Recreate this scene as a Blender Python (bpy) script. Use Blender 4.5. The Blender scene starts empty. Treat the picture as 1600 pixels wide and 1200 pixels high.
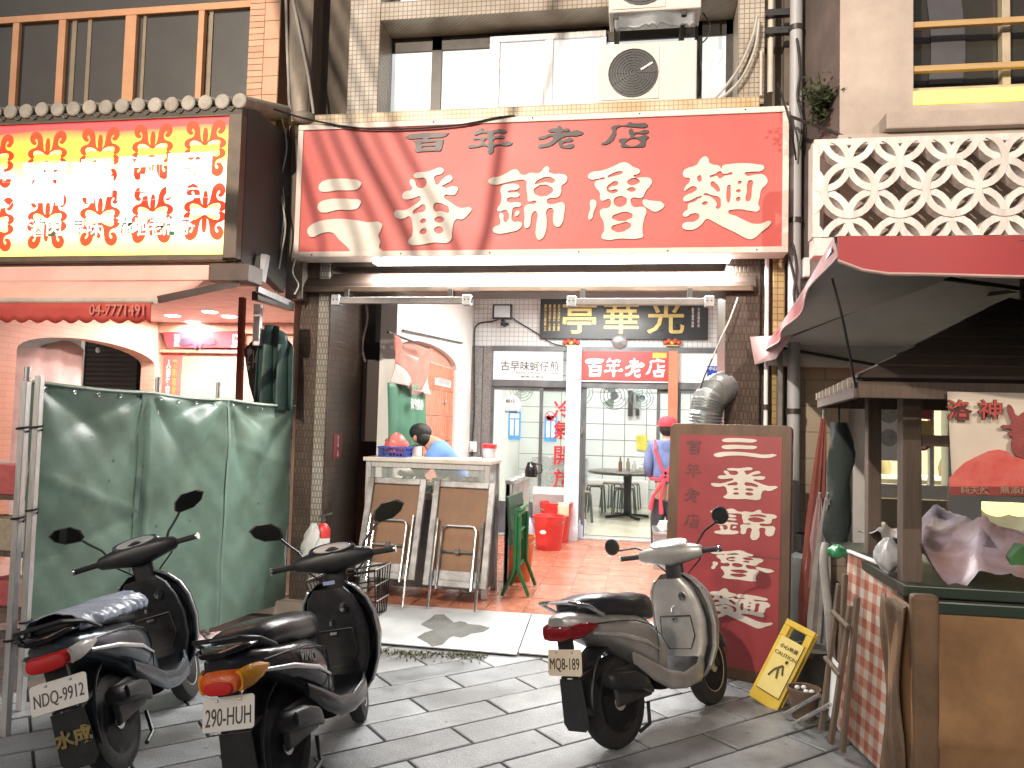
import bpy, bmesh, math, random
from mathutils import Vector, Matrix
random.seed(7)
R = math.radians
scene = bpy.context.scene
C = scene.collection
# ------------------------------------------------------------ camera
FPX, CAMH = 1200.0, 1.6
YAW, PITCH, ROLL = R(9.4), R(3.0), R(1.5)
FWD = Vector((-math.sin(YAW)*math.cos(PITCH), math.cos(YAW)*math.cos(PITCH), math.sin(PITCH)))
RT = Vector((math.cos(YAW), math.sin(YAW), 0)); UPV = RT.cross(FWD)
RT, UPV = math.cos(ROLL)*RT+math.sin(ROLL)*UPV, -math.sin(ROLL)*RT+math.cos(ROLL)*UPV
CAM = Vector((0, 0, CAMH))
cd = bpy.data.cameras.new('camera'); cam = bpy.data.objects.new('camera', cd); C.objects.link(cam)
cd.lens = 36*FPX/1600; cd.sensor_width = 36; cd.clip_start = .05; cd.clip_end = 500
cam.matrix_world = Matrix(((RT.x, UPV.x, -FWD.x, CAM.x), (RT.y, UPV.y, -FWD.y, CAM.y), (RT.z, UPV.z, -FWD.z, CAM.z), (0, 0, 0, 1)))
scene.camera = cam
# ------------------------------------------------------------ world, sun, exposure (night)
SUN_EL, SUN_AZ = R(24), R(-25)
w = bpy.data.worlds.new('World'); scene.world = w; w.use_nodes = True
nt = w.node_tree; sky = nt.nodes.new('ShaderNodeTexSky'); sky.sky_type = 'NISHITA'; sky.sun_disc = False
sky.sun_elevation = SUN_EL; sky.sun_rotation = math.pi-SUN_AZ; sky.air_density = .6; sky.dust_density = 3.0
bgn = nt.nodes['Background']; nt.links.new(sky.outputs[0], bgn.inputs[0]); bgn.inputs[1].default_value = .030
sl = bpy.data.lights.new('moon_light', 'SUN'); sl.energy = .15; sl.angle = R(2); sl.color = (1, .95, .88)
so = bpy.data.objects.new('moon_light', sl); C.objects.link(so)
so.rotation_euler = (R(66), 0, SUN_AZ)
vs = scene.view_settings; vs.view_transform = 'Standard'; vs.look = 'None'; vs.gamma = 1; vs.exposure = .95
scene.cycles.use_denoising = True
scene.cycles.max_bounces = 8; scene.cycles.sample_clamp_indirect = 8
try: scene.cycles.use_light_tree = True
except Exception: pass

# ------------------------------------------------------------ pixel rays (photo pixel + known plane -> point)
def ray(x, y): return (x-800)/FPX*RT-(y-600)/FPX*UPV+FWD
def PY(x, y, Y): d = ray(x, y); return CAM+d*(Y/d.y)
def PZ(x, y, Z): d = ray(x, y); return CAM+d*((Z-CAMH)/d.z)
def PX(x, y, X): d = ray(x, y); return CAM+d*(X/d.x)

# ------------------------------------------------------------ materials
MATS = {}
def _nodes(name):
    m = bpy.data.materials.new(name); m.use_nodes = True
    n = m.node_tree.nodes; return m, n, m.node_tree.links, n['Principled BSDF']
def setp(b, **k):
    for a, v in k.items():
        nm = {'rough': 'Roughness', 'metal': 'Metallic', 'ior': 'IOR', 'trans': 'Transmission Weight', 'alpha': 'Alpha', 'coat': 'Coat Weight', 'spec': 'Specular IOR Level', 'sheen': 'Sheen Weight'}[a]
        if nm in b.inputs: b.inputs[nm].default_value = v
def c4(c): return (c[0], c[1], c[2], 1)
def mat(name, c, c2=None, rough=.6, metal=0, scale=6, detail=5, bump=.0, bscale=None, stretch=(1, 1, 1), rand=0, rvar=.12, fine=0, stain=None, **k):
    """procedural: two colours mixed by noise, uneven gloss, fine bump, small per-piece variation"""
    if name in MATS: return MATS[name]
    m, n, L, b = _nodes(name); setp(b, rough=rough, metal=metal, **k)
    if c2 is None: c2 = tuple(v*.72 for v in c)
    tc = n.new('ShaderNodeTexCoord'); mp = n.new('ShaderNodeMapping'); mp.inputs[3].default_value = stretch
    L.new(tc.outputs['Object'], mp.inputs[0])
    if rand:
        oi = n.new('ShaderNodeObjectInfo'); ad = n.new('ShaderNodeVectorMath'); ad.operation = 'SCALE'; ad.inputs[0].default_value = (13, 7, 5)
        L.new(oi.outputs['Random'], ad.inputs['Scale']); L.new(ad.outputs[0], mp.inputs[1])
    nz = n.new('ShaderNodeTexNoise'); nz.inputs['Scale'].default_value = scale; nz.inputs['Detail'].default_value = detail; nz.inputs['Roughness'].default_value = .65
    L.new(mp.outputs[0], nz.inputs[0])
    rp = n.new('ShaderNodeValToRGB'); rp.color_ramp.elements[0].position = .35; rp.color_ramp.elements[1].position = .68
    rp.color_ramp.elements[0].color = c4(c2); rp.color_ramp.elements[1].color = c4(c)
    L.new(nz.outputs[0], rp.inputs[0]); col = rp.outputs[0]
    if fine:
        nf = n.new('ShaderNodeTexNoise'); nf.inputs['Scale'].default_value = 260; nf.inputs['Detail'].default_value = 2
        L.new(mp.outputs[0], nf.inputs[0])
        mr = n.new('ShaderNodeMapRange'); mr.inputs[1].default_value = .3; mr.inputs[2].default_value = .7; mr.inputs[3].default_value = 1-fine; mr.inputs[4].default_value = 1+fine
        L.new(nf.outputs[0], mr.inputs[0])
        vm = n.new('ShaderNodeVectorMath'); vm.operation = 'SCALE'; L.new(col, vm.inputs[0]); L.new(mr.outputs[0], vm.inputs['Scale']); col = vm.outputs[0]
    if rand:
        hs = n.new('ShaderNodeHueSaturation'); mr = n.new('ShaderNodeMapRange'); mr.inputs[3].default_value = 1-rand; mr.inputs[4].default_value = 1+rand
        L.new(oi.outputs['Random'], mr.inputs[0]); L.new(mr.outputs[0], hs.inputs['Value']); L.new(col, hs.inputs['Color']); col = hs.outputs[0]
    if stain:   # blotches, drips and gum spots that run on across the pieces
        ge = n.new('ShaderNodeNewGeometry'); n3 = n.new('ShaderNodeTexNoise'); n3.inputs['Scale'].default_value = stain[0]; n3.inputs['Detail'].default_value = 7; L.new(ge.outputs['Position'], n3.inputs[0])
        r3 = n.new('ShaderNodeValToRGB'); r3.color_ramp.elements[0].position = .36; r3.color_ramp.elements[1].position = .60; v_ = stain[1]; r3.color_ramp.elements[0].color = (v_, v_*.97, v_*.93, 1); r3.color_ramp.elements[1].color = (1, 1, 1, 1); L.new(n3.outputs[0], r3.inputs[0])
        vo = n.new('ShaderNodeTexVoronoi'); vo.inputs['Scale'].default_value = 5.5; L.new(ge.outputs['Position'], vo.inputs[0]); r4 = n.new('ShaderNodeValToRGB'); r4.color_ramp.elements[0].position = .05; r4.color_ramp.elements[1].position = .09; r4.color_ramp.elements[0].color = (.55, .55, .53, 1); r4.color_ramp.elements[1].color = (1, 1, 1, 1); L.new(vo.outputs['Distance'], r4.inputs[0])
        for src in (r3, r4):
            mx = n.new('ShaderNodeMix'); mx.data_type = 'RGBA'; mx.blend_type = 'MULTIPLY'; mx.inputs[0].default_value = 1; L.new(col, mx.inputs[6]); L.new(src.outputs[0], mx.inputs[7]); col = mx.outputs[2]
    L.new(col, b.inputs['Base Color'])
    mr = n.new('ShaderNodeMapRange'); mr.inputs[3].default_value = max(.03, rough-rvar); mr.inputs[4].default_value = min(1, rough+rvar)
    L.new(nz.outputs[0], mr.inputs[0]); L.new(mr.outputs[0], b.inputs['Roughness'])
    if bump:
        n2 = n.new('ShaderNodeTexNoise'); n2.inputs['Scale'].default_value = bscale or scale*6; n2.inputs['Detail'].default_value = 4; L.new(mp.outputs[0], n2.inputs[0])
        bp = n.new('ShaderNodeBump'); bp.inputs['Strength'].default_value = bump; bp.inputs['Distance'].default_value = .01
        L.new(n2.outputs[0], bp.inputs['Height']); L.new(bp.outputs[0], b.inputs['Normal'])
    MATS[name] = m; return m
def tilemat(name, c, c2, mortar, tw, th, axes='xz', rough=.35, gap=.05, stag=.5, bump=.4, dirt=None, dscale=1.2):
    """small mosaic tiles, too fine to build singly"""
    if name in MATS: return MATS[name]
    m, n, L, b = _nodes(name); setp(b, rough=rough)
    tc = n.new('ShaderNodeTexCoord'); sp = n.new('ShaderNodeSeparateXYZ'); cb = n.new('ShaderNodeCombineXYZ')
    L.new(tc.outputs['Object'], sp.inputs[0])
    if axes[0] == 's':
        ad = n.new('ShaderNodeMath'); L.new(sp.outputs[0], ad.inputs[0]); L.new(sp.outputs[1], ad.inputs[1]); L.new(ad.outputs[0], cb.inputs[0])
    else: L.new(sp.outputs['XYZ'.index(axes[0].upper())], cb.inputs[0])
    L.new(sp.outputs['XYZ'.index(axes[1].upper())], cb.inputs[1])
    bk = n.new('ShaderNodeTexBrick'); bk.offset = stag; bk.inputs['Scale'].default_value = 1; bk.inputs['Brick Width'].default_value = tw; bk.inputs['Row Height'].default_value = th
    bk.inputs['Mortar Size'].default_value = gap*th; bk.inputs['Mortar Smooth'].default_value = .3; bk.inputs['Color1'].default_value = c4(c); bk.inputs['Color2'].default_value = c4(c2); bk.inputs['Mortar'].default_value = c4(mortar)
    L.new(cb.outputs[0], bk.inputs[0])
    nz = n.new('ShaderNodeTexNoise'); nz.inputs['Scale'].default_value = dscale; nz.inputs['Detail'].default_value = 8; L.new(tc.outputs['Object'], nz.inputs[0])
    rp = n.new('ShaderNodeValToRGB'); rp.color_ramp.elements[0].position = .38; rp.color_ramp.elements[1].position = .66
    rp.color_ramp.elements[0].color = c4(dirt or (.62, .58, .52)); rp.color_ramp.elements[1].color = (1, 1, 1, 1); L.new(nz.outputs[0], rp.inputs[0])
    mx = n.new('ShaderNodeMix'); mx.data_type = 'RGBA'; mx.blend_type = 'MULTIPLY'; mx.inputs[0].default_value = 1
    L.new(bk.outputs[0], mx.inputs[6]); L.new(rp.outputs[0], mx.inputs[7]); L.new(mx.outputs[2], b.inputs['Base Color'])
    bp = n.new('ShaderNodeBump'); bp.invert = True; bp.inputs['Strength'].default_value = bump; bp.inputs['Distance'].default_value = .004
    L.new(bk.outputs['Fac'], bp.inputs['Height']); L.new(bp.outputs[0], b.inputs['Normal'])
    MATS[name] = m; return m
def emit(name, c, s, base=None):
    if name in MATS: return MATS[name]
    m, n, L, b = _nodes(name); b.inputs['Base Color'].default_value = c4(base or c); b.inputs['Emission Color'].default_value = c4(c); b.inputs['Emission Strength'].default_value = s
    MATS[name] = m; return m
def glassmat(name, c=(.9, .97, .95), rough=.02, mix=.8, tint=(1, 1, 1)):
    """window pane: mostly clear, with a reflecting skin"""
    if name in MATS: return MATS[name]
    m, n, L, b = _nodes(name); setp(b, rough=rough); b.inputs['Base Color'].default_value = c4(c)
    tr = n.new('ShaderNodeBsdfTransparent'); tr.inputs[0].default_value = c4(tint)
    ms = n.new('ShaderNodeMixShader'); ms.inputs[0].default_value = mix
    L.new(b.outputs[0], ms.inputs[1]); L.new(tr.outputs[0], ms.inputs[2]); L.new(ms.outputs[0], n['Material Output'].inputs[0])
    MATS[name] = m; return m

# ------------------------------------------------------------ objects
WL = {}
def tag(o, label=None, cat=None, group=None, kind=None):
    if label: o['label'] = label
    if cat: o['category'] = cat
    if group: o['group'] = group
    if kind: o['kind'] = kind
    return o
def thing(name, label, cat, loc=(0, 0, 0), group=None):
    o = bpy.data.objects.new(name, None); C.objects.link(o); o.location = loc; o.empty_display_size = .1
    WL[o] = Vector(loc); return tag(o, label, cat, group)
def link(name, me, m=None, parent=None):
    o = bpy.data.objects.new(name, me); C.objects.link(o)
    if m and not me.materials: me.materials.append(m)
    if parent: o.parent = parent; WL[o] = WL.get(parent, Vector())
    else: WL[o] = Vector()
    return o
def dup(o, parent=None):
    c = o.copy(); C.objects.link(c); c.parent = parent; WL[c] = WL.get(o, Vector())
    for ch in [x for x in bpy.data.objects if x.parent == o]: dup(ch, c)
    return c
def sup(n, t): return math.copysign(abs(math.cos(t))**(2/n), math.cos(t)), math.copysign(abs(math.sin(t))**(2/n), math.sin(t))
class MB:
    def __init__(s): s.v = []; s.f = []
    def add(s, vs, fs):
        k = len(s.v); s.v += [Vector(p) for p in vs]; s.f += [tuple(i+k for i in f) for f in fs]; return s
    def box(s, x0, x1, y0, y1, z0, z1):
        return s.add([(x, y, z) for x in (x0, x1) for y in (y0, y1) for z in (z0, z1)], [(0, 1, 3, 2), (4, 6, 7, 5), (0, 4, 5, 1), (2, 3, 7, 6), (0, 2, 6, 4), (1, 5, 7, 3)])
    def obox(s, c, A, Bv, Cv):   # centre + half-axis vectors
        c = Vector(c); return s.add([c+a*A+b*Bv+d*Cv for a in (-1, 1) for b in (-1, 1) for d in (-1, 1)], [(0, 1, 3, 2), (4, 6, 7, 5), (0, 4, 5, 1), (2, 3, 7, 6), (0, 2, 6, 4), (1, 5, 7, 3)])
    def bar(s, p, q, wd, ht=None, up=(0, 0, 1)):
        p, q = Vector(p), Vector(q); d = (q-p); a = d.cross(Vector(up))
        if a.length < 1e-6: a = d.cross(Vector((0, 1, 0)))
        a.normalize(); b = a.cross(d).normalized(); return s.obox((p+q)/2, d/2, a*wd/2, b*(ht or wd)/2)
    def tube(s, pts, r, n=8, cap=True):
        pts = [Vector(p) for p in pts]; rings = []; ref = None
        for i, p in enumerate(pts):
            d = ((pts[min(i+1, len(pts)-1)]-p).normalized()+(p-pts[max(i-1, 0)]).normalized())
            d = d.normalized() if d.length > 1e-9 else Vector((0, 0, 1))
            if ref is None: ref = d.orthogonal().normalized()
            a = (ref-d*ref.dot(d)); a = a.normalized() if a.length > 1e-6 else d.orthogonal().normalized(); ref = a; b = d.cross(a)
            rr = r[i] if isinstance(r, (list, tuple)) else r
            rings.append([p+rr*(math.cos(2*math.pi*k/n)*a+math.sin(2*math.pi*k/n)*b) for k in range(n)])
        return s.loft(rings, cap)
    def cyl(s, p, q, r, r2=None, n=16): return s.tube([p, q], [r, r if r2 is None else r2], n)
    def loft(s, rings, cap=True, closed=True):
        n = len(rings[0]); vs = [p for r in rings for p in r]; fs = []
        for i in range(len(rings)-1):
            for k in range(n if closed else n-1):
                k2 = (k+1) % n; fs.append((i*n+k, i*n+k2, (i+1)*n+k2, (i+1)*n+k))
        if cap and closed: fs += [tuple(range(n))[::-1], tuple((len(rings)-1)*n+k for k in range(n))]
        return s.add(vs, fs)
    def body(s, secs, n=20, e=2.6):
        """loft along x; sec = (x, cy, cz, halfwidth, halfheight[, exponent])"""
        return s.loft([[Vector((q[0], q[1]+q[3]*sup(q[5] if len(q) > 5 else e, 2*math.pi*k/n)[0], q[2]+q[4]*sup(q[5] if len(q) > 5 else e, 2*math.pi*k/n)[1])) for k in range(n)] for q in secs])
    def lathe(s, prof, c=(0, 0, 0), axis='z', n=24):
        c = Vector(c); rings = []
        for r, h in prof:
            ring = []
            for k in range(n):
                a = 2*math.pi*k/n; u, v = r*math.cos(a), r*math.sin(a)
                ring.append(c+{'z': Vector((u, v, h)), 'y': Vector((v, h, u)), 'x': Vector((h, u, v))}[axis])
            rings.append(ring)
        return s.loft(rings)
    def ell(s, c, r, n=14, m=9):
        c = Vector(c); return s.loft([[c+Vector((r[0]*math.sin(math.pi*(j+.02)/(m-1+.04))*math.cos(2*math.pi*k/n), r[1]*math.sin(math.pi*(j+.02)/(m-1+.04))*math.sin(2*math.pi*k/n), r[2]*math.cos(math.pi*(j+.02)/(m-1+.04)))) for k in range(n)] for j in range(m)])
    def prism(s, pts, dvec):
        n = len(pts); pts = [Vector(p) for p in pts]; d = Vector(dvec)
        return s.add(pts+[p+d for p in pts], [tuple(range(n))[::-1], tuple(range(n, 2*n))]+[(i, (i+1) % n, n+(i+1) % n, n+i) for i in range(n)])
    def sheet(s, fn, nu, nv, th=0):
        g = [[Vector(fn(i/nu, j/nv)) for j in range(nv+1)] for i in range(nu+1)]
        vs = [p for r in g for p in r]; fs = [(i*(nv+1)+j, i*(nv+1)+j+1, (i+1)*(nv+1)+j+1, (i+1)*(nv+1)+j) for i in range(nu) for j in range(nv)]
        return s.add(vs, fs)
    def build(s, name, m, parent=None, smooth=False, bevel=0, solid=0, subd=0, seg=2):
        off = WL.get(parent, Vector()) if parent else Vector()
        me = bpy.data.meshes.new(name); me.from_pydata([p-off for p in s.v], [], s.f); me.update()
        bm = bmesh.new(); bm.from_mesh(me); bmesh.ops.recalc_face_normals(bm, faces=bm.faces); bm.to_mesh(me); bm.free()
        if m: me.materials.append(m)
        if smooth:
            for p in me.polygons: p.use_smooth = True
            try: me.set_sharp_from_angle(angle=R(42 if smooth is True else smooth))
            except Exception: pass
        o = bpy.data.objects.new(name, me); C.objects.link(o)
        if parent: o.parent = parent
        WL[o] = off
        if solid: q = o.modifiers.new('s', 'SOLIDIFY'); q.thickness = solid; q.offset = 0
        if subd: q = o.modifiers.new('u', 'SUBSURF'); q.levels = q.render_levels = subd
        if bevel: q = o.modifiers.new('b', 'BEVEL'); q.width = bevel; q.segments = seg; q.limit_method = 'ANGLE'; q.angle_limit = R(40)
        return o
def box(name, x0, x1, y0, y1, z0, z1, m, parent=None, bevel=.004, **k): return MB().box(x0, x1, y0, y1, z0, z1).build(name, m, parent, bevel=bevel, **k)
def noise2(x, y, s=0):
    return math.sin(x*1.7+s)*math.cos(y*2.3+s*1.3)*.5+math.sin(x*4.1+y*3.3+s*2.1)*.25+math.cos(x*8.7-y*7.1+s)*.12
def curve_mesh(name, loops, P, th, smooth=True):
    """closed outlines (outer ones and holes) -> flat filled slab; P maps a 2d outline point into space"""
    cu = bpy.data.curves.new(name, 'CURVE'); cu.dimensions = '2D'; cu.fill_mode = 'BOTH'; cu.resolution_u = 3
    for lp in loops:
        if smooth:
            sp = cu.splines.new('BEZIER'); sp.bezier_points.add(len(lp)-1)
            for b, p in zip(sp.bezier_points, lp): b.co = (p[0], p[1], 0); b.handle_left_type = b.handle_right_type = 'AUTO'
        else:
            sp = cu.splines.new('POLY'); sp.points.add(len(lp)-1)
            for b, p in zip(sp.points, lp): b.co = (p[0], p[1], 0, 1)
        sp.use_cyclic_u = True
    cu.extrude = 1
    o = bpy.data.objects.new('t', cu); me = bpy.data.meshes.new_from_object(o); bpy.data.objects.remove(o); bpy.data.curves.remove(cu)
    me.name = name
    for v in me.vertices: v.co = P(v.co.x, v.co.y, v.co.z*th/2)
    me.materials.clear(); return me
def multi_mesh(name, loops, P, th):
    bm = bmesh.new()
    for k, lp in enumerate(loops):
        me = curve_mesh(name, [lp], lambda x, y, z, k=k: P(x, y, z+k*.0005), th); bm.from_mesh(me); bpy.data.meshes.remove(me)
    me = bpy.data.meshes.new(name); bm.to_mesh(me); bm.free(); return me
def text(name, s, c, h, m, parent=None, r=(1, 0, 0), u=(0, 0, 1), wide=1, bold=0, th=.004, shear=0, width=None):
    """writing as thin slabs, centred on c, capital height about h"""
    cu = bpy.data.curves.new(name, 'FONT'); cu.body = s; cu.align_x = 'CENTER'; cu.align_y = 'CENTER'; cu.extrude = .01; cu.offset = bold; cu.resolution_u = 3; cu.shear = shear
    o = bpy.data.objects.new('t', cu); me = bpy.data.meshes.new_from_object(o); bpy.data.objects.remove(o); bpy.data.curves.remove(cu); me.name = name
    r, u, c = Vector(r).normalized(), Vector(u).normalized(), Vector(c); nn = r.cross(u); off = WL.get(parent, Vector()) if parent else Vector()
    xs = [v.co.x for v in me.vertices]; ys = [v.co.y for v in me.vertices]
    if not xs: return None
    cx, cy = (max(xs)+min(xs))/2, (max(ys)+min(ys))/2; sy = h/(max(ys)-min(ys)); sx = width/(max(xs)-min(xs)) if width else sy*wide
    for v in me.vertices: v.co = c-off+r*((v.co.x-cx)*sx)+u*((v.co.y-cy)*sy)+nn*(v.co.z*50*th)
    me.materials.clear(); me.materials.append(m)
    return link(name, me, m, parent)
# ------------------------------------------------------------ shared materials
m_paver = mat('paver_stone', (.355, .37, .38), (.245, .258, .265), rough=.36, scale=7, bump=.5, bscale=120, rand=.2, fine=.42, rvar=.22, stain=(1.6, .55))
m_joint = mat('joint_dark', (.05, .05, .048), (.03, .03, .03), rough=.9, bump=.4)
m_ftile = mat('red_floor_tile', (.56, .235, .15), (.42, .15, .09), rough=.25, scale=4, bump=.06, rand=.12, rvar=.15)
m_grout = mat('floor_grout', (.42, .32, .27), rough=.8, bump=.2)
m_plate = mat('aluminium_plate', (.66, .68, .69), (.50, .52, .53), rough=.36, metal=.35, scale=3, bump=.08, rvar=.15)
m_wet = mat('wet_stain', (.20, .21, .20), (.15, .15, .14), rough=.12, scale=9)
m_brown = tilemat('brown_mosaic', (.085, .058, .045), (.135, .09, .065), (.055, .045, .038), .030, .060, 'sz', rough=.3, gap=.09, dirt=(.6, .55, .5), dscale=2.5)
m_grey_mos = tilemat('grey_mosaic', (.46, .45, .41), (.36, .34, .30), (.20, .19, .17), .026, .05, 'sz', rough=.4, gap=.12)
m_beige = tilemat('beige_mosaic', (.50, .45, .38), (.44, .39, .32), (.20, .18, .15), .040, .040, 'sz', rough=.35, gap=.10, stag=0, dirt=(.55, .48, .40), dscale=1.6)
m_cream = tilemat('cream_mosaic', (.66, .60, .47), (.62, .55, .42), (.38, .32, .22), .036, .036, 'sz', rough=.35, gap=.10, stag=0, dirt=(.7, .55, .36), dscale=2.4)
m_wtile = tilemat('white_wall_mosaic', (.72, .74, .74), (.68, .70, .70), (.40, .42, .42), .062, .062, 'xz', rough=.22, gap=.07, stag=0, dirt=(.85, .85, .84))
m_white = mat('white_plaster', (.80, .80, .78), (.72, .72, .70), rough=.75, scale=2.2, bump=.12)
m_conc = mat('stained_concrete', (.20, .165, .13), (.10, .08, .065), rough=.9, scale=3, bump=.5, stretch=(1, 1, .35))
m_dusty = mat('dusty_sheet', (.42, .37, .31), (.22, .18, .14), rough=.85, scale=4, bump=.4, stretch=(1, 1, .3))
m_alu = mat('brushed_aluminium', (.60, .60, .60), (.46, .46, .46), rough=.35, metal=.7, scale=10, stretch=(8, 8, 1))
m_dkframe = mat('dark_bronze_frame', (.085, .08, .072), (.055, .05, .045), rough=.4, metal=.4)
m_greyframe = mat('grey_frame', (.17, .18, .185), (.11, .115, .12), rough=.45, metal=.4, scale=5)
m_steel = mat('stainless', (.62, .63, .63), (.48, .49, .49), rough=.28, metal=.8, scale=8)
m_black = mat('black_plastic', (.022, .022, .024), (.012, .012, .013), rough=.42, scale=20)
m_blackgloss = mat('black_gloss', (.018, .018, .02), (.010, .010, .011), rough=.14, scale=8, rvar=.06)
m_rubber = mat('tyre_rubber', (.025, .025, .025), (.014, .014, .014), rough=.8, scale=30, bump=.3)
m_chrome = mat('chrome', (.72, .72, .72), (.55, .55, .55), rough=.15, metal=1, scale=12)
m_red = mat('sign_red', (.58, .11, .095), (.50, .08, .07), rough=.5, scale=1.6, bump=.08, fine=.08)
m_cream_let = mat('cream_letter', (.72, .66, .58), (.60, .54, .46), rough=.5, scale=4)
m_blk_let = mat('black_letter', (.028, .024, .024), (.018, .015, .015), rough=.45)
m_white_let = mat('white_letter', (.85, .85, .85), (.80, .80, .80), rough=.5)
m_pvc = mat('grey_pvc', (.46, .47, .48), (.32, .32, .32), rough=.5, scale=5, stretch=(1, 1, .2), bump=.05)
m_wood = mat('weathered_wood', (.16, .115, .08), (.085, .06, .042), rough=.75, scale=5, stretch=(6, 6, .6), bump=.25)
m_brownpaint = mat('brown_metal', (.10, .062, .045), (.06, .038, .028), rough=.5, scale=5, bump=.08)
m_cable = mat('cable_black', (.02, .02, .02), rough=.6)
m_cablew = mat('cable_white', (.50, .48, .44), (.36, .34, .30), rough=.6)
m_glass = glassmat('clear_glass', mix=.86, tint=(.93, .98, .96))
m_darkglass = mat('dark_window_glass', (.045, .042, .035), (.028, .026, .022), rough=.10, scale=1.2, rvar=.05)

# ------------------------------------------------------------ ground, pavement, arcade floors
FZ = .12   # arcade floor height
YA = 6.0   # arcade edge
o = MB().box(-60, 60, -40, YA, -.4, -.02).build('ground', mat('asphalt', (.05, .05, .05), (.035, .035, .035), rough=.9, bump=.4, bscale=60), bevel=0); tag(o, kind='structure')
pav = box('pavement', -6.2, 5.0, .9, YA-.002, -.016, -.009, m_joint, bevel=0); tag(pav, kind='structure')
A = R(43); ux, uy = math.cos(A), math.sin(A)
Ls, Ws, gp = .74, .2445, .007
pm = []
for q in range(4):
    b = MB(); L2, W2 = Ls/2-gp, Ws/2-gp; t = [random.uniform(-.0015, .0015) for _ in range(4)]
    b.add([(-L2, -W2, -.02), (L2, -W2, -.02), (L2, W2, -.02), (-L2, W2, -.02), (-L2, -W2, -.004), (L2, -W2, -.004), (L2, W2, -.004), (-L2, W2, -.004),
           (-L2+.006, -W2+.006, t[0]), (L2-.006, -W2+.006, t[1]), (L2-.006, W2-.006, t[2]), (-L2+.006, W2-.006, t[3])],
          [(0, 1, 5, 4), (1, 2, 6, 5), (2, 3, 7, 6), (3, 0, 4, 7), (4, 5, 9, 8), (5, 6, 10, 9), (6, 7, 11, 10), (7, 4, 8, 11), (8, 9, 10, 11)])
    oo = b.build('paving_slab', m_paver); pm.append(oo.data); bpy.data.objects.remove(oo)
for j in range(-10, 40):
    for i in range(-10, 30):
        cu_ = 2.06+(i+.5*(j % 2))*Ls+Ls/2; cv = 3.36+(j-10)*Ws+Ws/2
        x, y = cu_*ux-cv*uy, cu_*uy+cv*ux
        if -4.6 < x < 2.3 and 2.1 < y < YA-.25 and not (x < -3.2 and y > 5.3):
            o = link('paving_slab', random.choice(pm), None, pav); o.location = (x, y, random.uniform(-.0015, .0015)); o.rotation_euler = (random.uniform(-.002, .002), random.uniform(-.002, .002), A+(math.pi if random.random() < .5 else 0))
afl = box('arcade_floor', -2.62, 1.6, YA, 10.2, -.2, FZ-.008, m_grout, bevel=0); tag(afl, kind='structure')
T = .303
tb = MB().box(-T/2+.003, T/2-.003, -T/2+.003, T/2-.003, -.02, 0); oo = tb.build('floor_tile', m_ftile); tm = oo.data; bpy.data.objects.remove(oo)
for i in range(-5, 8):
    for j in range(14):
        x, y = -.877-T/2+i*T, YA+.004+T/2+j*T
        if x < -2.35: continue
        o = link('floor_tile', tm, None, afl); o.location = (x, y, FZ+random.uniform(-.001, .001)); o.rotation_euler = (random.uniform(-.002, .002), random.uniform(-.002, .002), random.choice((0, math.pi/2, math.pi, -math.pi/2)))
lfl = box('neighbour_floor', -14, -2.62, YA, 9.6, -.2, FZ-.02, mat('pale_floor', (.40, .35, .31), (.32, .27, .23), rough=.4), bevel=0); tag(lfl, kind='structure')
rfl = box('right_shop_floor', 1.6, 6, YA, 9.6, -.2, FZ-.02, mat('beige_floor', (.36, .32, .27), rough=.5), bevel=0); tag(rfl, kind='structure')

# metal ramp plates between road and arcade
def ramp(x0, x1, label, grooves, yb):
    t = thing('ramp_plate', label, 'ramp', (x0, 5.36, 0), 'metal ramp plates')
    P = lambda x, y, d=0: Vector((x, y, .026+(y-5.36)/(yb-5.36)*(FZ+.006-.026)+d))
    b = MB(); b.add([P(x0, 5.36), P(x1, 5.33), P(x1, yb), P(x0, yb), P(x0, 5.36, -.012), P(x1, 5.33, -.012), P(x1, yb, -.012), P(x0, yb, -.012)], [(0, 1, 2, 3), (7, 6, 5, 4), (0, 4, 5, 1), (1, 5, 6, 2), (2, 6, 7, 3), (3, 7, 4, 0)])
    b.build('plate', m_plate, t, bevel=.003)
    for (a, c, y) in grooves:
        g = MB(); g.add([P(a, y, .001), P(c, y, .001), P(c, y+.035, .001), P(a, y+.035, .001), P(a+.01, y+.006, .005), P(c-.01, y+.006, .005), P(c-.01, y+.029, .005), P(a+.01, y+.029, .005)], [(0, 1, 5, 4), (1, 2, 6, 5), (2, 3, 7, 6), (3, 0, 4, 7), (4, 5, 6, 7)])
        g.build('tread_bar', m_plate, t)
    for y in (5.42, yb-.06):
        for x in (x0+.08, x1-.08): MB().ell(P(x, y, .002), (.012, .012, .006), 8, 5).build('rivet', m_steel, t, smooth=True)
    return t, P
t1, P1 = ramp(-2.06, -.80, 'grey metal ramp plate with a dark wet stain in front of folded tables', [(-1.28, -.98, 5.46), (-1.18, -.92, 5.52), (-1.05, -.86, 5.66), (-1.3, -1.02, 5.40)], 6.05)
st = MB(); pts = []
for k in range(26):
    a = 2*math.pi*k/26; rr = .20*(1+.35*math.sin(3*a+1)+.18*math.sin(7*a)); pts.append(P1(-1.37+rr*1.05*math.cos(a), 5.64+rr*1.1*math.sin(a), .0015))
st.add(pts, [tuple(range(26))]); st.build('wet_stain', m_wet, t1)
ramp(-.793, .16, 'grey metal ramp plate with raised tread bars beside the silver scooter', [(-.74+.03*(k % 3), .08, 5.40+.085*k) for k in range(7)], 6.04)

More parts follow.
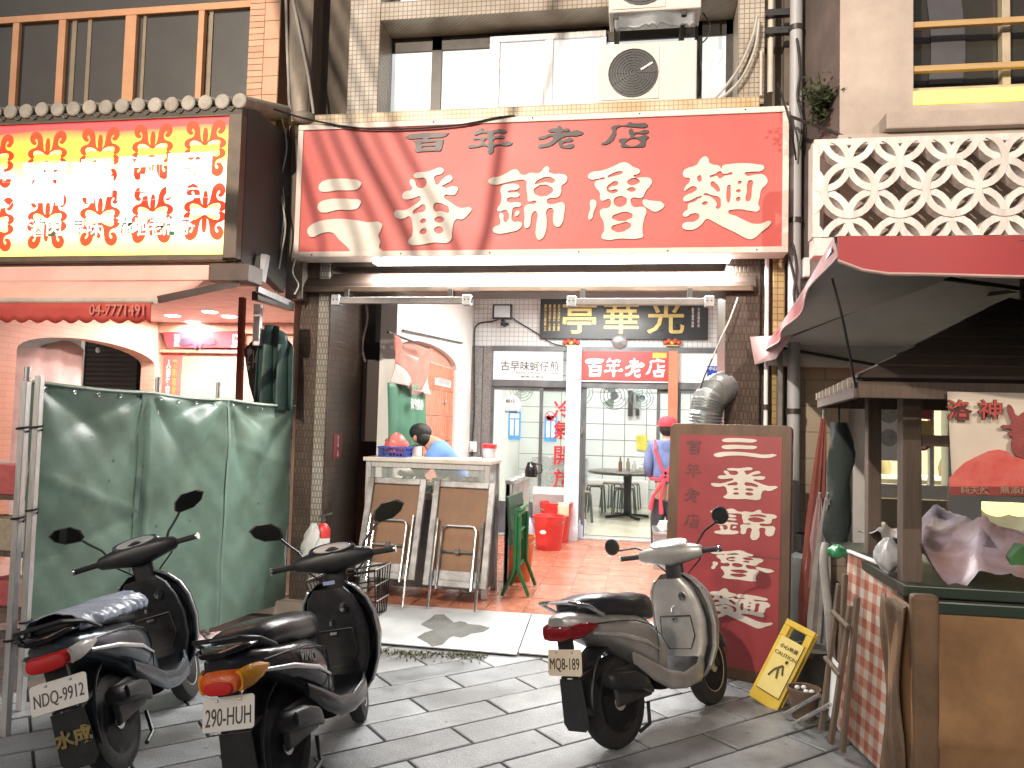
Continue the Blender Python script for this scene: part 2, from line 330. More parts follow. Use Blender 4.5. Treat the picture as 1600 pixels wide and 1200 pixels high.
# ------------------------------------------------------------ main shophouse
YP = 6.1
main = thing('shophouse', 'narrow shophouse with beige mosaic tiles, lit white upstairs windows and brown mosaic pillars', 'building', (-.85, 8, 0))
X = lambda px, Y, py=600: PY(px, py, Y).x
Zt = lambda px, py, Y: PY(px, py, Y).z
xl0, xl1, xl2 = X(464, YP), X(493, YP), X(512, YP)
box('pillar', xl0, xl1, YP, YP+.78, 0, 3.25, m_brown, main, .008)
box('pillar_strip', xl1+.001, xl2-.012, YP-.012, YP+.3, 0, 3.25, m_grey_mos, main, .01)
box('pillar', xl1+.002, xl2, YP+.006, YP+.80, 0, 3.25, m_brown, main, .008)
xr0, xr1 = X(1132, YP), X(1187, YP)
box('pillar', xr0, xr1, YP, YP+.6, 0, 3.25, m_brown, main, .008)
box('pillar', xr1, X(1207, YP), YP+.06, YP+.6, 0, 3.2, m_brown, main, .004)
box('pillar_strip', X(1207, YP), X(1226, YP), YP+.01, YP+.5, 0, 3.2, tilemat('ochre_mosaic', (.50, .36, .17), (.44, .31, .14), (.24, .17, .09), .05, .05, 'sz', rough=.35, gap=.1, stag=0), main, .004)
box('pillar', X(1226, YP), 1.35, YP+.12, YP+.6, 0, 5.6, m_conc, main, .004)
# upper facade
zl_t = Zt(600, 176, 5.97); zs_t = Zt(463, 198, 5.88)
box('parapet', -2.80, X(1182, 5.97), 5.95, 6.42, zs_t-.12, zl_t, m_cream, main, .008)
box('wall', xl0-.02, 1.2, 6.14, 6.5, 2.9, zs_t-.10, m_conc, main)
zb = Zt(590, 32, YP)
box('column', X(525, YP), X(574, YP), YP, 6.55, zl_t, zb+2.2, m_beige, main, .006)
box('column', X(1147, YP), X(1190, YP), YP, 6.55, zl_t, zb+2.2, m_beige, main, .006)
box('recess_wall', xl0-.05, X(525, YP), 6.32, 6.6, zl_t-.3, zb+2.2, m_conc, main)
box('recess_wall', X(1190, YP), 1.3, 6.3, 6.6, zl_t-.5, zb+2.2, m_conc, main)
box('beam', X(574, YP), X(1147, YP), YP+.003, 6.55, zb, zb+.16, m_beige, main, .006)
box('wall', X(574, YP), X(1147, YP), 6.95, 7.0, zl_t, zb+2.2, m_white, main)
m_litpane = None
def lit_pane(name, s):
    m, n, L, b = _nodes(name); tc = n.new('ShaderNodeTexCoord'); nz = n.new('ShaderNodeTexNoise'); nz.inputs['Scale'].default_value = 1.1; L.new(tc.outputs['Object'], nz.inputs[0])
    rp = n.new('ShaderNodeValToRGB'); rp.color_ramp.elements[0].color = (.42, .45, .43, 1); rp.color_ramp.elements[1].color = (.95, 1, 1, 1); rp.color_ramp.elements[0].position = .35; rp.color_ramp.elements[1].position = .6
    L.new(nz.outputs[0], rp.inputs[0]); L.new(rp.outputs[0], b.inputs['Emission Color']); b.inputs['Emission Strength'].default_value = s; b.inputs['Base Color'].default_value = (.6, .62, .62, 1); setp(b, rough=.2); return m
m_lit = lit_pane('lit_frosted_glass', .36); m_lit2 = lit_pane('lit_frosted_glass_dim', .2)
YW = 6.42; zw0, zw1 = zl_t, zb
win = MB()
def vbar(px0, px1, Y0, Y1, m, parent, name='window_frame', z0=None, z1=None): return box(name, X(px0, Y0, 110), X(px1, Y0, 110), Y0, Y1, zw0 if z0 is None else z0, zw1 if z1 is None else z1, m, parent, .003)
wn = MB().box(X(590, YW, 110), X(1146, YW, 110), YW, YW+.05, zw1-.13, zw1).build('window', m_dkframe, main, bevel=.004)
for a, c in ((590, 603), (674, 690), (938, 948), (1085, 1097), (1134, 1146)): vbar(a, c, YW, YW+.055, m_dkframe, wn)
for k, (a, c, mm) in enumerate(((603, 674, m_lit), (690, 766, m_lit), (948, 1085, m_lit), (1097, 1134, m_lit))):
    box('pane', X(a, YW, 110), X(c, YW, 110), YW+.02, YW+.03, zw0, zw1-.13, mm, wn, 0)
wn2 = MB().box(X(764, YW-.06, 110), X(946, YW-.06, 110), YW-.06, YW-.015, zw1-.115, zw1-.06).build('window', m_alu, main, bevel=.004)
for a, c in ((764, 780), (850, 864), (936, 947)): vbar(a, c, YW-.062, YW-.012, m_alu, wn2, z1=zw1-.115)
for a, c, mm in ((780, 850, m_lit2), (864, 936, m_lit)):
    box('pane', X(a, YW-.05, 110), X(c, YW-.05, 110), YW-.04, YW-.03, zw0, zw1-.115, mm, wn2, 0)
# next storey window, only its foot in view
w3 = MB().box(X(574, YP), X(1147, YP), 6.35, 6.42, zb+.16, zb+.20).build('window', m_dkframe, main, bevel=.003)
for k in range(5): box('window_frame', -2.2+k*.7, -2.15+k*.7, 6.36, 6.41, zb+.2, zb+1.7, m_dkframe, w3)
for k in range(4): box('pane', -2.15+k*.7, -1.5+k*.7, 6.38, 6.39, zb+.2, zb+1.7, m_lit, w3, 0)
# arcade interior
XW, YB = -2.25, 10.2
zc = 3.3
box('arcade_ceiling', -2.6, 1.2, YP+.02, YB, zc, zc+.15, m_white, main)
box('party_wall', 1.12, 1.3, YP+.6, YB, FZ, zc, m_white, main)
# left side wall with an arched niche (opening y0..y1)
ny0, ny1 = PX(588, 600, XW).y, PX(713, 600, XW).y
zsp = PX(713, 577, XW).z; ztop = PX(655, 530, XW).z
def arch_wall(name, Xf, Xb, ya, yb_, z0, z1, y0, y1, zs, zt, m, parent, n=14):
    b = MB(); ym = (y0+y1)/2; arc = [(ym-(y1-y0)/2*math.cos(math.pi*k/n), zs+(zt-zs)*math.sin(math.pi*k/n)) for k in range(n+1)]
    quads = [((ya, z0), (y0, z0), (y0, z1), (ya, z1)), ((y1, z0), (yb_, z0), (yb_, z1), (y1, z1))]
    for k in range(n): quads.append((arc[k], arc[k+1], (arc[k+1][0], z1), (arc[k][0], z1)))
    quads.append(((y0, zs), (y0, zs), (y0, zs), (y0, zs)))
    for q in quads[:-1]: b.add([(Xf, y, z) for y, z in q], [(0, 1, 2, 3)]); b.add([(Xb, y, z) for y, z in q], [(3, 2, 1, 0)])
    rim = [(y0, z0)]+arc+[(y1, z0)]
    for k in range(len(rim)-1): b.add([(Xf, *rim[k]), (Xf, *rim[k+1]), (Xb, *rim[k+1]), (Xb, *rim[k])], [(0, 1, 2, 3)])
    b.add([(Xf, ya, z0), (Xf, ya, z1), (Xb, ya, z1), (Xb, ya, z0)], [(0, 1, 2, 3)])
    return b.build(name, m, parent)
arch_wall('side_wall', XW, XW-.16, YP+.80, YB, FZ, zc, max(ny0, YP+.86), ny1, zsp, ztop, m_white, main)
box('niche_back', XW-.12, XW-.06, YP+.86, ny1+.3, FZ, zc, mat('salmon_plaster', (.52, .25, .19), (.44, .20, .15), rough=.7), main, 0)
# orange tiles in the niche, each a piece
m_otile = mat('orange_wall_tile', (.62, .22, .12), (.54, .17, .09), rough=.25, scale=5, rand=.1)
nb = box('tiled_panel', XW-.058, XW-.045, YP+.9, ny1, FZ, zsp+.005, mat('white_grout', (.75, .70, .66), rough=.8), main, 0)
tw, th_ = .10, .295
ob = MB().box(0, .012, .004, tw-.004, .004, th_-.004).build('wall_tile', m_otile); tme = ob.data; bpy.data.objects.remove(ob)
k = 0
zz = zsp-th_
while zz > FZ:
    yy = ny1-tw
    while yy > ny0:
        if yy > ny1-1.35: q = link('wall_tile', tme, None, nb); q.location = Vector((XW-.044, yy, zz))-WL[main]
        yy -= tw
    zz -= th_
# shutter housing and lit soffit behind the sign
m_shut = mat('brown_shutter_box', (.075, .052, .042), (.04, .028, .023), rough=.45, metal=.2, scale=2, stretch=(.4, 4, 4), bump=.1)
zsb0, zsb1 = Zt(800, 457, YP-.02), Zt(800, 424, YP-.02)
b = MB(); xs0, xs1 = X(458, YP-.05), X(1180, YP-.05)
prof = [(YP-.05, zsb0), (YP-.075, zsb0+.03), (YP-.06, zsb0+.075), (YP+.0, zsb1-.04), (YP+.03, zsb1), (YP+.3, zsb1), (YP+.3, zsb0)]
b.prism([(xs0, y, z) for y, z in prof], (xs1-xs0, 0, 0)); b.build('shutter_box', m_shut, main, bevel=.004)
box('shutter_bottom_bar', xs0+.02, xs1-.02, YP-.082, YP-.06, zsb0-.002, zsb0+.045, mat('dull_brass_bar', (.19, .14, .10), (.08, .055, .04), rough=.4, metal=.5, scale=2, stretch=(1, 4, 4)), main, .006)
# fluorescent lamp above the shutter box, behind the sign's lower edge
m_tube = emit('lit_tube', (1, .99, .95), 9)
# ------------------------------------------------------------ brush characters traced as outlines (signboard zooms)
G = {}
def zoom(ox, oy, s): return lambda p: (ox+p[0]/s, oy+p[1]/s)
z1, z2, z3, z4 = zoom(470, 240, 5.714), zoom(750, 230, 5.161), zoom(1050, 230, 7.059), zoom(620, 170, 3.81)
def L_(s): a = [int(v) for v in s.replace(',', ' ').split()]; return list(zip(a[::2], a[1::2]))
san12 = ["162,300 175,270 230,238 330,227 450,232 540,258 540,285 505,320 430,330 330,330 200,343 170,330", "152,480 165,445 230,415 350,404 450,410 540,425 535,455 500,495 430,505 330,505 190,528 160,505"]
G['san'] = (z1, san12+["60,690 75,660 130,620 220,595 340,585 480,595 600,615 725,628 715,690 695,735 715,790 700,840 765,903 600,900 430,903 440,870 400,820 340,765 290,710 190,712 100,748 65,715"])
G['san_whole'] = (z1, san12+["60,690 75,660 130,620 220,595 340,585 480,600 600,625 740,612 715,660 650,705 560,712 450,690 330,680 190,712 100,748 65,715"])
G['fan'] = (z1, ["1012,190 1040,172 1130,165 1200,140 1250,127 1278,150 1265,180 1190,212 1200,250 1212,282 1260,240 1300,205 1335,193 1357,220 1345,245 1290,275 1262,296 1400,300 1398,340 1370,372 1280,380 1330,430 1430,488 1525,490 1500,540 1435,592 1392,585 1355,680 1335,785 1200,795 1070,815 970,808 962,780 995,735 1000,640 970,560 930,580 880,585 835,545 845,515 930,508 1000,470 1075,390 1000,402 930,410 910,385 925,345 1000,318 975,265 985,232 1020,245 1040,300 1110,300 1115,225 1040,222 1015,210",
    "1005,535 1060,475 1105,455 1108,515 1050,528", "1195,450 1215,440 1330,520 1250,515 1197,515", "1070,600 1118,585 1118,612 1072,618", "1200,578 1278,582 1272,608 1200,605", "1068,690 1118,672 1118,712 1066,714", "1198,665 1265,662 1266,705 1197,702"])
G['jin'] = (z2, ["68,280 90,250 150,240 220,210 270,182 300,185 330,220 370,225 400,210 480,210 540,155 560,175 560,205 680,222 705,250 690,290 660,310 655,370 625,408 545,420 545,455 620,455 665,445 687,480 680,530 660,620 630,645 600,630 590,560 590,500 545,500 540,600 525,700 480,750 455,725 455,620 455,520 430,525 410,600 400,640 370,655 358,630 362,560 358,490 380,465 450,455 455,435 390,440 385,400 375,330 370,272 300,270 200,290 110,305",
    "165,345 180,315 230,300 300,302 320,320 300,345 228,355 225,365 300,368 322,385 305,405 225,412 220,440 300,445 335,460 330,478 270,490 262,520 265,600 330,605 340,625 320,660 250,685 140,698 105,680 110,650 165,620 160,535 185,535 195,600 215,605 218,510 145,520 140,500 165,460 175,400",
    "280,555 300,515 318,520 312,545 285,560", "445,300 470,265 600,258 600,285 530,285 450,302", "440,335 585,330 580,370 445,382"])
G['lu'] = (z2, ["870,240 890,210 990,190 1080,155 1150,125 1190,130 1230,160 1290,190 1280,215 1235,235 1350,245 1385,270 1375,310 1340,350 1315,400 1300,412 1230,408 1215,425 1225,470 1240,485 1320,485 1342,515 1330,560 1315,620 1310,690 1315,720 1290,735 1130,738 1000,745 978,725 1000,680 995,600 968,540 975,505 1045,485 1045,420 985,435 968,415 970,375 925,310 935,275 1010,250 960,255 890,262",
    "1030,244 1060,218 1140,196 1152,205 1110,228 1060,242", "1022,330 1045,300 1110,280 1110,305 1045,328 1042,345 1110,345 1110,360 1035,365", "1190,272 1290,272 1270,298 1195,300", "1185,342 1255,335 1250,355 1190,352", "1085,415 1180,412 1185,440 1165,472 1095,475", "1068,560 1090,545 1225,538 1225,570 1070,580", "1065,640 1100,625 1215,618 1205,655 1065,670",
    "872,565 890,500 893,430 920,425 940,445 915,530 900,580 880,585", "1312,455 1320,425 1365,432 1485,465 1470,495 1410,522 1370,505"])
G['mian'] = (z3, ["120,290 140,250 270,200 310,140 365,105 400,130 415,180 530,215 540,240 555,210 640,190 800,180 950,195 1012,215 1000,255 860,275 795,296 980,300 1030,325 1052,380 1035,420 990,460 965,560 950,640 965,660 950,705 860,705 780,690 690,690 615,715 700,760 800,810 890,845 980,845 1090,820 1085,850 980,940 900,1010 850,1018 790,995 700,945 560,880 440,815 380,795 330,850 250,905 170,915 115,890 120,850 160,830 240,825 300,775 290,740 220,735 150,770 120,755 130,720 170,690 180,630 250,605 290,570 330,548 310,542 200,590 140,600 122,575 140,545 250,490 275,460 240,432 160,470 140,485 132,465 200,350 140,335 122,310",
    "275,345 300,312 318,320 310,385", "412,330 470,300 535,268 565,298 670,288 580,318 525,348 490,320 430,338", "425,425 440,380 475,395 525,460 520,495 450,445", "345,522 380,512 430,530 525,560 537,600 520,680 482,672 495,640 480,600 430,555 390,538", "330,625 380,600 395,610 380,635 340,640",
    "605,460 615,425 640,420 645,470 635,600 620,615 605,600", "725,385 765,378 760,400 735,410", "705,485 735,467 755,475 745,500 715,500", "705,575 715,555 750,555 748,590 715,600", "835,385 850,370 887,372 880,450 860,590 840,600 815,595 825,500"])
G['bai'] = (z4, ["52,170 75,155 160,145 310,145 300,160 270,172 190,176 186,186 280,184 268,240 255,255 240,252 135,258 120,262 105,250 113,235 108,200 95,193 150,187 158,177 75,183", "145,205 235,197 232,208 150,215", "150,228 232,222 228,235 150,240"])
G['nian'] = (z4, ["425,228 440,215 500,210 495,185 455,182 475,170 540,165 540,150 500,148 460,155 485,130 495,118 515,120 510,132 655,130 645,145 580,148 580,165 640,165 630,178 580,182 578,210 690,203 670,220 580,225 575,255 555,270 540,260 545,230 450,235", "525,185 542,183 543,210 522,208"])
G['lao'] = (z4, ["842,175 870,165 920,150 945,148 900,132 920,120 955,115 960,103 980,108 980,118 1030,122 1020,135 985,140 985,148 1110,140 1095,158 1010,165 965,185 930,215 870,232 842,228 850,215 890,210 930,170 870,182", "965,190 985,188 1050,180 1045,192 990,205 985,215 1040,210 1055,212 1050,230 1000,235 970,225 962,208"])
G['dian'] = (z4, ["1218,210 1240,198 1265,170 1285,130 1275,115 1300,100 1370,95 1385,80 1410,88 1495,95 1490,108 1400,110 1310,115 1305,150 1285,190 1265,205 1230,215", "1335,178 1390,172 1380,130 1400,120 1412,140 1500,132 1490,148 1412,155 1415,168 1500,165 1485,185 1475,225 1440,228 1350,230 1335,225 1335,205 1320,190", "1362,198 1450,192 1445,208 1365,213"])
YS = 5.86
def glyph(name, key, m, parent, place=None, th=.008, Y=YS):
    """place None: where it stands on the big sign; else (centre, right, up, width, height)"""
    zf, loops = G[key]; pts = [[PY(*zf(p), Y) for p in L_(s)] for s in loops]
    off = WL.get(parent, Vector())
    loops2 = [[(p.x, p.z) for p in lp] for lp in pts]
    xs = [p[0] for l in loops2 for p in l]; zs = [p[1] for l in loops2 for p in l]
    if place is None:
        me = curve_mesh(name, loops2, lambda x, y, z: Vector((x, Y-z-th/2, y))-off, th, key != 'bai')
    else:
        c, r, u, W, H = place; c, r, u = Vector(c), Vector(r).normalized(), Vector(u).normalized(); nn = r.cross(u)
        cx, cz = (max(xs)+min(xs))/2, (max(zs)+min(zs))/2; sx, sz = W/(max(xs)-min(xs)), H/(max(zs)-min(zs))
        me = curve_mesh(name, loops2, lambda x, y, z: c-off+r*((x-cx)*sx)+u*((y-cz)*sz)+nn*(z+th/2), th, key not in ('bai', 'dian'))
    return link(name, me, m, parent)

# ------------------------------------------------------------ the big red signboard
sx0, sx1 = PY(463, 300, YS).x, PY(1232, 300, YS).x; sz0, sz1 = Zt(800, 399, YS), Zt(850, 181, YS)
sg = thing('signboard', 'wide red signboard with large cream brush characters above the arcade entrance', 'signboard', ((sx0+sx1)/2, YS, sz0))
box('panel', sx0+.02, sx1-.02, YS+.004, YS+.20, sz0+.02, sz1-.02, m_red, sg, 0)
m_signframe = mat('pinkish_white_frame', (.74, .66, .60), (.62, .52, .45), rough=.5, scale=5)
fw = .045
box('frame', sx0, sx1, YS-.012, YS+.21, sz0, sz0+fw, m_signframe, sg, .004); box('frame', sx0, sx1, YS-.012, YS+.21, sz1-fw, sz1, m_signframe, sg, .004)
box('frame', sx0, sx0+fw, YS-.011, YS+.2, sz0+fw, sz1-fw, m_signframe, sg, .004); box('frame', sx1-fw, sx1, YS-.011, YS+.2, sz0+fw, sz1-fw, m_signframe, sg, .004)
for k in ('san', 'fan', 'jin', 'lu', 'mian'): glyph('character', k, m_cream_let, sg)
for k in ('bai', 'nian', 'lao', 'dian'): glyph('character', k, m_blk_let, sg)
for px in (508, 665, 822, 992, 1160): MB().ell((X(px, YS), YS-.014, sz1-.018), (.007, .005, .007), 8, 5).build('screw', m_dkframe, sg)
for px in (480, 620, 760, 900, 1040, 1180): MB().ell((X(px, YS), YS-.014, sz0+.02), (.007, .005, .007), 8, 5).build('screw', m_dkframe, sg)

# ------------------------------------------------------------ lamps of the arcade and shop
def tube_lamp(name, label, c, ln, axis, watts, group, col=(1, .985, .95), wd=.16, lit=True, down=True):
    t = thing(name, label, 'lamp', c, group); c = Vector(c); d = Vector((1, 0, 0)) if axis == 'x' else Vector((0, 1, 0)); s = Vector((0, 1, 0)) if axis == 'x' else Vector((1, 0, 0))
    MB().obox(c+Vector((0, 0, .035)), d*ln/2, s*wd/2, Vector((0, 0, .03))).build('housing', m_white, t, bevel=.006)
    for q in (-.04, .04): MB().cyl(c+s*q-d*(ln/2-.03)-Vector((0, 0, .012)), c+s*q+d*(ln/2-.03)-Vector((0, 0, .012)), .013, n=10).build('tube', m_tube, t, smooth=True)
    if watts:
        l = bpy.data.lights.new('tube_light', 'AREA'); l.shape = 'RECTANGLE'; l.size = ln; l.size_y = wd; l.energy = watts; l.color = col
        lo = bpy.data.objects.new('tube_light', l); C.objects.link(lo); lo.parent = t; lo.location = (0, 0, -.04); lo.rotation_euler = (0, 0, 0 if axis == 'x' else math.pi/2)
    return t
zsl = (sz0+zsb1)/2+.03
tube_lamp('fluorescent_lamp', 'white fluorescent lamp along the lower edge behind the big red signboard', (-.75, 6.02, zsl+.005), 2.9, 'x', 105, 'arcade lamps', wd=.10)
tube_lamp('fluorescent_lamp', 'white fluorescent ceiling lamp above the arcade counter', (-.7, 7.4, zc-.09), 1.3, 'x', 52, 'arcade lamps')
tube_lamp('fluorescent_lamp', 'white fluorescent ceiling lamp above the shop doorway', (-.5, 8.9, zc-.09), 1.3, 'x', 46, 'arcade lamps')
# two light battens on brackets under the shutter box
def batten(px0, px1, py0, py1, label):
    Y = YP-.12; x0, x1 = X(px0, Y, py0), X(px1, Y, py0); zt_, zb_ = Zt((px0+px1)/2, py0, Y), Zt((px0+px1)/2, py1, Y)
    t = thing('light_batten', label, 'lamp', (x0, Y, zb_), 'light battens under the shutter')
    MB().prism([(x0, Y+.06, zt_), (x0, Y, zt_-.01), (x0, Y, zb_), (x0, Y+.05, zb_)], (x1-x0, 0, 0)).build('housing', mat('grey_batten', (.30, .28, .27), (.2, .19, .18), rough=.45), t, bevel=.003)
    for x in (x0+.02, x1-.05):
        box('end_cap', x-.02, x+.05, Y-.008, Y+.07, zb_-.012, zt_+.008, m_pvc, t, .004)
        for d in (0, .03): MB().cyl((x+d, Y-.008, (zt_+zb_)/2), (x+d, Y-.012, (zt_+zb_)/2), .006, n=8).build('screw', m_black, t)
    box('bracket', x0+.1, x0+.14, Y+.02, YP, zt_-.005, zsb0+.02, m_dkframe, t, .002); box('bracket', x1-.2, x1-.16, Y+.02, YP, zt_-.005, zsb0+.02, m_dkframe, t, .002)
batten(518, 736, 462, 474, 'aluminium light batten under the shutter above the counter'); batten(886, 1116, 464, 476, 'aluminium light batten under the shutter crossing the black plaque')

# ------------------------------------------------------------ shop front
YD = YB
sf = thing('shop_front', 'aluminium and glass shop front with sliding doors at the back of the arcade', 'shop front', (-.5, YD, FZ))
XX = lambda px, py=650: PY(px, py, YD).x
ZZ = lambda py, px=950: PY(px, py, YD).z
zh, ztr0, ztr1, zfl = ZZ(546), ZZ(596), ZZ(606), .15
box('wall', -2.3, 1.15, YD, YD+.15, zh+.03, zc, m_wtile, sf, 0)
m_granite = mat('grey_granite', (.27, .26, .25), (.15, .145, .14), rough=.5, scale=40, detail=3, bump=.1)
box('column', -2.249, XX(752), YD-.02, YD+.14, FZ, zh+.02, m_granite, sf, .004); box('column', XX(752)+.004, XX(768), YD+.005, YD+.14, FZ, zh+.02, m_granite, sf, .004)
box('head_rail', XX(768), 1.12, YD-.03, YD+.05, zh-.035, zh+.03, m_greyframe, sf, .003)
box('transom_rail', XX(768), 1.12, YD-.025, YD+.06, ztr1-.005, ztr0+.0, m_greyframe, sf, .003)
box('threshold', XX(768), 1.12, YD-.06, YD+.2, FZ, zfl, mat('stone_threshold', (.45, .46, .46), rough=.4), sf, .005)
m_wboard = mat('white_board', (.78, .79, .78), (.74, .75, .74), rough=.4)
box('transom_panel', XX(1058), 1.12, YD, YD+.02, ztr0, zh-.035, m_wboard, sf, 0)
bpost = box('door_post', XX(885, 700), XX(907, 700), YD-.22, YD-.10, FZ, zh+.02, mat('pale_blue_paint', (.70, .74, .80), (.62, .66, .72), rough=.4), sf, .004)
box('door_post', XX(1043), XX(1058), YD-.10, YD-.03, FZ, zh-.02, mat('orange_brown_paint', (.46, .20, .11), (.40, .16, .09), rough=.5), sf, .004)
zk = ZZ(790)
def leaf(px0, px1, y, kick, name='sliding_door'):
    x0, x1 = XX(px0), XX(px1); f = .045
    d = box(name, x0, x0+f, y, y+.035, zfl, ztr1-.006, m_greyframe, sf, .002)
    box('stile', x1-f, x1, y, y+.035, zfl, ztr1-.006, m_greyframe, d, .002); box('rail', x0+f, x1-f, y+.001, y+.034, ztr1-.05, ztr1-.006, m_greyframe, d, .002)
    zb_ = zk if kick else zfl+.06
    box('kick_panel', x0+f, x1-f, y+.008, y+.028, zfl, zb_, mat('dark_blue_panel', (.085, .10, .12), (.06, .07, .085), rough=.45), d, .002)
    box('pane', x0+f, x1-f, y+.015, y+.021, zb_, ztr1-.05, m_glass, d, 0)
    return d
leaf(766, 848, YD, True); leaf(842, 912, YD+.045, True); leaf(903, 916, YD+.002, False); leaf(1026, 1052, YD+.045, False); leaf(1058, 1133, YD, False)
MB().box(XX(908), XX(912), YD-.012, YD-.002, ZZ(680), ZZ(668)).build('door_lock', m_chrome, sf)
# writing over the doors
s1 = thing('transom_sign', 'white sign with grey characters above the glass sliding door', 'sign', (XX(768), YD-.03, ztr0))
box('board', XX(769), XX(878), YD-.02, YD-.003, ztr0, zh-.04, m_wboard, s1, .003)
m_grey_let = mat('grey_letter', (.10, .10, .10), rough=.5)
text('lettering', '古早味蚵仔煎', (XX(828, 573), YD-.022, ZZ(572, 828)), .135, m_grey_let, s1, width=XX(873)-XX(782), bold=.006)
text('lettering', 'Classic Oyster Omelet', (XX(838, 584), YD-.022, ZZ(583, 838)), .045, m_grey_let, s1, width=XX(875)-XX(800), shear=.2)
text('lettering', '鹿港‧古早味', (XX(832, 589), YD-.022, ZZ(589, 832)), .03, m_grey_let, s1, width=XX(852)-XX(815))
s2 = thing('transom_sign', 'red sign with four white brush characters above the open doorway', 'sign', (XX(906), YD-.06, ztr0))
m_brightred = mat('bright_red_board', (.72, .07, .06), (.64, .05, .05), rough=.4)
box('board', XX(907), XX(1043), YD-.05, YD-.033, ztr0+.005, zh-.03, m_brightred, s2, .003); box('trim', XX(907), XX(1043), YD-.055, YD-.03, ztr0-.01, ztr0+.004, m_white_let, s2, .002)
box('yellow_tag', XX(1018), XX(1040), YD-.053, YD-.0505, ZZ(560, 1030), ZZ(552, 1030), mat('yellow_tag', (.75, .55, .08), rough=.5), s2, 0)
for k, c in zip(('bai', 'nian', 'lao', 'dian'), (929, 959, 992, 1024)): glyph('character', k, m_white_let, s2, ((XX(c, 573), YD-.05, ZZ(575, c)), (1, 0, 0), (0, 0, 1), .25, .25), th=.006)
s3 = thing('house_number_plate', 'small blue enamel house number plate beside the red transom sign', 'number plate', (XX(1105), YD-.02, ZZ(595, 1117)))
box('plate', XX(1104), XX(1130), YD-.01, YD-.001, ZZ(594, 1117), ZZ(572, 1117), mat('blue_enamel', (.02, .07, .42), (.015, .05, .34), rough=.3), s3, .002)
text('number', '433', (XX(1119, 588), YD-.012, ZZ(588.5, 1119)), .085, m_white_let, s3, bold=.02); text('street_name', '中山路', (XX(1117, 576), YD-.012, ZZ(576, 1117)), .05, m_white_let, s3); text('lane', '彰化縣鹿港', (XX(1107.5, 588), YD-.012, ZZ(588, 1107)), .02, m_white_let, s3, width=.03)
# black plaque
pq = thing('plaque', 'long black wooden plaque with three large gold characters on the white tiled wall', 'plaque', (XX(845, 530), YD-.05, ZZ(530)))
px0_, px1_ = XX(845, 495), XX(1106, 495); pz0, pz1 = ZZ(531, 975), ZZ(460, 975)
box('board', px0_, px1_, YD-.06, YD-.002, pz0, pz1, mat('plaque_black', (.035, .042, .046), (.025, .03, .033), rough=.3, scale=3), pq, .006)
m_gold = mat('gold_leaf', (.62, .50, .20), (.45, .34, .12), rough=.38, metal=.5, scale=12, bump=.1)
for s, c in (('亭', 906), ('華', 971), ('光', 1040)): text('character', s, (XX(c, 495), YD-.066, ZZ(497, c)), .43, m_gold, pq, bold=.012, th=.014, wide=1.1)
for k, c in enumerate((853, 860, 867, 874)):
    text('small_writing', '\n'.join('歲次戊辰年立夏' if k else '鹿港光華亭立'), (XX(c, 495), YD-.063, ZZ(497, c)), .36, m_gold, pq, width=.035, bold=.02)
for c, n in ((1082, '\n'.join('敬賀誌')), (1091, '\n'.join('大吉昌年月'))): text('small_writing', n, (XX(c, 495), YD-.063, ZZ(497, c)), .26, m_white_let, pq, width=.03)
o = MB().lathe([(.0, 0), (.10, -.0), (.105, -.02), (.08, -.04), (.0, -.045)], (XX(968, 533), YD-.03, ZZ(533, 968)), 'y', 24).build('medallion', mat('dull_silver', (.36, .36, .36), (.24, .24, .25), rough=.4, metal=.6, scale=14), smooth=True)
tag(o, 'round silver medallion hung below the middle of the black plaque', 'medallion')
m_lion = mat('red_lacquer', (.55, .06, .04), (.45, .10, .05), rough=.35)
for c, lb in ((893, 'red carved bracket under the plaque above the pale blue door post'), (1050, 'red carved bracket under the plaque above the orange door post')):
    t = thing('plaque_bracket', lb, 'bracket', (XX(c, 537), YD-.06, ZZ(542, c)), 'plaque brackets')
    x, z = XX(c, 537), ZZ(536, c)
    b = MB()
    for dx, dz, r in ((-.085, 0, .035), (-.04, .02, .04), (0, .0, .045), (.04, .02, .04), (.085, 0, .035)): b.ell((x+dx, YD-.04, z+dz), (r, .04, r*.9), 10, 7)
    b.build('body', m_lion, t, smooth=True); MB().ell((x, YD-.075, z-.005), (.03, .02, .03), 8, 6).build('boss', m_gold, t, smooth=True); MB().box(x-.08, x+.08, YD-.07, YD-.01, z-.05, z-.03).build('foot', m_gold, t, bevel=.005)
# stickers on the glass
m_rpaint = mat('red_vinyl', (.70, .04, .05), rough=.5); m_bluest = mat('blue_sticker', (.10, .38, .70), (.08, .30, .60), rough=.4)
for s, y in zip('冷氣開放', (640, 672, 712, 748)):
    o = text('door_lettering', s, (XX(879, y), YD+.03, ZZ(y, 879)), .25, m_rpaint, None, bold=.018, th=.002)
    tag(o, {'冷': 'topmost red vinyl character stuck on the glass sliding door', '氣': 'second red vinyl character from the top on the glass door', '開': 'third red vinyl character from the top on the glass door', '放': 'lowest red vinyl character stuck on the glass sliding door'}[s], 'lettering', 'red letters on the glass door')
t = thing('round_sticker', 'round white sticker with black writing on the left glass door', 'sticker', (XX(799), YD-.01, ZZ(650, 799)))
MB().lathe([(0, 0), (.13, 0), (.13, .004), (0, .004)], (XX(799, 632), YD-.006, ZZ(632, 799)), 'y', 28).build('disc', m_white_let, t)
text('writing', '蚵仔', (XX(798, 627), YD-.009, ZZ(627, 798)), .06, m_blk_let, t); text('writing', '自助結帳', (XX(799, 643), YD-.009, ZZ(643, 799)), .04, m_blk_let, t)
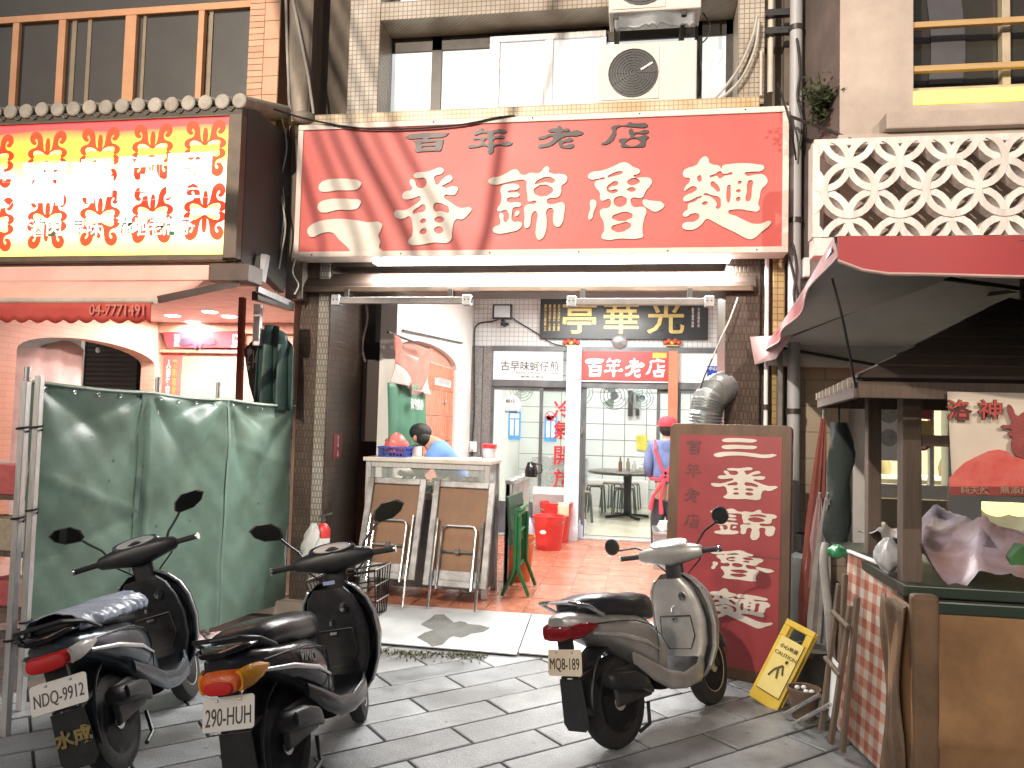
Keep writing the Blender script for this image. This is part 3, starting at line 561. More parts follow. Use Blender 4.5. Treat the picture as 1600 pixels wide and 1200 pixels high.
for c, cy, lb in ((804, 665, 'blue rectangular sticker below the round white sticker'), (860, 668, 'blue rectangular sticker below the no smoking sign')):
    t = thing('blue_sticker', lb, 'sticker', (XX(c), YD+.02, ZZ(cy+20, c)), 'blue door stickers')
    yy = YD-.006 if c < 840 else YD+.034
    MB().prism([(XX(c, cy)+dx*.085, yy, ZZ(cy, c)+dz*.19) for dx, dz in ((-1, -.9), (-.9, -1), (.9, -1), (1, -.9), (1, .9), (.9, 1), (-.9, 1), (-1, .9))], (0, -.002, 0)).build('panel', m_bluest, t)
    for q in (-.035, .035): box('bottle_print', XX(c, cy)+q-.022, XX(c, cy)+q+.022, yy-.004, yy-.002, ZZ(cy, c)-.13, ZZ(cy, c)+.08, m_white_let, t, 0)
    box('heading_print', XX(c, cy)-.06, XX(c, cy)+.06, yy-.004, yy-.002, ZZ(cy, c)+.10, ZZ(cy, c)+.16, m_white_let, t, 0)
t = thing('no_smoking_sticker', 'round red and white no smoking sticker on the glass door', 'sticker', (XX(859), YD+.03, ZZ(660, 859)))
cc = (XX(859, 650), YD+.030, ZZ(650, 859)); MB().lathe([(0, 0), (.068, 0), (.068, .003), (0, .003)], cc, 'y', 24).build('disc', m_white_let, t)
MB().loft([[Vector(cc)+Vector((r*math.cos(2*math.pi*k/24), d, r*math.sin(2*math.pi*k/24))) for k in range(24)] for r, d in ((.065, -.001), (.065, -.004), (.052, -.004), (.052, -.001), (.065, -.001))], cap=False).build('ring', m_rpaint, t)
MB().bar(Vector(cc)+Vector((-.04, -.003, .04)), Vector(cc)+Vector((.04, -.003, -.04)), .012, .003, up=(0, 1, 0)).build('slash', m_rpaint, t); MB().box(cc[0]-.035, cc[0]+.035, cc[1]-.0015, cc[1]-.0005, cc[2]-.008, cc[2]+.008).build('cigarette', m_blk_let, t)

# ------------------------------------------------------------ inside the shop
room = thing('shop_room', 'bright white tiled dining room behind the glass doors', 'room', (-.4, 12.5, .15))
m_itile_g = mat('tile_joint_grey', (.22, .25, .25), rough=.7)
box('floor', -2.25, 1.3, YD+.15, 14.6, .05, .15, mat('cream_floor', (.62, .60, .48), (.55, .53, .42), rough=.22, scale=2), room, 0)
wb = box('back_wall', -2.25, 1.3, 14.6, 14.7, .15, 3.2, m_itile_g, room, 0)
m_itile = mat('white_glazed_tile', (.80, .84, .83), (.76, .80, .79), rough=.18, scale=3, rand=.03)
ob = MB().box(-.193, .193, -.01, 0, -.143, .143).build('wall_tile', m_itile); itm = ob.data; bpy.data.objects.remove(ob)
for i in range(9):
    for j in range(10): q = link('wall_tile', itm, None, wb); q.location = Vector((-2.05+i*.4, 14.6, .30+j*.3))-WL[room]
box('side_wall', -2.35, -2.25, YD+.15, 14.7, .05, 3.2, m_white, room, 0); box('side_wall', 1.3, 1.4, YD+.15, 14.7, .05, 3.2, m_white, room, 0)
box('ceiling', -2.4, 1.4, YD+.15, 14.7, 3.0, 3.1, m_white, room, 0)
box('dado', -1.3, .2, 14.2, 14.6, .15, .62, m_white, room, .01)
tube_lamp('fluorescent_lamp', 'white fluorescent ceiling lamp inside the dining room', (-.6, 11.6, 2.9), 1.3, 'x', 26, 'dining room lamps')
tube_lamp('fluorescent_lamp', 'white fluorescent ceiling lamp over the round dining table', (-.2, 13.2, 2.9), 1.3, 'x', 26, 'dining room lamps')
m_leg = mat('grey_green_tube', (.16, .20, .19), (.10, .13, .12), rough=.35, metal=.4)
# round table with bottles
c = PZ(980, 737, .93); tx, ty = c.x, 12.6
t = thing('round_table', 'round dining table with bottles and stacked bowls inside the shop', 'table', (tx, ty, .15))
MB().lathe([(0, .70), (.62, .70), (.64, .715), (.64, .74), (.62, .75), (0, .75)], (tx, ty, .15), n=32).build('tabletop', mat('table_laminate', (.10, .085, .07), (.07, .06, .05), rough=.3), t, smooth=True)
MB().lathe([(.07, .70), (.06, .5), (.06, .08), (.09, .06)], (tx, ty, .15)).build('pedestal', m_black, t, smooth=True)
for a in range(4): MB().bar((tx, ty, .20), (tx+.38*math.cos(a*1.571+.5), ty+.38*math.sin(a*1.571+.5), .17), .06, .04).build('foot', m_black, t, bevel=.006)
for k, (dx, dy, h, r, cc) in enumerate(((-.12, -.1, .22, .03, (.25, .12, .05)), (.0, .05, .20, .032, (.35, .30, .22)), (.1, -.12, .17, .035, (.6, .62, .6)), (.22, 0, .12, .05, (.7, .68, .62)))):
    o = MB().lathe([(0, 0), (r, 0), (r, h*.6), (r*.5, h*.75), (r*.45, h), (0, h)], (tx+dx, ty+dy, .90), n=12).build('condiment_bottle', mat('condiment%d' % k, cc, rough=.25), smooth=True)
    tag(o, ['brown sauce bottle on the round dining table', 'tan sauce bottle at the middle of the round dining table', 'pale grey jar on the round dining table', 'wide cream jar on the round dining table'][k], 'bottle', 'bottles on the dining table')
def stool(x, y, lab, rot=0):
    t = thing('stool', lab, 'stool', (x, y, .15), 'metal stools around the dining table'); s = .15
    MB().lathe([(0, .44), (.15, .44), (.155, .452), (.15, .465), (0, .465)], (x, y, .15), n=20).build('seat', mat('stool_seat', (.30, .22, .15), rough=.4), t, smooth=True)
    for a in range(2):
        for e in (-1, 1):
            an = rot+a*math.pi/2; d = Vector((math.cos(an), math.sin(an), 0)); q = Vector((-d.y, d.x, 0)); P = Vector((x, y, .15))
            MB().tube([P+e*d*.17+q*.12+Vector((0, 0, 0)), P+e*d*.14+q*.10+Vector((0, 0, .40)), P+e*d*.14+q*.07+Vector((0, 0, .437)), P+e*d*.14-q*.07+Vector((0, 0, .437)), P+e*d*.14-q*.10+Vector((0, 0, .40)), P+e*d*.17-q*.12], .011, 8).build('leg_frame', m_leg, t, smooth=True)
for k, (px, py) in enumerate(((930, 800), (956, 792), (985, 790), (905, 815), (975, 806), (868, 800))):
    p = PZ(px, py, .15); stool(p.x, min(p.y, 13.9), ['metal stool seen through the doorway beside the table leg', 'metal stool in front of the round dining table', 'metal stool in the doorway view next to the person in blue', 'metal stool right behind the door frame', 'metal stool nearest the open doorway', 'metal stool seen through the red lettered glass door'][k], k*.7)
def fan(px, py, Y, r, lab):
    c = PY(px, py, Y); t = thing('wall_fan', lab, 'fan', c, 'dining room fans')
    for rr in (r, r*.75, r*.5, r*.28): MB().tube([c+Vector((rr*math.cos(2*math.pi*k/20), -.05*(1-rr/r), rr*math.sin(2*math.pi*k/20))) for k in range(21)], .006, 5).build('guard_ring', m_leg, t)
    for a in range(3):
        an = a*2.094; MB().sheet(lambda u, v: c+Vector(((.03+u*(r*.8))*math.cos(an+(v-.5)*.9), .03+.04*(v-.5), (.03+u*r*.8)*math.sin(an+(v-.5)*.9))), 3, 4).build('blade', mat('fan_blade', (.35, .42, .40), rough=.4), t, solid=.004)
    MB().cyl(c+Vector((0, -.02, 0)), c+Vector((0, .14, 0)), .06).build('motor', m_leg, t, smooth=True); MB().bar(c+Vector((0, .1, 0)), c+Vector((0, .1, .75)), .03).build('stem', m_leg, t)
fan(905, 612, 12.4, .22, 'ceiling hung fan near the doorway frame'); fan(960, 618, 13.2, .24, 'ceiling hung fan above the round dining table'); fan(1003, 622, 13.6, .2, 'ceiling hung fan farthest inside the dining room'); fan(815, 608, 12.8, .2, 'ceiling hung fan behind the round white sticker')
o = MB().prism([PY(994, 680, 14.55), PY(1011, 680, 14.55), PY(1011, 705, 14.55), PY(995, 702, 14.55)], (0, .003, 0)).build('yellow_notice', mat('yellow_paper', (.80, .72, .12), rough=.7)); tag(o, 'yellow paper notice on the white tiled wall inside', 'notice')
o = MB().box(-1.9, -.9, 13.9, 14.4, .15, 1.02).build('steel_cabinet', m_steel, bevel=.01); tag(o, 'low stainless cabinet at the back of the dining room', 'cabinet')
for k, (px, w_) in enumerate(((985, .09), (996, .07))):
    o = box('hanging_ladle_rack', PY(px, 640, 14.5).x-w_/2, PY(px, 640, 14.5).x+w_/2, 14.47, 14.58, PY(px, 650, 14.5).z, PY(px, 610, 14.5).z, m_dkframe, None, .006); tag(o, ['dark narrow rack on the back wall above the table', 'smaller dark rack beside the narrow rack on the back wall'][k], 'rack')
# ------------------------------------------------------------ people helper
def skin(name, J, E_, m, parent=None, root=None, sub=2):
    """J: name -> (point, radius or (rx, ry)); one continuous skinned surface"""
    ks = list(J); me = bpy.data.meshes.new(name); off = WL.get(parent, Vector()) if parent else Vector()
    me.from_pydata([Vector(J[k][0])-off for k in ks], [(ks.index(a), ks.index(b)) for a, b in E_], []); me.update()
    o = link(name, me, m, parent); md = o.modifiers.new('k', 'SKIN'); md.use_smooth_shade = True
    if not me.skin_vertices:
        me.skin_vertices.new() if hasattr(me.skin_vertices, 'new') else None
    sv = me.skin_vertices[0].data
    for i, k in enumerate(ks):
        r = J[k][1]; sv[i].radius = r if isinstance(r, tuple) else (r, r); sv[i].use_root = (k == (root or ks[0]))
    q = o.modifiers.new('u', 'SUBSURF'); q.levels = q.render_levels = sub
    return o
m_skin = mat('skin', (.52, .33, .23), (.45, .27, .18), rough=.55, scale=9)
m_hair = mat('black_hair', (.016, .014, .013), (.008, .007, .007), rough=.5, scale=60, bump=.5)
m_blueshirt = mat('light_blue_shirt', (.17, .33, .72), (.12, .25, .60), rough=.8, scale=7, bump=.3)
m_denim = mat('dull_blue_shirt', (.16, .22, .42), (.11, .15, .32), rough=.85, scale=8, bump=.3)
m_trouser = mat('dark_trousers', (.05, .055, .07), rough=.85, bump=.2)
def chainE(*ks): return list(zip(ks[:-1], ks[1:]))

# ------------------------------------------------------------ counter with display case
Yc = 6.42; cx0, cx1 = PY(572, 712, Yc).x, PY(766, 720, Yc).x; cz = PY(670, 717, Yc).z; Yc2 = PX(782, 714, cx1).y
ct = thing('food_counter', 'stainless food counter with glass display front and pale top at the arcade entrance', 'counter', ((cx0+cx1)/2, Yc, FZ))
m_ctop = mat('cream_top', (.62, .60, .56), (.52, .46, .38), rough=.35, scale=4)
box('top', cx0-.02, cx1+.02, Yc-.02, Yc2, cz-.035, cz, m_ctop, ct, .006)
zg = cz-.30
for x in (cx0, cx1-.05): box('post', x, x+.05, Yc, Yc+.05, FZ, cz-.035, m_alu, ct, .004); box('post', x, x+.05, Yc2-.06, Yc2-.01, FZ, cz-.035, m_alu, ct, .004)
box('rail', cx0+.05, cx1-.05, Yc+.002, Yc+.045, cz-.085, cz-.035, m_alu, ct, .003); box('rail', cx0+.05, cx1-.05, Yc+.002, Yc+.045, zg-.05, zg, m_alu, ct, .003)
box('shelf', cx0+.03, cx1-.03, Yc+.05, Yc2-.06, zg-.04, zg-.02, m_steel, ct, .003)
box('base_panel', cx0+.03, cx1-.03, Yc+.05, Yc2-.06, FZ+.06, zg-.04, mat('grey_panel', (.28, .29, .30), (.18, .18, .19), rough=.5), ct, .004)
box('pane', cx0+.05, cx1-.05, Yc+.015, Yc+.021, zg, cz-.085, m_glass, ct, 0)
box('side_pane', cx1-.03, cx1-.024, Yc+.05, Yc2-.06, zg, cz-.035, mat('frosted_side', (.55, .60, .60), (.48, .52, .52), rough=.2), ct, 0)
box('side_panel', cx1-.03, cx1-.022, Yc+.05, Yc2-.06, FZ+.06, zg-.03, mat('dark_blue_panel', (.085, .1, .12)), ct, 0)
# food in the case
b = MB()
for k in range(60): a, r = random.uniform(0, 6.28), random.uniform(0, 1); p = Vector((cx0+.42+.28*r*math.cos(a), Yc+.25+.12*r*math.sin(a), zg+.02+.16*(1-r)*random.random())); b.sheet(lambda u, v: p+Vector(((u-.5)*.11*math.cos(a)-(v-.5)*.05, (v-.5)*.08, .03*math.sin(u*3)+(u-.5)*.09*math.sin(a*3))), 2, 2)
o = b.build('leaf_greens', mat('leaf_green', (.07, .20, .06), (.04, .12, .04), rough=.5), solid=.003); tag(o, 'heap of dark green vegetables in the counter display case', 'vegetables')
for k, (x, c_, lb) in enumerate(((cx1-.42, (.55, .18, .05), 'orange food tray in the counter display case'), (cx1-.22, (.45, .12, .05), 'brick red food tray in the counter display case'))):
    t = thing('food_tray', lb, 'tray', (x, Yc+.2, zg), 'trays in the display case'); mm = mat('tray%d' % k, c_, rough=.4)
    MB().loft([[Vector((x+sx*w_, Yc+.22+sy*w_*.8, z)) for sx, sy in ((-1, -1), (1, -1), (1, 1), (-1, 1))] for w_, z in ((.075, zg), (.095, zg+.10), (.09, zg+.10), (.07, zg+.015))]).build('tray', mm, t)
    bb = MB()
    for q in range(9): bb.ell((x+random.uniform(-.06, .06), Yc+.22+random.uniform(-.05, .05), zg+.10+random.uniform(0, .04)), (.03, .03, .022), 7, 5)
    bb.build('food', mat('food%d' % k, (.60, .50, .36) if k == 0 else (.5, .30, .18), rough=.6), t, smooth=True)

# seated man bent over the counter, phone at his ear side
hd = PY(655, 681, 7.05)
man = thing('person', 'person in a light blue shirt bent over behind the food counter', 'person', (hd.x+.25, 7.1, FZ))
bx, by = hd.x, 7.05
pel = Vector((bx+.34, by+.12, .92)); 
skin('body', {'pelvis': (pel, .13), 'belly': (pel+Vector((-.02, 0, .18)), .13), 'chest': (Vector((bx+.20, by+.06, 1.30)), (.15, .13)), 'neck': (Vector((bx+.08, by+.02, 1.43)), .058), 'jaw': (Vector((bx+.02, by-.02, 1.45)), .075), 'head': (hd+Vector((0, 0, -.01)), .092), 'top': (hd+Vector((-.0, 0, .05)), .07),
    'shR': (Vector((bx+.24, by-.16, 1.36)), .06), 'elR': (Vector((bx+.10, by-.30, 1.14)), .045), 'wrR': (Vector((bx-.09, by-.20, 1.31)), .032), 'haR': (Vector((bx-.12, by-.15, 1.37)), .034),
    'shL': (Vector((bx+.14, by+.24, 1.34)), .06), 'elL': (Vector((bx-.02, by+.26, 1.12)), .045), 'wrL': (Vector((bx-.14, by+.04, 1.10)), .032), 'haL': (Vector((bx-.19, by-.02, 1.12)), .034),
    'knR': (pel+Vector((-.40, -.10, -.02)), .075), 'anR': (pel+Vector((-.36, -.10, -.50)), .05), 'toR': (pel+Vector((-.50, -.10, -.55)), .04), 'knL': (pel+Vector((-.38, .12, -.02)), .075), 'anL': (pel+Vector((-.34, .12, -.50)), .05), 'toL': (pel+Vector((-.48, .12, -.55)), .04)},
    chainE('pelvis', 'belly', 'chest', 'neck', 'jaw', 'head', 'top')+chainE('chest', 'shR', 'elR', 'wrR', 'haR')+chainE('chest', 'shL', 'elL', 'wrL', 'haL')+chainE('pelvis', 'knR', 'anR', 'toR')+chainE('pelvis', 'knL', 'anL', 'toL'), m_skin, man)
skin('shirt', {'p': (pel+Vector((0, 0, .02)), .16), 'b': (pel+Vector((-.02, 0, .18)), .155), 'c': (Vector((bx+.22, by+.06, 1.29)), (.18, .155)), 'c2': (Vector((bx+.15, by+.05, 1.38)), .09), 'sR': (Vector((bx+.24, by-.16, 1.35)), .085), 'eR': (Vector((bx+.15, by-.25, 1.22)), .07), 'sL': (Vector((bx+.14, by+.24, 1.34)), .085), 'eL': (Vector((bx+.04, by+.26, 1.22)), .07)},
    chainE('p', 'b', 'c', 'c2')+chainE('c', 'sR', 'eR')+chainE('c', 'sL', 'eL'), m_blueshirt, man)
skin('trousers', {'p': (pel, .16), 'kR': (pel+Vector((-.40, -.10, -.02)), .095), 'aR': (pel+Vector((-.36, -.10, -.45)), .07), 'kL': (pel+Vector((-.38, .12, -.02)), .095), 'aL': (pel+Vector((-.34, .12, -.45)), .07)}, chainE('p', 'kR', 'aR')+chainE('p', 'kL', 'aL'), m_trouser, man)
MB().ell(hd+Vector((.012, .0, .035)), (.108, .102, .088), 18, 12).build('hair', m_hair, man, smooth=True)
MB().ell(hd+Vector((.05, -.02, -.02)), (.068, .085, .075), 16, 10).build('hair', m_hair, man, smooth=True)
MB().ell(hd+Vector((-.01, -.098, -.02)), (.018, .012, .03), 10, 7).build('ear', m_skin, man, smooth=True)
for k in range(5): MB().tube([Vector((bx-.12, by-.17+.018*k, 1.385)), Vector((bx-.15, by-.175+.018*k, 1.415)), Vector((bx-.135, by-.17+.016*k, 1.44+.006*(2-abs(k-2)))) if k else Vector((bx-.10, by-.19, 1.43))], [.010, .009, .007], 7).build('finger', m_skin, man, smooth=True)
b = MB().obox((bx-.115, by-.165, 1.425), Vector((.012, .0, .03)), Vector((0, .035, 0)), Vector((.004, 0, -.002))); o = b.build('phone', m_blackgloss, bevel=.004); tag(o, 'dark phone held by the person bent over behind the counter', 'phone')
o = thing('counter_stool', 'plain stool under the person behind the food counter', 'stool', (pel.x, pel.y, FZ)); MB().lathe([(0, 0), (.16, 0), (.17, .015), (.16, .03), (0, .03)], (pel.x, pel.y, .76)).build('seat', m_wood, o, smooth=True)
for a in range(4): MB().cyl((pel.x+.1*math.cos(a*1.57+.7), pel.y+.1*math.sin(a*1.57+.7), .76), (pel.x+.17*math.cos(a*1.57+.7), pel.y+.17*math.sin(a*1.57+.7), FZ), .014, n=8).build('leg', m_steel, o, smooth=True)

# blue basket with a red plastic bag on the counter
p = PY(618, 708, 6.62); bw, bd, bh = .125, .10, .085; z0 = cz
t = thing('basket', 'blue plastic basket standing on the food counter', 'basket', (p.x, 6.62, z0)); m_bask = mat('blue_plastic', (.05, .10, .45), (.035, .07, .34), rough=.35)
b = MB()
for sx in (-1, 1):
    for k in range(7): yy = 6.62-bd+2*bd*k/6; b.bar((p.x+sx*(bw-.015), yy, z0), (p.x+sx*bw, yy, z0+bh), .008)
for sy in (-1, 1):
    for k in range(9): xx = p.x-bw+2*bw*k/8; b.bar((xx, 6.62+sy*(bd-.015), z0), (xx, 6.62+sy*bd, z0+bh), .008)
b.build('side_bars', m_bask, t)
b = MB()
for z, e in ((z0+.006, -.012), (z0+bh*.5, -.004), (z0+bh, .006)):
    pts = [(p.x+sx*(bw+e), 6.62+sy*(bd+e), z) for sx, sy in ((-1, -1), (1, -1), (1, 1), (-1, 1), (-1, -1))]
    for q in range(4): b.bar(pts[q], pts[q+1], .014 if z > z0+.08 else .008)
b.build('rim', m_bask, t); box('bottom', p.x-bw+.015, p.x+bw-.015, 6.62-bd+.015, 6.62+bd-.015, z0+.001, z0+.006, m_bask, t, 0)
c = Vector((p.x+.005, 6.62, z0+.10)); b = MB(); n, m_ = 22, 12; rings = []
for j in range(m_):
    th = math.pi*(j+.02)/(m_-1+.04); ring = []
    for k in range(n):
        a = 2*math.pi*k/n; r = 1+.22*noise2(a*2, th*3, 1.3)+.10*math.sin(9*a+th*4); zz_ = math.cos(th); w_ = math.sin(th)*(1.0 if zz_ < .3 else (1.05-.5*(zz_-.3)))
        ring.append(c+Vector((.10*w_*r*math.cos(a), .085*w_*r*math.sin(a), .11*zz_*(1+.15*noise2(a, 2, 4)))))
    rings.append(ring)
b.loft(rings); o = b.build('plastic_bag', mat('pink_red_bag', (.78, .22, .20), (.68, .14, .13), rough=.3, scale=8, bump=.3), smooth=60); tag(o, 'crumpled pink red plastic bag in the blue basket', 'bag')
# tub on the counter's far corner
p = PY(767, 690, 7.05); t = thing('plastic_tub', 'small white tub with a red lid at the counter corner', 'tub', (p.x, 7.0, cz))
MB().lathe([(0, 0), (.055, 0), (.065, .09), (0, .09)], (p.x, 6.98, cz), n=18).build('body', mat('milky_plastic', (.7, .68, .74), rough=.4), t, smooth=True); MB().lathe([(0, .09), (.072, .09), (.072, .125), (.065, .13), (0, .13)], (p.x, 6.98, cz), n=18).build('lid', mat('red_plastic', (.70, .06, .06), (.60, .04, .04), rough=.35), t, smooth=True)
o = box('paper_pad', p.x-.13, p.x-.03, 6.72, 6.80, cz, cz+.012, m_white_let, None, .002); tag(o, 'white paper pad lying on the counter top', 'paper')

# low side bench right of the counter
bx0, bx1 = cx1+.045, PY(811, 760, 7.6).x; t = thing('side_bench', 'low grey steel bench right behind the food counter', 'bench', (bx0, 7.3, FZ)); zbk = PY(800, 745, 7.4).z
box('top', bx0, bx1+.06, Yc2+.03, 8.2, zbk-.04, zbk, m_steel, t, .005)
for x in (bx0+.02, bx1): 
    for y in (Yc2+.06, 8.15): MB().bar((x, y, FZ), (x, y, zbk-.04), .035).build('leg', m_steel, t)
box('side_panel', bx1+.02, bx1+.03, Yc2+.1, 8.1, FZ+.35, zbk-.04, mat('marbled_panel', (.40, .38, .35), (.20, .18, .17), rough=.3, scale=6), t, .002)
o = thing('kettle', 'small dark kettle with a handle on the side bench', 'kettle', (bx0+.16, 7.5, zbk)); MB().lathe([(0, 0), (.06, 0), (.065, .06), (.04, .14), (0, .15)], (bx0+.16, 7.5, zbk)).build('body', m_blackgloss, o, smooth=True); MB().tube([(bx0+.20, 7.5, zbk+.13), (bx0+.26, 7.5, zbk+.12), (bx0+.265, 7.5, zbk+.05), (bx0+.215, 7.5, zbk+.03)], .008).build('handle', m_black, o, smooth=True)

# folded tables leaning against the counter, undersides out
m_hard = mat('brown_hardboard', (.25, .13, .06), (.15, .075, .035), rough=.6, scale=3, bump=.1, stretch=(1, 1, .5))
m_rim = mat('scuffed_metal_rim', (.34, .34, .34), (.12, .115, .11), rough=.45, metal=.3, scale=7)
def ftable(pxl, pxr, pyt, pyb, yb, yt, lab, rot):
    zt_, zb_ = PY((pxl+pxr)/2, pyt, yt).z, PY((pxl+pxr)/2, pyb, yb).z
    xa, xb = PY(pxl, (pyt+pyb)/2, (yb+yt)/2).x, PY(pxr, (pyt+pyb)/2, (yb+yt)/2).x; W_ = (xb-xa)/2; xc = (xa+xb)/2
    t = thing('folded_table', lab, 'table', (xc, yb, FZ), 'folded tables leaning on the counter')
    up = Vector((0, yt-yb, zt_-zb_)); Hh = up.length/2; up.normalize(); rx = Vector((math.cos(rot), math.sin(rot), 0)); nn = rx.cross(up); c = Vector((xc, (yb+yt)/2, (zb_+zt_)/2))
    MB().obox(c-nn*.014, rx*W_*.96, up*Hh*.97, nn*.008).build('tabletop', m_hard, t)
    ew = .055
    for s in (-1, 1):
        MB().obox(c+rx*s*(W_-ew/2)+nn*.004, rx*ew/2, up*Hh, nn*.018).build('edge_rim', m_rim, t, bevel=.006)
        MB().obox(c+up*s*(Hh-ew/2)+nn*.003, rx*(W_-ew), up*ew/2, nn*.017).build('edge_rim', m_rim, t, bevel=.006)
    MB().obox(c-up*Hh*.80+nn*.002, rx*(W_-ew), up*Hh*.10, nn*.008).build('apron', m_rim, t, bevel=.003)
    b0 = c+nn*.035
    for s in (-1, 1):
        MB().tube([b0+rx*s*(W_*.72)+up*Hh*.25, b0+rx*s*(W_*.72)-up*Hh*.9, Vector((b0.x+s*W_*.74, yb-.06-.05*(s > 0), FZ+.012))], .011, 8).build('leg', m_chrome, t, smooth=True)
    ra = W_*.55
    MB().tube([b0+rx*(-ra)-up*Hh*1.05, b0+rx*(-ra)+up*Hh*.02]+[b0+rx*(-ra+.05-.05*math.cos(a))+up*(Hh*.02+.05*math.sin(a)) for a in (.5, 1.0, 1.57)]+[b0+rx*(ra-.05+.05*math.sin(a))+up*(Hh*.02+.05*math.cos(a)) for a in (0, .6, 1.1, 1.57)]+[b0+rx*ra-up*Hh*1.05], .010, 8).build('leg_frame', m_chrome, t, smooth=True)
    MB().bar(b0-rx*ra-up*Hh*.35, b0+rx*ra-up*Hh*.35, .014).build('brace', m_chrome, t); MB().obox(b0-up*Hh*.35, rx*.02, up*.02, nn*.012).build('catch', m_black, t)
ftable(565, 659, 747, 905, 6.06, 6.34, 'folded table with its brown underside out, next to the brown mosaic pillar', -.05)
ftable(669, 769, 753, 919, 6.05, 6.33, 'folded table with its brown underside out, next to the green folding table', -.08)
# green folding table, edge on
m_green = mat('green_enamel', (.03, .20, .07), (.02, .14, .05), rough=.35)
g0 = PZ(795, 938, FZ); gx = -1.02
t = thing('green_folding_table', 'green folding table standing folded on the red tiles beside the counter', 'table', (gx, 6.8, FZ))
zt_ = PY(800, 792, 6.8).z
MB().obox((gx-.045, 6.85, (zt_+.55)/2+.06), Vector((.012, 0, 0)), Vector((.02, .28, 0)), Vector((-.02, 0, (zt_-.45)/2))).build('tabletop', mat('dark_green_board', (.03, .085, .05), (.02, .06, .035), rough=.4), t, bevel=.006)
for y in (6.62, 7.08):
    MB().tube([(gx-.01, y, zt_), (gx-.01, y, .36), (gx-.11, y-.05, FZ+.01)], .017, 8).build('leg', m_green, t, smooth=True); MB().tube([(gx+.025, y, zt_-.06), (gx+.02, y, .36), (gx+.11, y+.02, FZ+.01)], .017, 8).build('leg', m_green, t, smooth=True)
for z in (zt_-.06, .66, .36): MB().cyl((gx, 6.62, z), (gx, 7.08, z), .014, n=8).build('cross_bar', m_green, t, smooth=True)
MB().cyl((gx+.02, 6.62, zt_), (gx+.02, 7.08, zt_), .017, n=8).build('cross_bar', m_green, t, smooth=True)

# buckets and bottles by the doors
def bucket(px, py, r, h, m, lab, name='bucket', z=FZ, towel=False):
    p = PZ(px, py, z); t = thing(name, lab, 'bucket', (p.x, p.y, z), 'buckets by the glass doors')
    MB().lathe([(0, 0), (r*.74, 0), (r*.96, h*.88), (r*.985, h*.9), (r*.985, h*.985), (r*1.03, h*.99), (r*1.03, h), (r*.95, h), (r*.72, .02), (0, .02)], (p.x, p.y, z), n=28).build('body', m, t, smooth=True)
    MB().tube([(p.x+r*.98*math.cos(a), p.y-r*.98*abs(math.sin(a))*.9, z+h*.92-r*.35*math.sin(a)) for a in [math.pi*k/10 for k in range(11)]], .006, 6).build('handle', m_chrome, t, smooth=True)
    return p, t
m_redp = mat('red_plastic', (.70, .06, .06), (.60, .04, .04), rough=.35); m_orp = mat('orange_plastic', (.72, .20, .06), (.64, .15, .04), rough=.4)
p, t = bucket(857, 858, .20, .40, m_redp, 'red plastic bucket with a white label on the red tiles')
MB().ell((p.x-.05, p.y-.178, FZ+.22), (.04, .012, .025), 10, 7).build('label_patch', m_white_let, t)
p, t = bucket(868, 846, .215, .50, m_redp, 'taller red plastic bucket with a pale cloth, behind the labelled bucket')
o = MB().sheet(lambda u, v: (p.x+.04+.14*u, p.y-.225-.012*math.sin(u*7)+(.05*(1-v*4) if v < .25 else 0), FZ+.515-.17*v), 6, 8).build('cloth', mat('pale_cloth', (.66, .56, .40), rough=.9), solid=.004, smooth=True); tag(o, 'pale yellow cloth draped over the taller red bucket', 'cloth')
p, t = bucket(810, 906, .15, .42, m_orp, 'orange plastic bin behind the green folding table', 'bin')
def jug(px, py, lab, h=.28):
    p = PZ(px, py, FZ); t = thing('jug', lab, 'jug', (p.x, p.y, FZ), 'plastic jugs on the floor'); m = mat('bluish_jug', (.55, .60, .72), (.46, .52, .66), rough=.3)
    MB().loft([[Vector((p.x+w_*sup(4, a*math.pi/8)[0], p.y+d_*sup(4, a*math.pi/8)[1], FZ+z)) for a in range(16)] for w_, d_, z in ((.07, .05, 0), (.075, .055, .02), (.075, .055, h*.55), (.05, .045, h*.75), (.022, .022, h*.85), (.022, .022, h*.93))]).build('body', m, t, smooth=True)
    MB().cyl((p.x, p.y, FZ+h*.93), (p.x, p.y, FZ+h), .026).build('cap', mat('jug_cap', (.10, .18, .50), rough=.4), t, smooth=True); MB().tube([(p.x+.03, p.y, FZ+h*.85), (p.x+.085, p.y, FZ+h*.8), (p.x+.085, p.y, FZ+h*.55), (p.x+.06, p.y, FZ+h*.5)], .011, 7).build('handle', m, t, smooth=True)
jug(826, 838, 'pale plastic jug with a blue cap behind the red buckets'); jug(836, 838, 'pale plastic jug standing against the dark door kick panel'); jug(904, 841, 'bluish plastic jug at the foot of the pale blue door post', .30)
o = MB().obox((XX(868), YD-.12, .55), Vector((.26, 0, 0)), Vector((0, .012, .05)), Vector((0, -.06, .20))).build('grey_board', mat('grey_laminate', (.45, .46, .47), rough=.4), bevel=.008); tag(o, 'pale grey board leaning on the glass door behind the red buckets', 'board')

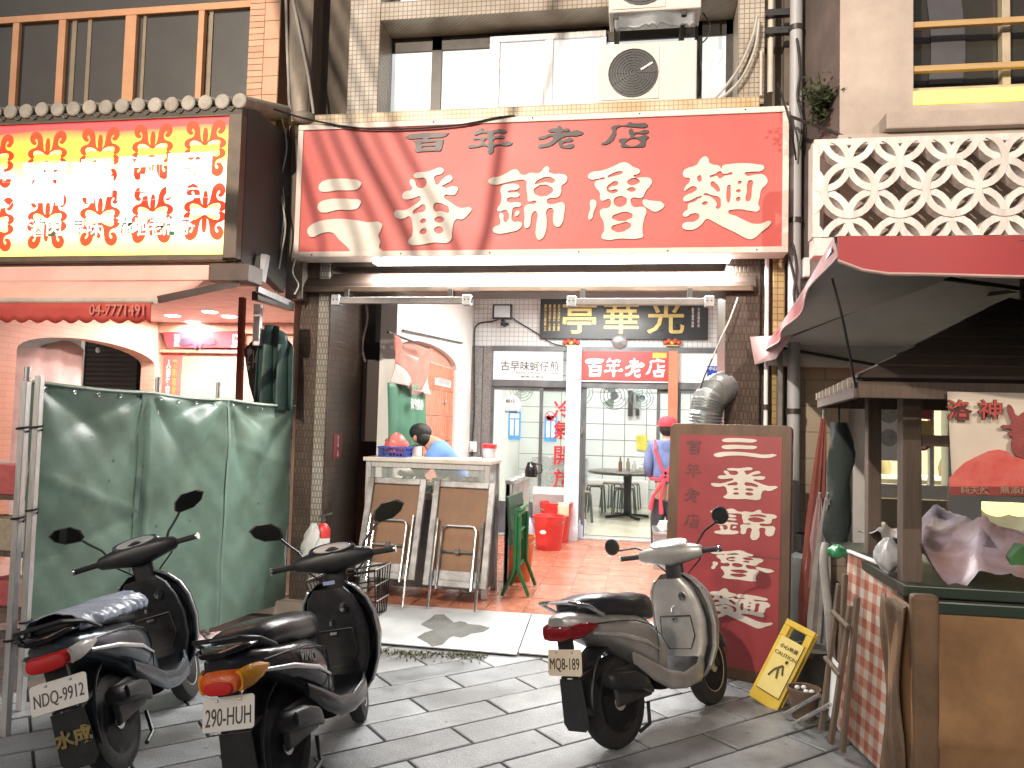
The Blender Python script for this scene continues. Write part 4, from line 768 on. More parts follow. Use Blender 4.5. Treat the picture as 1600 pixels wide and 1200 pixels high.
# ------------------------------------------------------------ things on the left side wall
def cab(px0, px1, px2, py0, py1, Y, name, lab, mf, ms, catg):
    x0, x1 = PY(px0, (py0+py1)/2, Y).x, PY(px1, (py0+py1)/2, Y).x; y2 = PX(px2, (py0+py1)/2, x1).y; za, zb_ = PY(px1, py1, Y).z, PY(px1, py0, Y).z
    t = thing(name, lab, catg, (x0, Y, za)); box('body', x0, x1, Y+.002, y2, za, zb_, ms, t, .006); box('front', x0-.001, x1+.004, Y-.012, Y+.001, za-.004, zb_+.004, mf, t, .004); return t, x0, x1, y2, za, zb_
m_boxg = mat('grey_box_paint', (.42, .44, .44), (.30, .31, .31), rough=.45, scale=5)
t, x0, x1, y2, za, zb_ = cab(588, 614, 632, 476, 534, 6.95, 'junction_box', 'grey electrical junction box hung under the shutter on the left wall', mat('dark_grey_paint', (.20, .22, .21), (.13, .14, .14), rough=.5), mat('pale_teal_paint', (.42, .52, .53), (.34, .43, .44), rough=.4), 'electrical box')
for k in range(2): box('latch', x1+.001, x1+.02, y2-.12, y2-.07, za+.08+.2*k, za+.14+.2*k, m_dkframe, t, .004)
t, x0, x1, y2, za, zb_ = cab(566, 600, 618, 563, 690, 6.92, 'meter_cabinet', 'tall dark brown meter cabinet with a beige side on the left arcade wall', mat('dark_brown_door', (.05, .033, .026), (.035, .023, .018), rough=.6), mat('beige_paint', (.42, .35, .31), (.34, .28, .25), rough=.6, scale=4), 'cabinet')
for k in range(2): box('hinge', x1+.001, x1+.02, 6.94, 6.98, za+.15+.5*k, za+.25+.5*k, m_alu, t, .003)
o = MB().tube([PY(570+4*math.sin(k*.8), 470+k*12, 6.88) for k in range(9)], .012, 6).build('conduit', m_cablew, smooth=True); tag(o, 'white cables running down beside the grey junction box', 'cable')
# hanging cloth banners
Xc = XW+.05; y0_, y1_ = PX(606, 600, Xc).y, PX(667, 600, Xc).y
cb = thing('cloth_banner', 'red and pale pink cloth banner over a green one, hung on the white side wall', 'banner', (Xc, y0_, PX(640, 700, Xc).z))
def cloth(fn, nm, m, par, nu=16, nv=14): return MB().sheet(fn, nu, nv).build(nm, m, par, smooth=60, solid=.003)
zt1, zm1, zt2, zb2 = PX(660, 541, Xc).z, PX(650, 600, Xc).z, PX(650, 606, Xc).z, PX(650, 705, Xc).z
tops = lambda u: zt1-.20*math.sin(math.pi*u)**1.3*(.4+.9*u)
redb = lambda u: zt1-.30+.05*math.sin(u*9)-.22*math.exp(-((u-.62)/.2)**2)
cloth(lambda u, v: (Xc+.03+.03*math.sin(u*15+v*2), y0_+(y1_-y0_)*u, tops(u)+(min(redb(u), tops(u)-.03)-tops(u))*v), 'red_cloth', mat('faded_red_cloth', (.55, .15, .11), (.50, .20, .16), rough=.8), cb, 30, 8)
cloth(lambda u, v: (Xc+.033+.03*math.sin(u*15+2+v*2)+.01*v, y0_+(y1_-y0_)*u, min(redb(u), tops(u)-.03)+(zm1-.03-.06*u-min(redb(u), tops(u)-.03))*v), 'pink_cloth', mat('pale_pink_cloth', (.60, .48, .44), (.50, .37, .34), rough=.85, scale=4), cb, 30, 12)
gco = cloth(lambda u, v: (Xc-.005+.03*math.sin(u*12+v*1.5), y0_+(y1_-y0_)*u, zt2+(.05*u)-(zt2-zb2)*v), 'green_cloth', mat('green_tarp_cloth', (.07, .22, .13), (.05, .16, .10), rough=.55), cb)
for s, y in (('昌泉帆布', 628), ('04-7759487', 636)): text('writing', s, PX(652, y, Xc+.045), .055, m_white_let, cb, r=(0, 1, 0), u=(0, 0, 1), width=.42)
MB().cyl((Xc, y0_-.05, zt1+.01), (Xc, y1_+.03, zt1+.01), .012, n=8).build('rod', m_dkframe, cb)
o = MB().bar(PX(630, 516, XW+.02), PX(722, 536, XW+.02), .018).build('wall_rod', m_dkframe); tag(o, 'thin dark rod fixed on the white side wall above the arch', 'rod')
t = thing('notice', 'white paper notice on the orange tiles in the arch', 'notice', PX(690, 600, XW-.29)); p, q = PX(680, 590, XW-.028), PX(704, 606, XW-.028); MB().box(XW-.031, XW-.025, p.y, q.y, q.z, p.z).build('sheet', m_white_let, t); MB().box(XW-.0249, XW-.024, p.y+.1, q.y-.05, q.z+.02, q.z+.09).build('print', mat('pale_print', (.45, .45, .45)), t)
t = thing('door_bell', 'small grey push button on the orange tiles', 'door bell', PX(694, 630, XW-.29)); p = PX(694, 629, XW-.032); MB().lathe([(0, 0), (.03, 0), (.028, .02), (0, .022)], p, 'x', 14).build('rim', m_steel, t, smooth=True); MB().lathe([(0, .02), (.012, .02), (0, .03)], p, 'x', 10).build('button', m_black, t, smooth=True)
# flood lamp
p = PY(785, 487, 9.95); t = thing('flood_lamp', 'square black outdoor flood lamp in the corner of the tiled wall', 'lamp', p)
box('housing', p.x-.13, p.x+.13, 9.93, 10.0, p.z-.10, p.z+.10, m_black, t, .01); box('glass', p.x-.105, p.x+.105, 9.922, 9.929, p.z-.078, p.z+.078, mat('flood_glass', (.52, .58, .60), (.44, .5, .52), rough=.1), t, .004); MB().bar((p.x, 9.98, p.z-.1), (p.x, 10.15, p.z-.16), .04).build('bracket', m_black, t); MB().bar((p.x, 10.12, p.z-.14), (p.x, 10.2, p.z-.14), .10, .03).build('bracket', m_black, t)
def cable(name, pts, r, m, lab, n=6):
    # smooth through the points
    P_ = [Vector(p) for p in pts]; out = []
    for i in range(len(P_)-1):
        a, b_, c_, d = P_[max(0, i-1)], P_[i], P_[i+1], P_[min(len(P_)-1, i+2)]
        for k in range(6):
            t_ = k/6; out.append(.5*((2*b_)+(-a+c_)*t_+(2*a-5*b_+4*c_-d)*t_*t_+(-a+3*b_-3*c_+d)*t_**3))
    out.append(P_[-1]); o = MB().tube(out, r, n).build(name, m, smooth=True); return tag(o, lab, 'cable')
cable('cable', [PY(785, 497, 10.17), PY(770, 502, 10.17), PY(745, 508, 10.17), PY(741, 540, 10.17), PY(741, 640, 10.16), PY(738, 690, 10.16), PY(738, 720, 10.15)], .009, m_cable, 'black cable from the flood lamp down the corner of the white wall')
cable('cable', [PY(795, 489, 10.17), PY(805, 500, 10.17), PY(830, 515, 10.17), PY(848, 527, 10.17), PY(862, 536, 10.16), PY(880, 541, 10.16)], .008, m_cable, 'black cable drooping from the flood lamp to the plaque')
t = thing('wall_socket', 'white wall socket on the granite column behind the counter', 'socket', PY(739, 698, 10.15)); p = PY(739, 698, 10.16); box('plate', p.x-.05, p.x+.05, 10.15, 10.178, p.z-.07, p.z+.07, m_white_let, t, .006); box('plug', p.x-.025, p.x+.025, 10.11, 10.15, p.z-.04, p.z+.03, m_white, t, .006)

# pillar sticker, extinguisher, bag
ps = PX(528, 692, xl2+.003); t = thing('pillar_sticker', 'narrow red fire extinguisher sticker on the brown mosaic pillar', 'sticker', ps)
p0, p1 = PX(522, 678, xl2+.003), PX(533, 716, xl2+.003); box('panel', xl2+.001, xl2+.004, p0.y, p1.y, p1.z, p0.z, mat('dark_red_vinyl', (.40, .05, .07), rough=.4), t, 0)
text('writing', '滅\n火\n器', (xl2+.005, (p0.y+p1.y)/2, p0.z-.065), .10, m_white_let, t, r=(0, 1, 0), width=.035, bold=.02)
MB().prism([(xl2+.006, (p0.y+p1.y)/2+dy, p1.z+dz) for dy, dz in ((-.01, .07), (.01, .07), (.01, .035), (.022, .035), (0, .012), (-.022, .035), (-.01, .035))], (.002, 0, 0)).build('arrow', m_white_let, t)
pe = PY(505, 840, 5.99); t = thing('fire_extinguisher', 'red and white fire extinguisher hung on the front of the mosaic pillar', 'extinguisher', pe)
MB().lathe([(0, -.19), (.05, -.19), (.055, -.17), (.055, .0)], pe, n=18).build('label_band', m_white_let, t, smooth=True); MB().lathe([(.0555, -.0), (.055, .07), (.03, .11), (.016, .12), (0, .12)], pe, n=18).build('shoulder', m_redp, t, smooth=True)
MB().cyl(pe+Vector((0, 0, .12)), pe+Vector((0, 0, .165)), .016).build('valve', m_chrome, t, smooth=True); MB().bar(pe+Vector((-.04, 0, .165)), pe+Vector((.07, 0, .20)), .016).build('handle', m_chrome, t); box('bracket', pe.x-.03, pe.x+.03, pe.y+.045, YP+.01, pe.z+.02, pe.z+.05, m_dkframe, t, .003)
b = MB(); c = PY(489, 845, 5.93); rings = []
for j in range(10):
    z = .14-.30*j/9; w_ = (.015+.052*math.sin(min(1, j/7)*1.57))
    rings.append([c+Vector((1.25*w_*(1+.38*math.sin(5*a+j*1.7))*math.cos(a), w_*.8*(1+.2*math.cos(4*a+j*.7))*math.sin(a), z)) for a in [2*math.pi*k/18 for k in range(18)]])
b.loft(rings); o = b.build('plastic_bag', mat('milky_bag', (.62, .64, .62), (.50, .52, .50), rough=.3, bump=.3), smooth=60); tag(o, 'crumpled white plastic bag hung beside the fire extinguisher', 'bag')

# ------------------------------------------------------------ woman in cap and apron
wx, wy = PY(1041, 700, 9.0).x, 9.0
wo = thing('person', 'person in a red cap, blue shirt and red apron straps, seen from behind', 'person', (wx, wy, FZ))
W = lambda x, y, z: Vector((wx+x, wy+y, FZ+z))
skin('body', {'pelvis': (W(0, 0, .88), (.13, .11)), 'waist': (W(0, .01, 1.02), (.11, .09)), 'chest': (W(.01, .01, 1.22), (.13, .10)), 'neck': (W(.01, .03, 1.36), .05), 'jaw': (W(.015, .06, 1.42), .065), 'head': (W(.015, .05, 1.50), .085), 'top': (W(.015, .04, 1.55), .06),
    'sL': (W(-.15, .01, 1.29), .05), 'eL': (W(-.20, .0, 1.02), .042), 'wL': (W(-.16, .18, .90), .032), 'hL': (W(-.14, .25, .89), .036), 'sR': (W(.17, .01, 1.29), .05), 'eR': (W(.23, .02, 1.03), .042), 'wR': (W(.22, .22, .96), .032), 'hR': (W(.2, .29, .95), .036),
    'kL': (W(-.09, .01, .47), .065), 'aL': (W(-.09, -.02, .08), .045), 'tL': (W(-.10, .12, .03), .035), 'kR': (W(.09, .01, .47), .065), 'aR': (W(.09, -.02, .08), .045), 'tR': (W(.10, .12, .03), .035)},
    chainE('pelvis', 'waist', 'chest', 'neck', 'jaw', 'head', 'top')+chainE('chest', 'sL', 'eL', 'wL', 'hL')+chainE('chest', 'sR', 'eR', 'wR', 'hR')+chainE('pelvis', 'kL', 'aL', 'tL')+chainE('pelvis', 'kR', 'aR', 'tR'), m_skin, wo)
skin('shirt', {'p': (W(0, 0, .80), (.17, .14)), 'w': (W(0, .01, 1.00), (.155, .125)), 'c': (W(.01, .01, 1.22), (.165, .13)), 'n': (W(.01, .03, 1.335), .07), 'sL': (W(-.16, .01, 1.28), .075), 'eL': (W(-.205, .0, 1.03), .062), 'wL': (W(-.175, .12, .93), .05), 'sR': (W(.18, .01, 1.28), .075), 'eR': (W(.235, .02, 1.04), .062), 'wR': (W(.225, .16, .98), .05)},
    chainE('p', 'w', 'c', 'n')+chainE('c', 'sL', 'eL', 'wL')+chainE('c', 'sR', 'eR', 'wR'), m_denim, wo)
skin('trousers', {'p': (W(0, 0, .80), (.15, .12)), 'kL': (W(-.09, .01, .47), .085), 'aL': (W(-.09, -.01, .10), .07), 'kR': (W(.09, .01, .47), .085), 'aR': (W(.09, -.01, .10), .07)}, chainE('p', 'kL', 'aL')+chainE('p', 'kR', 'aR'), m_trouser, wo)
MB().ell(W(.015, .03, 1.47), (.095, .10, .085), 16, 10).build('hair', m_hair, wo, smooth=True)
m_cap = mat('red_cap', (.66, .06, .08), (.56, .04, .06), rough=.8)
MB().lathe([(.112, 0), (.114, .03), (.10, .08), (.06, .115), (0, .125)], W(.015, .04, 1.50), n=20).build('cap', m_cap, wo, smooth=True); MB().lathe([(.09, -.01), (.15, -.015), (.15, -.008), (.09, 0)], W(.03, .10, 1.515), n=20).build('cap_brim', mat('pale_brim', (.72, .62, .60), rough=.8), wo, smooth=True)
m_apr = mat('red_apron', (.62, .07, .10), (.52, .05, .08), rough=.8)
for pts in ([W(-.12, -.02, 1.345), W(-.13, -.135, 1.24), W(-.05, -.15, 1.02), W(.04, -.15, .92)], [W(.13, -.02, 1.345), W(.13, -.135, 1.24), W(.03, -.15, 1.02), W(-.06, -.15, .92)], [W(-.18, -.02, .90), W(-.10, -.145, .90), W(.10, -.145, .90), W(.18, -.02, .90)]):
    b = MB(); 
    for a, c in zip(pts[:-1], pts[1:]): b.bar(a, c, .035, .01, up=(0, 1, 0))
    b.build('apron_strap', m_apr, wo, bevel=.003)
MB().tube([W(-.02, -.16, .90), W(-.06, -.175, .70), W(-.05, -.17, .52)], [.02, .018, .026], 8).build('apron_strap', m_apr, wo, smooth=True); MB().tube([W(-.02, -.16, .90), W(-.14, -.16, .72), W(-.17, -.14, .56)], [.02, .018, .026], 8).build('apron_strap', m_apr, wo, smooth=True)
# steel prep table beside her
p = PZ(1024, 858, FZ); t = thing('prep_table', 'low stainless prep table next to the person in the red cap', 'table', (p.x, 8.7, FZ))
box('top', p.x-.06, p.x+.8, 8.3, 8.95, .47, .50, m_steel, t, .005); box('front_panel', p.x-.05, p.x+.79, 8.32, 8.34, FZ, .47, mat('blue_grey_steel', (.40, .43, .47), (.32, .35, .39), rough=.35, metal=.3), t, .003); box('side_panel', p.x-.05, p.x-.04, 8.345, 8.93, FZ, .47, mat('blue_grey_steel', (.4, .43, .47)), t, .002)
for k in range(4): o = MB().lathe([(.035, 0), (.04, .005), (.075, .05), (.07, .05), (.035, .012), (0, .012)], (p.x+.05+.01*k, 8.45+.02*(k % 2), .50+.018*k), n=18).build('bowl', m_white_let, smooth=True); tag(o, ['white bowl at the bottom of the stack on the prep table', 'white bowl second from the bottom of the prep table stack', 'white bowl third from the bottom of the prep table stack', 'white bowl on top of the prep table stack'][k], 'bowl', 'bowls on the prep table')

# corrugated duct by the right pillar
pa = [PY(1100, 700, 6.0), PY(1101, 668, 6.0), PY(1103, 645, 6.0), PY(1108, 625, 6.02), PY(1118, 612, 6.08), PY(1135, 604, 6.2), PY(1150, 602, 6.45)]
P_, rr, k = [], [], 0
for i in range(len(pa)-1):
    for q in range(9): P_.append(pa[i].lerp(pa[i+1], q/9)); rr.append(.118+(.010 if (k//1) % 2 else -.004)); k += 1
o = MB().tube(P_, rr, 20).build('flexible_duct', mat('dark_foil_duct', (.46, .48, .48), (.32, .34, .34), rough=.32, metal=.6), smooth=25); tag(o, 'bent corrugated grey duct between the standing red sign and the right pillar', 'duct')
o = MB().lathe([(0, 0), (.16, 0), (.17, .1), (.15, .8), (.12, .88), (0, .88)], (pa[0].x, 6.0, FZ-.12+.012), n=20).build('steel_drum', mat('blackened_steel', (.10, .10, .10), (.05, .05, .05), rough=.5, metal=.5)); tag(o, 'dark steel cooking drum under the corrugated duct', 'drum')
cable('cable', [PY(1153, 465, 6.02), PY(1140, 500, 6.0), PY(1128, 525, 5.98), PY(1118, 548, 5.98), PY(1113, 560, 5.98)], .006, m_cablew, 'thin pale cable hanging from the shutter end at the right pillar')
cable('cable', [PY(1113, 560, 5.98), PY(1100, 590, 5.98), PY(1090, 620, 5.98), PY(1080, 645, 5.98)], .006, m_cable, 'thin black cable hanging past the corrugated duct')

# ------------------------------------------------------------ standing red sign
b0, b1 = PZ(1034, 1040, 0), PZ(1230, 1078, 0); rv = Vector((b1.x-b0.x, b1.y-b0.y, 0)); SW = rv.length; rv.normalize(); back = Vector((-rv.y, rv.x, 0))
SH = 1.64; tilt = .10; uv = (Vector((0, 0, SH))+back*tilt).normalized(); sn = rv.cross(uv)
st = thing('standing_sign', 'tall red standing sign with cream brush characters in a brown frame behind the silver scooter', 'sign', (b0+b1)/2)
S = lambda a, h, d=0: b0+rv*(a*SW)+uv*(h*SH)+sn*d
def rrect(a0, a1, h0, h1, r, d):
    out = []
    for (ca, ch, s) in ((a1-r/SW, h1-r/SH, 0), (a0+r/SW, h1-r/SH, 1), (a0+r/SW, h0+r/SH, 2), (a1-r/SW, h0+r/SH, 3)):
        for k in range(4): an = s*math.pi/2+k*math.pi/6; out.append(S(ca+r/SW*math.cos(an), ch+r/SH*math.sin(an), d))
    return out
m_sframe = mat('brown_sign_frame', (.16, .085, .045), (.075, .04, .022), rough=.5, scale=4, bump=.1, stretch=(2, 2, .6))
MB().prism(rrect(0, 1, 0, 1, .035, 0), -sn*.05).build('frame', m_sframe, st, bevel=.005)
m_sred = mat('maroon_red_panel', (.34, .046, .05), (.26, .03, .038), rough=.42, scale=2, bump=.05)
fa, fh = .075/SW, .075/SH
MB().prism([S(fa, .485, .004), S(1-fa*.8, .485, .004), S(1-fa*.8, 1-fh, .004), S(fa, 1-fh, .004)], -sn*.003).build('panel', m_sred, st); MB().prism([S(fa, fh, .004), S(1-fa*.8, fh, .004), S(1-fa*.8, .481, .004), S(fa, .481, .004)], -sn*.003).build('panel', m_sred, st)
ca = .635
for k, h0, h1, w_ in (('san_whole', .865, .945, .50), ('fan', .70, .83, .53), ('jin', .545, .665, .53), ('lu', .385, .50, .50), ('mian', .21, .345, .50)):
    glyph('character', k, m_cream_let, st, (S(ca, (h0+h1)/2, .006), rv, uv, w_*SW, (h1-h0)*SH), th=.004)
m_faded = mat('faded_black_letter', (.10, .03, .03), (.16, .04, .04), rough=.5, scale=9)
for k, h in (('bai', .90), ('nian', .805), ('lao', .705), ('dian', .60)): glyph('character', k, m_faded, st, (S(.21, h, .006), rv, uv, .105, .095), th=.003)

# yellow wet floor sign leaning there
B0 = PZ(1189, 1102, 0); T0 = PY(1252, 977, B0.y+.10); uy_ = (T0-B0); HL = uy_.length; uy_.normalize(); rr_ = Vector((.86, -.36, .36)); rr_ = (rr_-uy_*rr_.dot(uy_)).normalized(); nn_ = rr_.cross(uy_); hw = .095
t = thing('wet_floor_sign', 'yellow plastic wet floor sign leaning aslant against the standing red sign', 'floor sign', B0); m_yel = mat('yellow_plastic', (.72, .52, .06), (.60, .40, .04), rough=.4, scale=6)
Q = lambda a, h, d=0: B0+rr_*(a*hw)+uy_*(h*HL)+nn_*d
for s, d in ((0, .0), (1, -.045)):
    for a0, a1, h0, h1 in ((-1, 1, .02, .80), (-1, -.55, .80, .93), (.55, 1, .80, .93), (-1, 1, .93, 1)):
        MB().prism([Q(a0, h0, d), Q(a1, h0, d), Q(a1, h1, d), Q(a0, h1, d)], -nn_*.014).build('leaf' if h0 < .1 else 'handle', m_yel, t, bevel=.004)
m_ydark = mat('dark_print', (.10, .07, .01), rough=.5)
MB().prism([Q(-.78, .16, .002), Q(.78, .16, .002), Q(.78, .80, .002), Q(-.78, .80, .002)], -nn_*.0015).build('pale_panel', mat('pale_yellow', (.78, .66, .26), (.70, .56, .18), rough=.4), t)
for a, b_ in ((Q(-.8, .155, .003), Q(.8, .155, .003)), (Q(.8, .155, .003), Q(.8, .80, .003))): MB().bar(a, b_, .005, .003, up=nn_).build('printed_line', m_ydark, t)
text('writing', '小心地滑', Q(0, .70, .003), .028, m_ydark, t, r=rr_, u=uy_, bold=.02); text('writing', 'CAUTION', Q(0, .61, .003), .022, m_ydark, t, r=rr_, u=uy_)
b = MB(); b.bar(Q(-.25, .42, .003), Q(.15, .50, .003), .014, .003, up=nn_); b.bar(Q(.15, .5, .003), Q(.35, .40, .003), .012, .003, up=nn_); b.bar(Q(-.25, .42, .003), Q(-.45, .33, .003), .012, .003, up=nn_); b.bar(Q(-.05, .45, .0035), Q(.1, .34, .0035), .012, .003, up=nn_); b.ell(Q(.27, .55, .003), (.012, .004, .012), 8, 5); b.build('figure_print', m_ydark, t)
# pots and gas cylinder
def pot(c, r, h, m, lab):
    t = thing('plant_pot', lab, 'pot', c, 'pots beside the standing sign'); MB().lathe([(0, 0), (r*.72, 0), (r*.95, h*.86), (r*1.02, h*.88), (r*1.04, h), (r*.93, h), (r*.9, h*.86), (0, h*.84)], c, n=22).build('body', m, t, smooth=True)
    MB().lathe([(0, h*.86), (r*.5, h*.9), (r*.88, h*.86)], c, n=12).build('soil', mat('soil', (.05, .04, .03), rough=.95, bump=.6), t); return t
m_potb = mat('brown_pot', (.17, .11, .075), (.11, .07, .05), rough=.6)
t = pot(PZ(1256, 1121, 0), .088, .165, m_potb, 'small brown plant pot with pale stones beside the yellow floor sign')
c = PZ(1256, 1121, 0)
for k in range(4): MB().ell(c+Vector((random.uniform(-.04, .04), random.uniform(-.04, .04), .155)), (.016, .014, .012), 8, 6).build('stone', m_white, t, smooth=True)
pot(PZ(1266, 1078, 0), .13, .26, mat('dark_pot', (.07, .06, .05), (.045, .04, .035), rough=.7), 'large dark plant pot behind the small brown pot')
c = PZ(1262, 1050, 0)+Vector((.05, .28, 0)); t = thing('gas_cylinder', 'grey gas cylinder standing behind the plant pots', 'gas cylinder', c)
MB().lathe([(0, 0), (.13, 0), (.15, .03), (.15, .62), (.12, .72), (.05, .76), (0, .76)], c, n=22).build('tank', mat('grey_green_tank', (.17, .18, .165), (.10, .105, .10), rough=.5), t, smooth=True); MB().lathe([(.075, .76), (.085, .88), (.078, .88), (.068, .76)], c, n=18).build('collar', m_dkframe, t, smooth=True); MB().cyl(c+Vector((0, 0, .76)), c+Vector((0, 0, .85)), .02).build('valve', m_chrome, t, smooth=True)
# ------------------------------------------------------------ left neighbour
YL = 5.2
lb = thing('shophouse', 'left neighbour shophouse with orange framed dark windows and an arched pink lit arcade', 'building', (-4.6, 7.5, 0))
m_pink = tilemat('salmon_wall_tile', (.58, .43, .35), (.55, .40, .32), (.42, .29, .23), .24, .06, 'sz', rough=.5, gap=.04, bump=.3, dirt=(.85, .8, .75))
m_orframe = mat('tan_window_frame', (.64, .34, .18), (.55, .27, .13), rough=.5, scale=5)
YWL = 6.3
zr = PY(378, 160, YL).z      # canopy edge height
box('wall', -9, -2.95, YWL+.06, YWL+.25, 3.6, 6.2, mat('dark_plaster', (.22, .18, .14), rough=.8), lb, 0)  # one even dark brown plaster colour
xw = lambda px, py=90: PY(px, py, YWL).x
ztopw = PY(200, 22, YWL).z
lw = box('window', -6.6, xw(407), YWL-.02, YWL+.05, ztopw-.02, ztopw+.045, m_orframe, lb, .004)
for px, w_ in ((96, 11), (203, 17), (313, 9), (326, 6), (24, 10), (112, 7), (136, 6), (222, 5), (395, 0)):
    if w_: box('window_frame', xw(px-w_/2), xw(px+w_/2), YWL-.015 if w_ > 7 else YWL+.012, YWL+.04, 3.7, ztopw-.02, m_orframe if w_ > 7 else mat('dull_frame', (.30, .23, .15), rough=.5), lw, .003)
for a, b_ in ((-40, 91), (101, 195), (212, 309), (330, 405)): box('pane', xw(a), xw(b_), YWL+.02, YWL+.026, 3.7, ztopw-.02, m_darkglass, lw, 0)
box('window_frame', -6.6, xw(407), YWL-.02, YWL+.05, ztopw+.045, ztopw+.5, m_darkglass, lw, 0)
col = box('column', xw(405), xw(452), YWL-.19, YWL+.1, 3.6, 6.2, mat('mortar_orange', (.42, .25, .15), rough=.9), lb, 0)
m_brk = mat('orange_brick_tile', (.60, .34, .21), (.50, .26, .15), rough=.45, scale=4, rand=.12)
xa, xb = xw(405), xw(452); bw_ = (xb-xa)/2
bo = MB().box(.003, bw_-.003, -.008, 0, .003, .052).build('brick_tile', m_brk, bevel=.002); bme = bo.data; bpy.data.objects.remove(bo)
bo = MB().box(.003, bw_-.003, -.008, 0, .003, .162).build('brick_tile', m_brk, bevel=.002); bme2 = bo.data; bpy.data.objects.remove(bo)
for j in range(34): q = link('brick_tile', bme, None, col); q.location = Vector((xa, YWL-.19, 3.75+j*.055))-WL[lb]
for j in range(11): q = link('brick_tile', bme2, None, col); q.location = Vector((xa+bw_, YWL-.19, 3.75+j*.165))-WL[lb]
# canopy with barrel tiles and lit sign box
xR = PY(375, 300, YL).x; zs1, zs0 = PY(356, 183, YL).z, PY(352, 398, YL).z
cn = thing('tiled_canopy', 'dark canopy edged with round grey roof tiles above the glowing yellow sign', 'canopy', (xR-1.5, YL, zs0))
m_cdark = mat('dark_olive_metal', (.075, .065, .045), (.045, .04, .028), rough=.6, scale=4)
box('fascia', -6.7, xR, YL-.02, YL+.06, zs1+.015, zr-.03, m_cdark, cn, .004); box('side_panel', xR-.05, xR, YL+.062, 6.1, zs0-.04, zr+.02, mat('dark_grey_sheet', (.055, .06, .058), (.035, .037, .036), rough=.6, scale=3), cn, .004)
box('bottom_panel', -6.7, xR-.052, YL+.05, 6.1, zs0-.05, zs0-.03, m_cdark, cn, .004)
m_rtile = mat('grey_clay_tile', (.40, .37, .32), (.26, .23, .19), rough=.8, scale=8, bump=.3, rand=.12)
def half_tile():
    b = MB(); n = 10; rings = []
    for y, z in ((0, 0), (.45, .14), (.95, .30)): rings.append([Vector((.052*math.cos(math.pi*2*k/n), y, z+.052*math.sin(math.pi*2*k/n))) for k in range(n)])
    b.loft(rings); b.lathe([(0, -.02), (.050, -.02), (.058, -.012), (.058, .0), (0, 0)], (0, 0, 0), 'y', 14); return b
ho = half_tile().build('roof_tile', m_rtile, smooth=True); hme = ho.data; bpy.data.objects.remove(ho)
po = MB().sheet(lambda u, v: (-.035+.07*u, v*.95-.012, -.045+v*.30-.03*math.sin(math.pi*u)), 5, 2).build('pan_tile', m_rtile, smooth=True); pme = po.data; bpy.data.objects.remove(po)
for k in range(27):
    q = link('roof_tile', hme, None, cn); q.location = Vector((xR-.02-k*.138, YL-.02, zr+random.uniform(-.004, .004)))-WL[cn]; q.rotation_euler = (0, random.uniform(-.1, .1), random.uniform(-.02, .02))
    q = link('pan_tile', pme, None, cn); q.location = Vector((xR-.089-k*.138, YL-.02, zr-.0))-WL[cn]
# glowing sign
ls = thing('lit_signboard', 'glowing yellow and red lightbox sign with curled flower motifs', 'signboard', (xR-1.5, YL, zs0))
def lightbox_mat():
    m, n, L, b = _nodes('lightbox_print_and_glow'); tc = n.new('ShaderNodeTexCoord'); sp = n.new('ShaderNodeSeparateXYZ'); L.new(tc.outputs['Object'], sp.inputs[0])
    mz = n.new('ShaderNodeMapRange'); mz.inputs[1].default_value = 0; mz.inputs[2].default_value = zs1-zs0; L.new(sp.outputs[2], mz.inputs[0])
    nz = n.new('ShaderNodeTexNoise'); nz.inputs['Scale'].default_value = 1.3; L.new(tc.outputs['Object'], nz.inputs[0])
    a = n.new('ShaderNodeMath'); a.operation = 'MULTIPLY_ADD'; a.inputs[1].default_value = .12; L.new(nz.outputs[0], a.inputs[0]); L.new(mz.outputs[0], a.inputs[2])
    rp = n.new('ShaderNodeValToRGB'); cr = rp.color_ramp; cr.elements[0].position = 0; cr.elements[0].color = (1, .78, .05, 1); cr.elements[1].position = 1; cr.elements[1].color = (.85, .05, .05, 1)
    for p_, c_ in ((.14, (1, .92, .25, 1)), (.34, (1, .96, .70, 1)), (.58, (1, .96, .72, 1)), (.80, (1, .76, .05, 1)), (.99, (.90, .14, .05, 1))): e = cr.elements.new(p_); e.color = c_  # pale middle stops paint the white glow into the printed gradient
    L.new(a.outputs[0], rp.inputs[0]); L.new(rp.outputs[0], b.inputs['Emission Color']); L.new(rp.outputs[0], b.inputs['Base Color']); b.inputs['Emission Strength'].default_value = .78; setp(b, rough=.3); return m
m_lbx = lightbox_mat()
xs_r = PY(356, 290, YL).x
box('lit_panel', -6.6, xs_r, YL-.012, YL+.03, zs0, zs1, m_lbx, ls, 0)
m_lbf = mat('brown_sign_edge', (.14, .10, .065), (.08, .06, .04), rough=.5)
box('frame', xs_r, xR+.004, YL-.03, YL+.05, zs0-.03, zs1+.014, m_lbf, ls, .004); box('frame', -6.6, xs_r, YL-.03, YL+.049, zs0-.045, zs0-.001, m_lbf, ls, .004); box('frame', -6.6, xs_r, YL-.03, YL-.021, zs1, zs1+.014, m_lbf, ls, .002)
m_lred = emit('backlit_red', (.85, .045, .01), .55); m_lwhite = emit('backlit_white', (1, .98, .93), .85)
curl = L_("10,-18 28,-50 38,-95 45,-130 70,-160 105,-164 130,-135 125,-100 98,-82 85,-95 98,-108 92,-122 78,-112 74,-85 88,-65 120,-55 142,-30 128,-2 98,0 104,-22 98,-42 62,-42 30,-28")
motif = [curl, [(-x, y) for x, y in curl], L_("0,-12 -16,-58 -14,-95 0,-122 14,-95 16,-58")]
motif = motif+[[(x, -y+10) for x, y in l] for l in motif]
pt_ = L_("22,-16 45,-36 80,-40 98,-28 92,-14 60,-20")
petals = [pt_, [(-x, y) for x, y in pt_]]; petals = petals+[[(x, -y+10) for x, y in l] for l in petals]
m_lyel = emit('backlit_yellow', (1, .86, .25), .9)
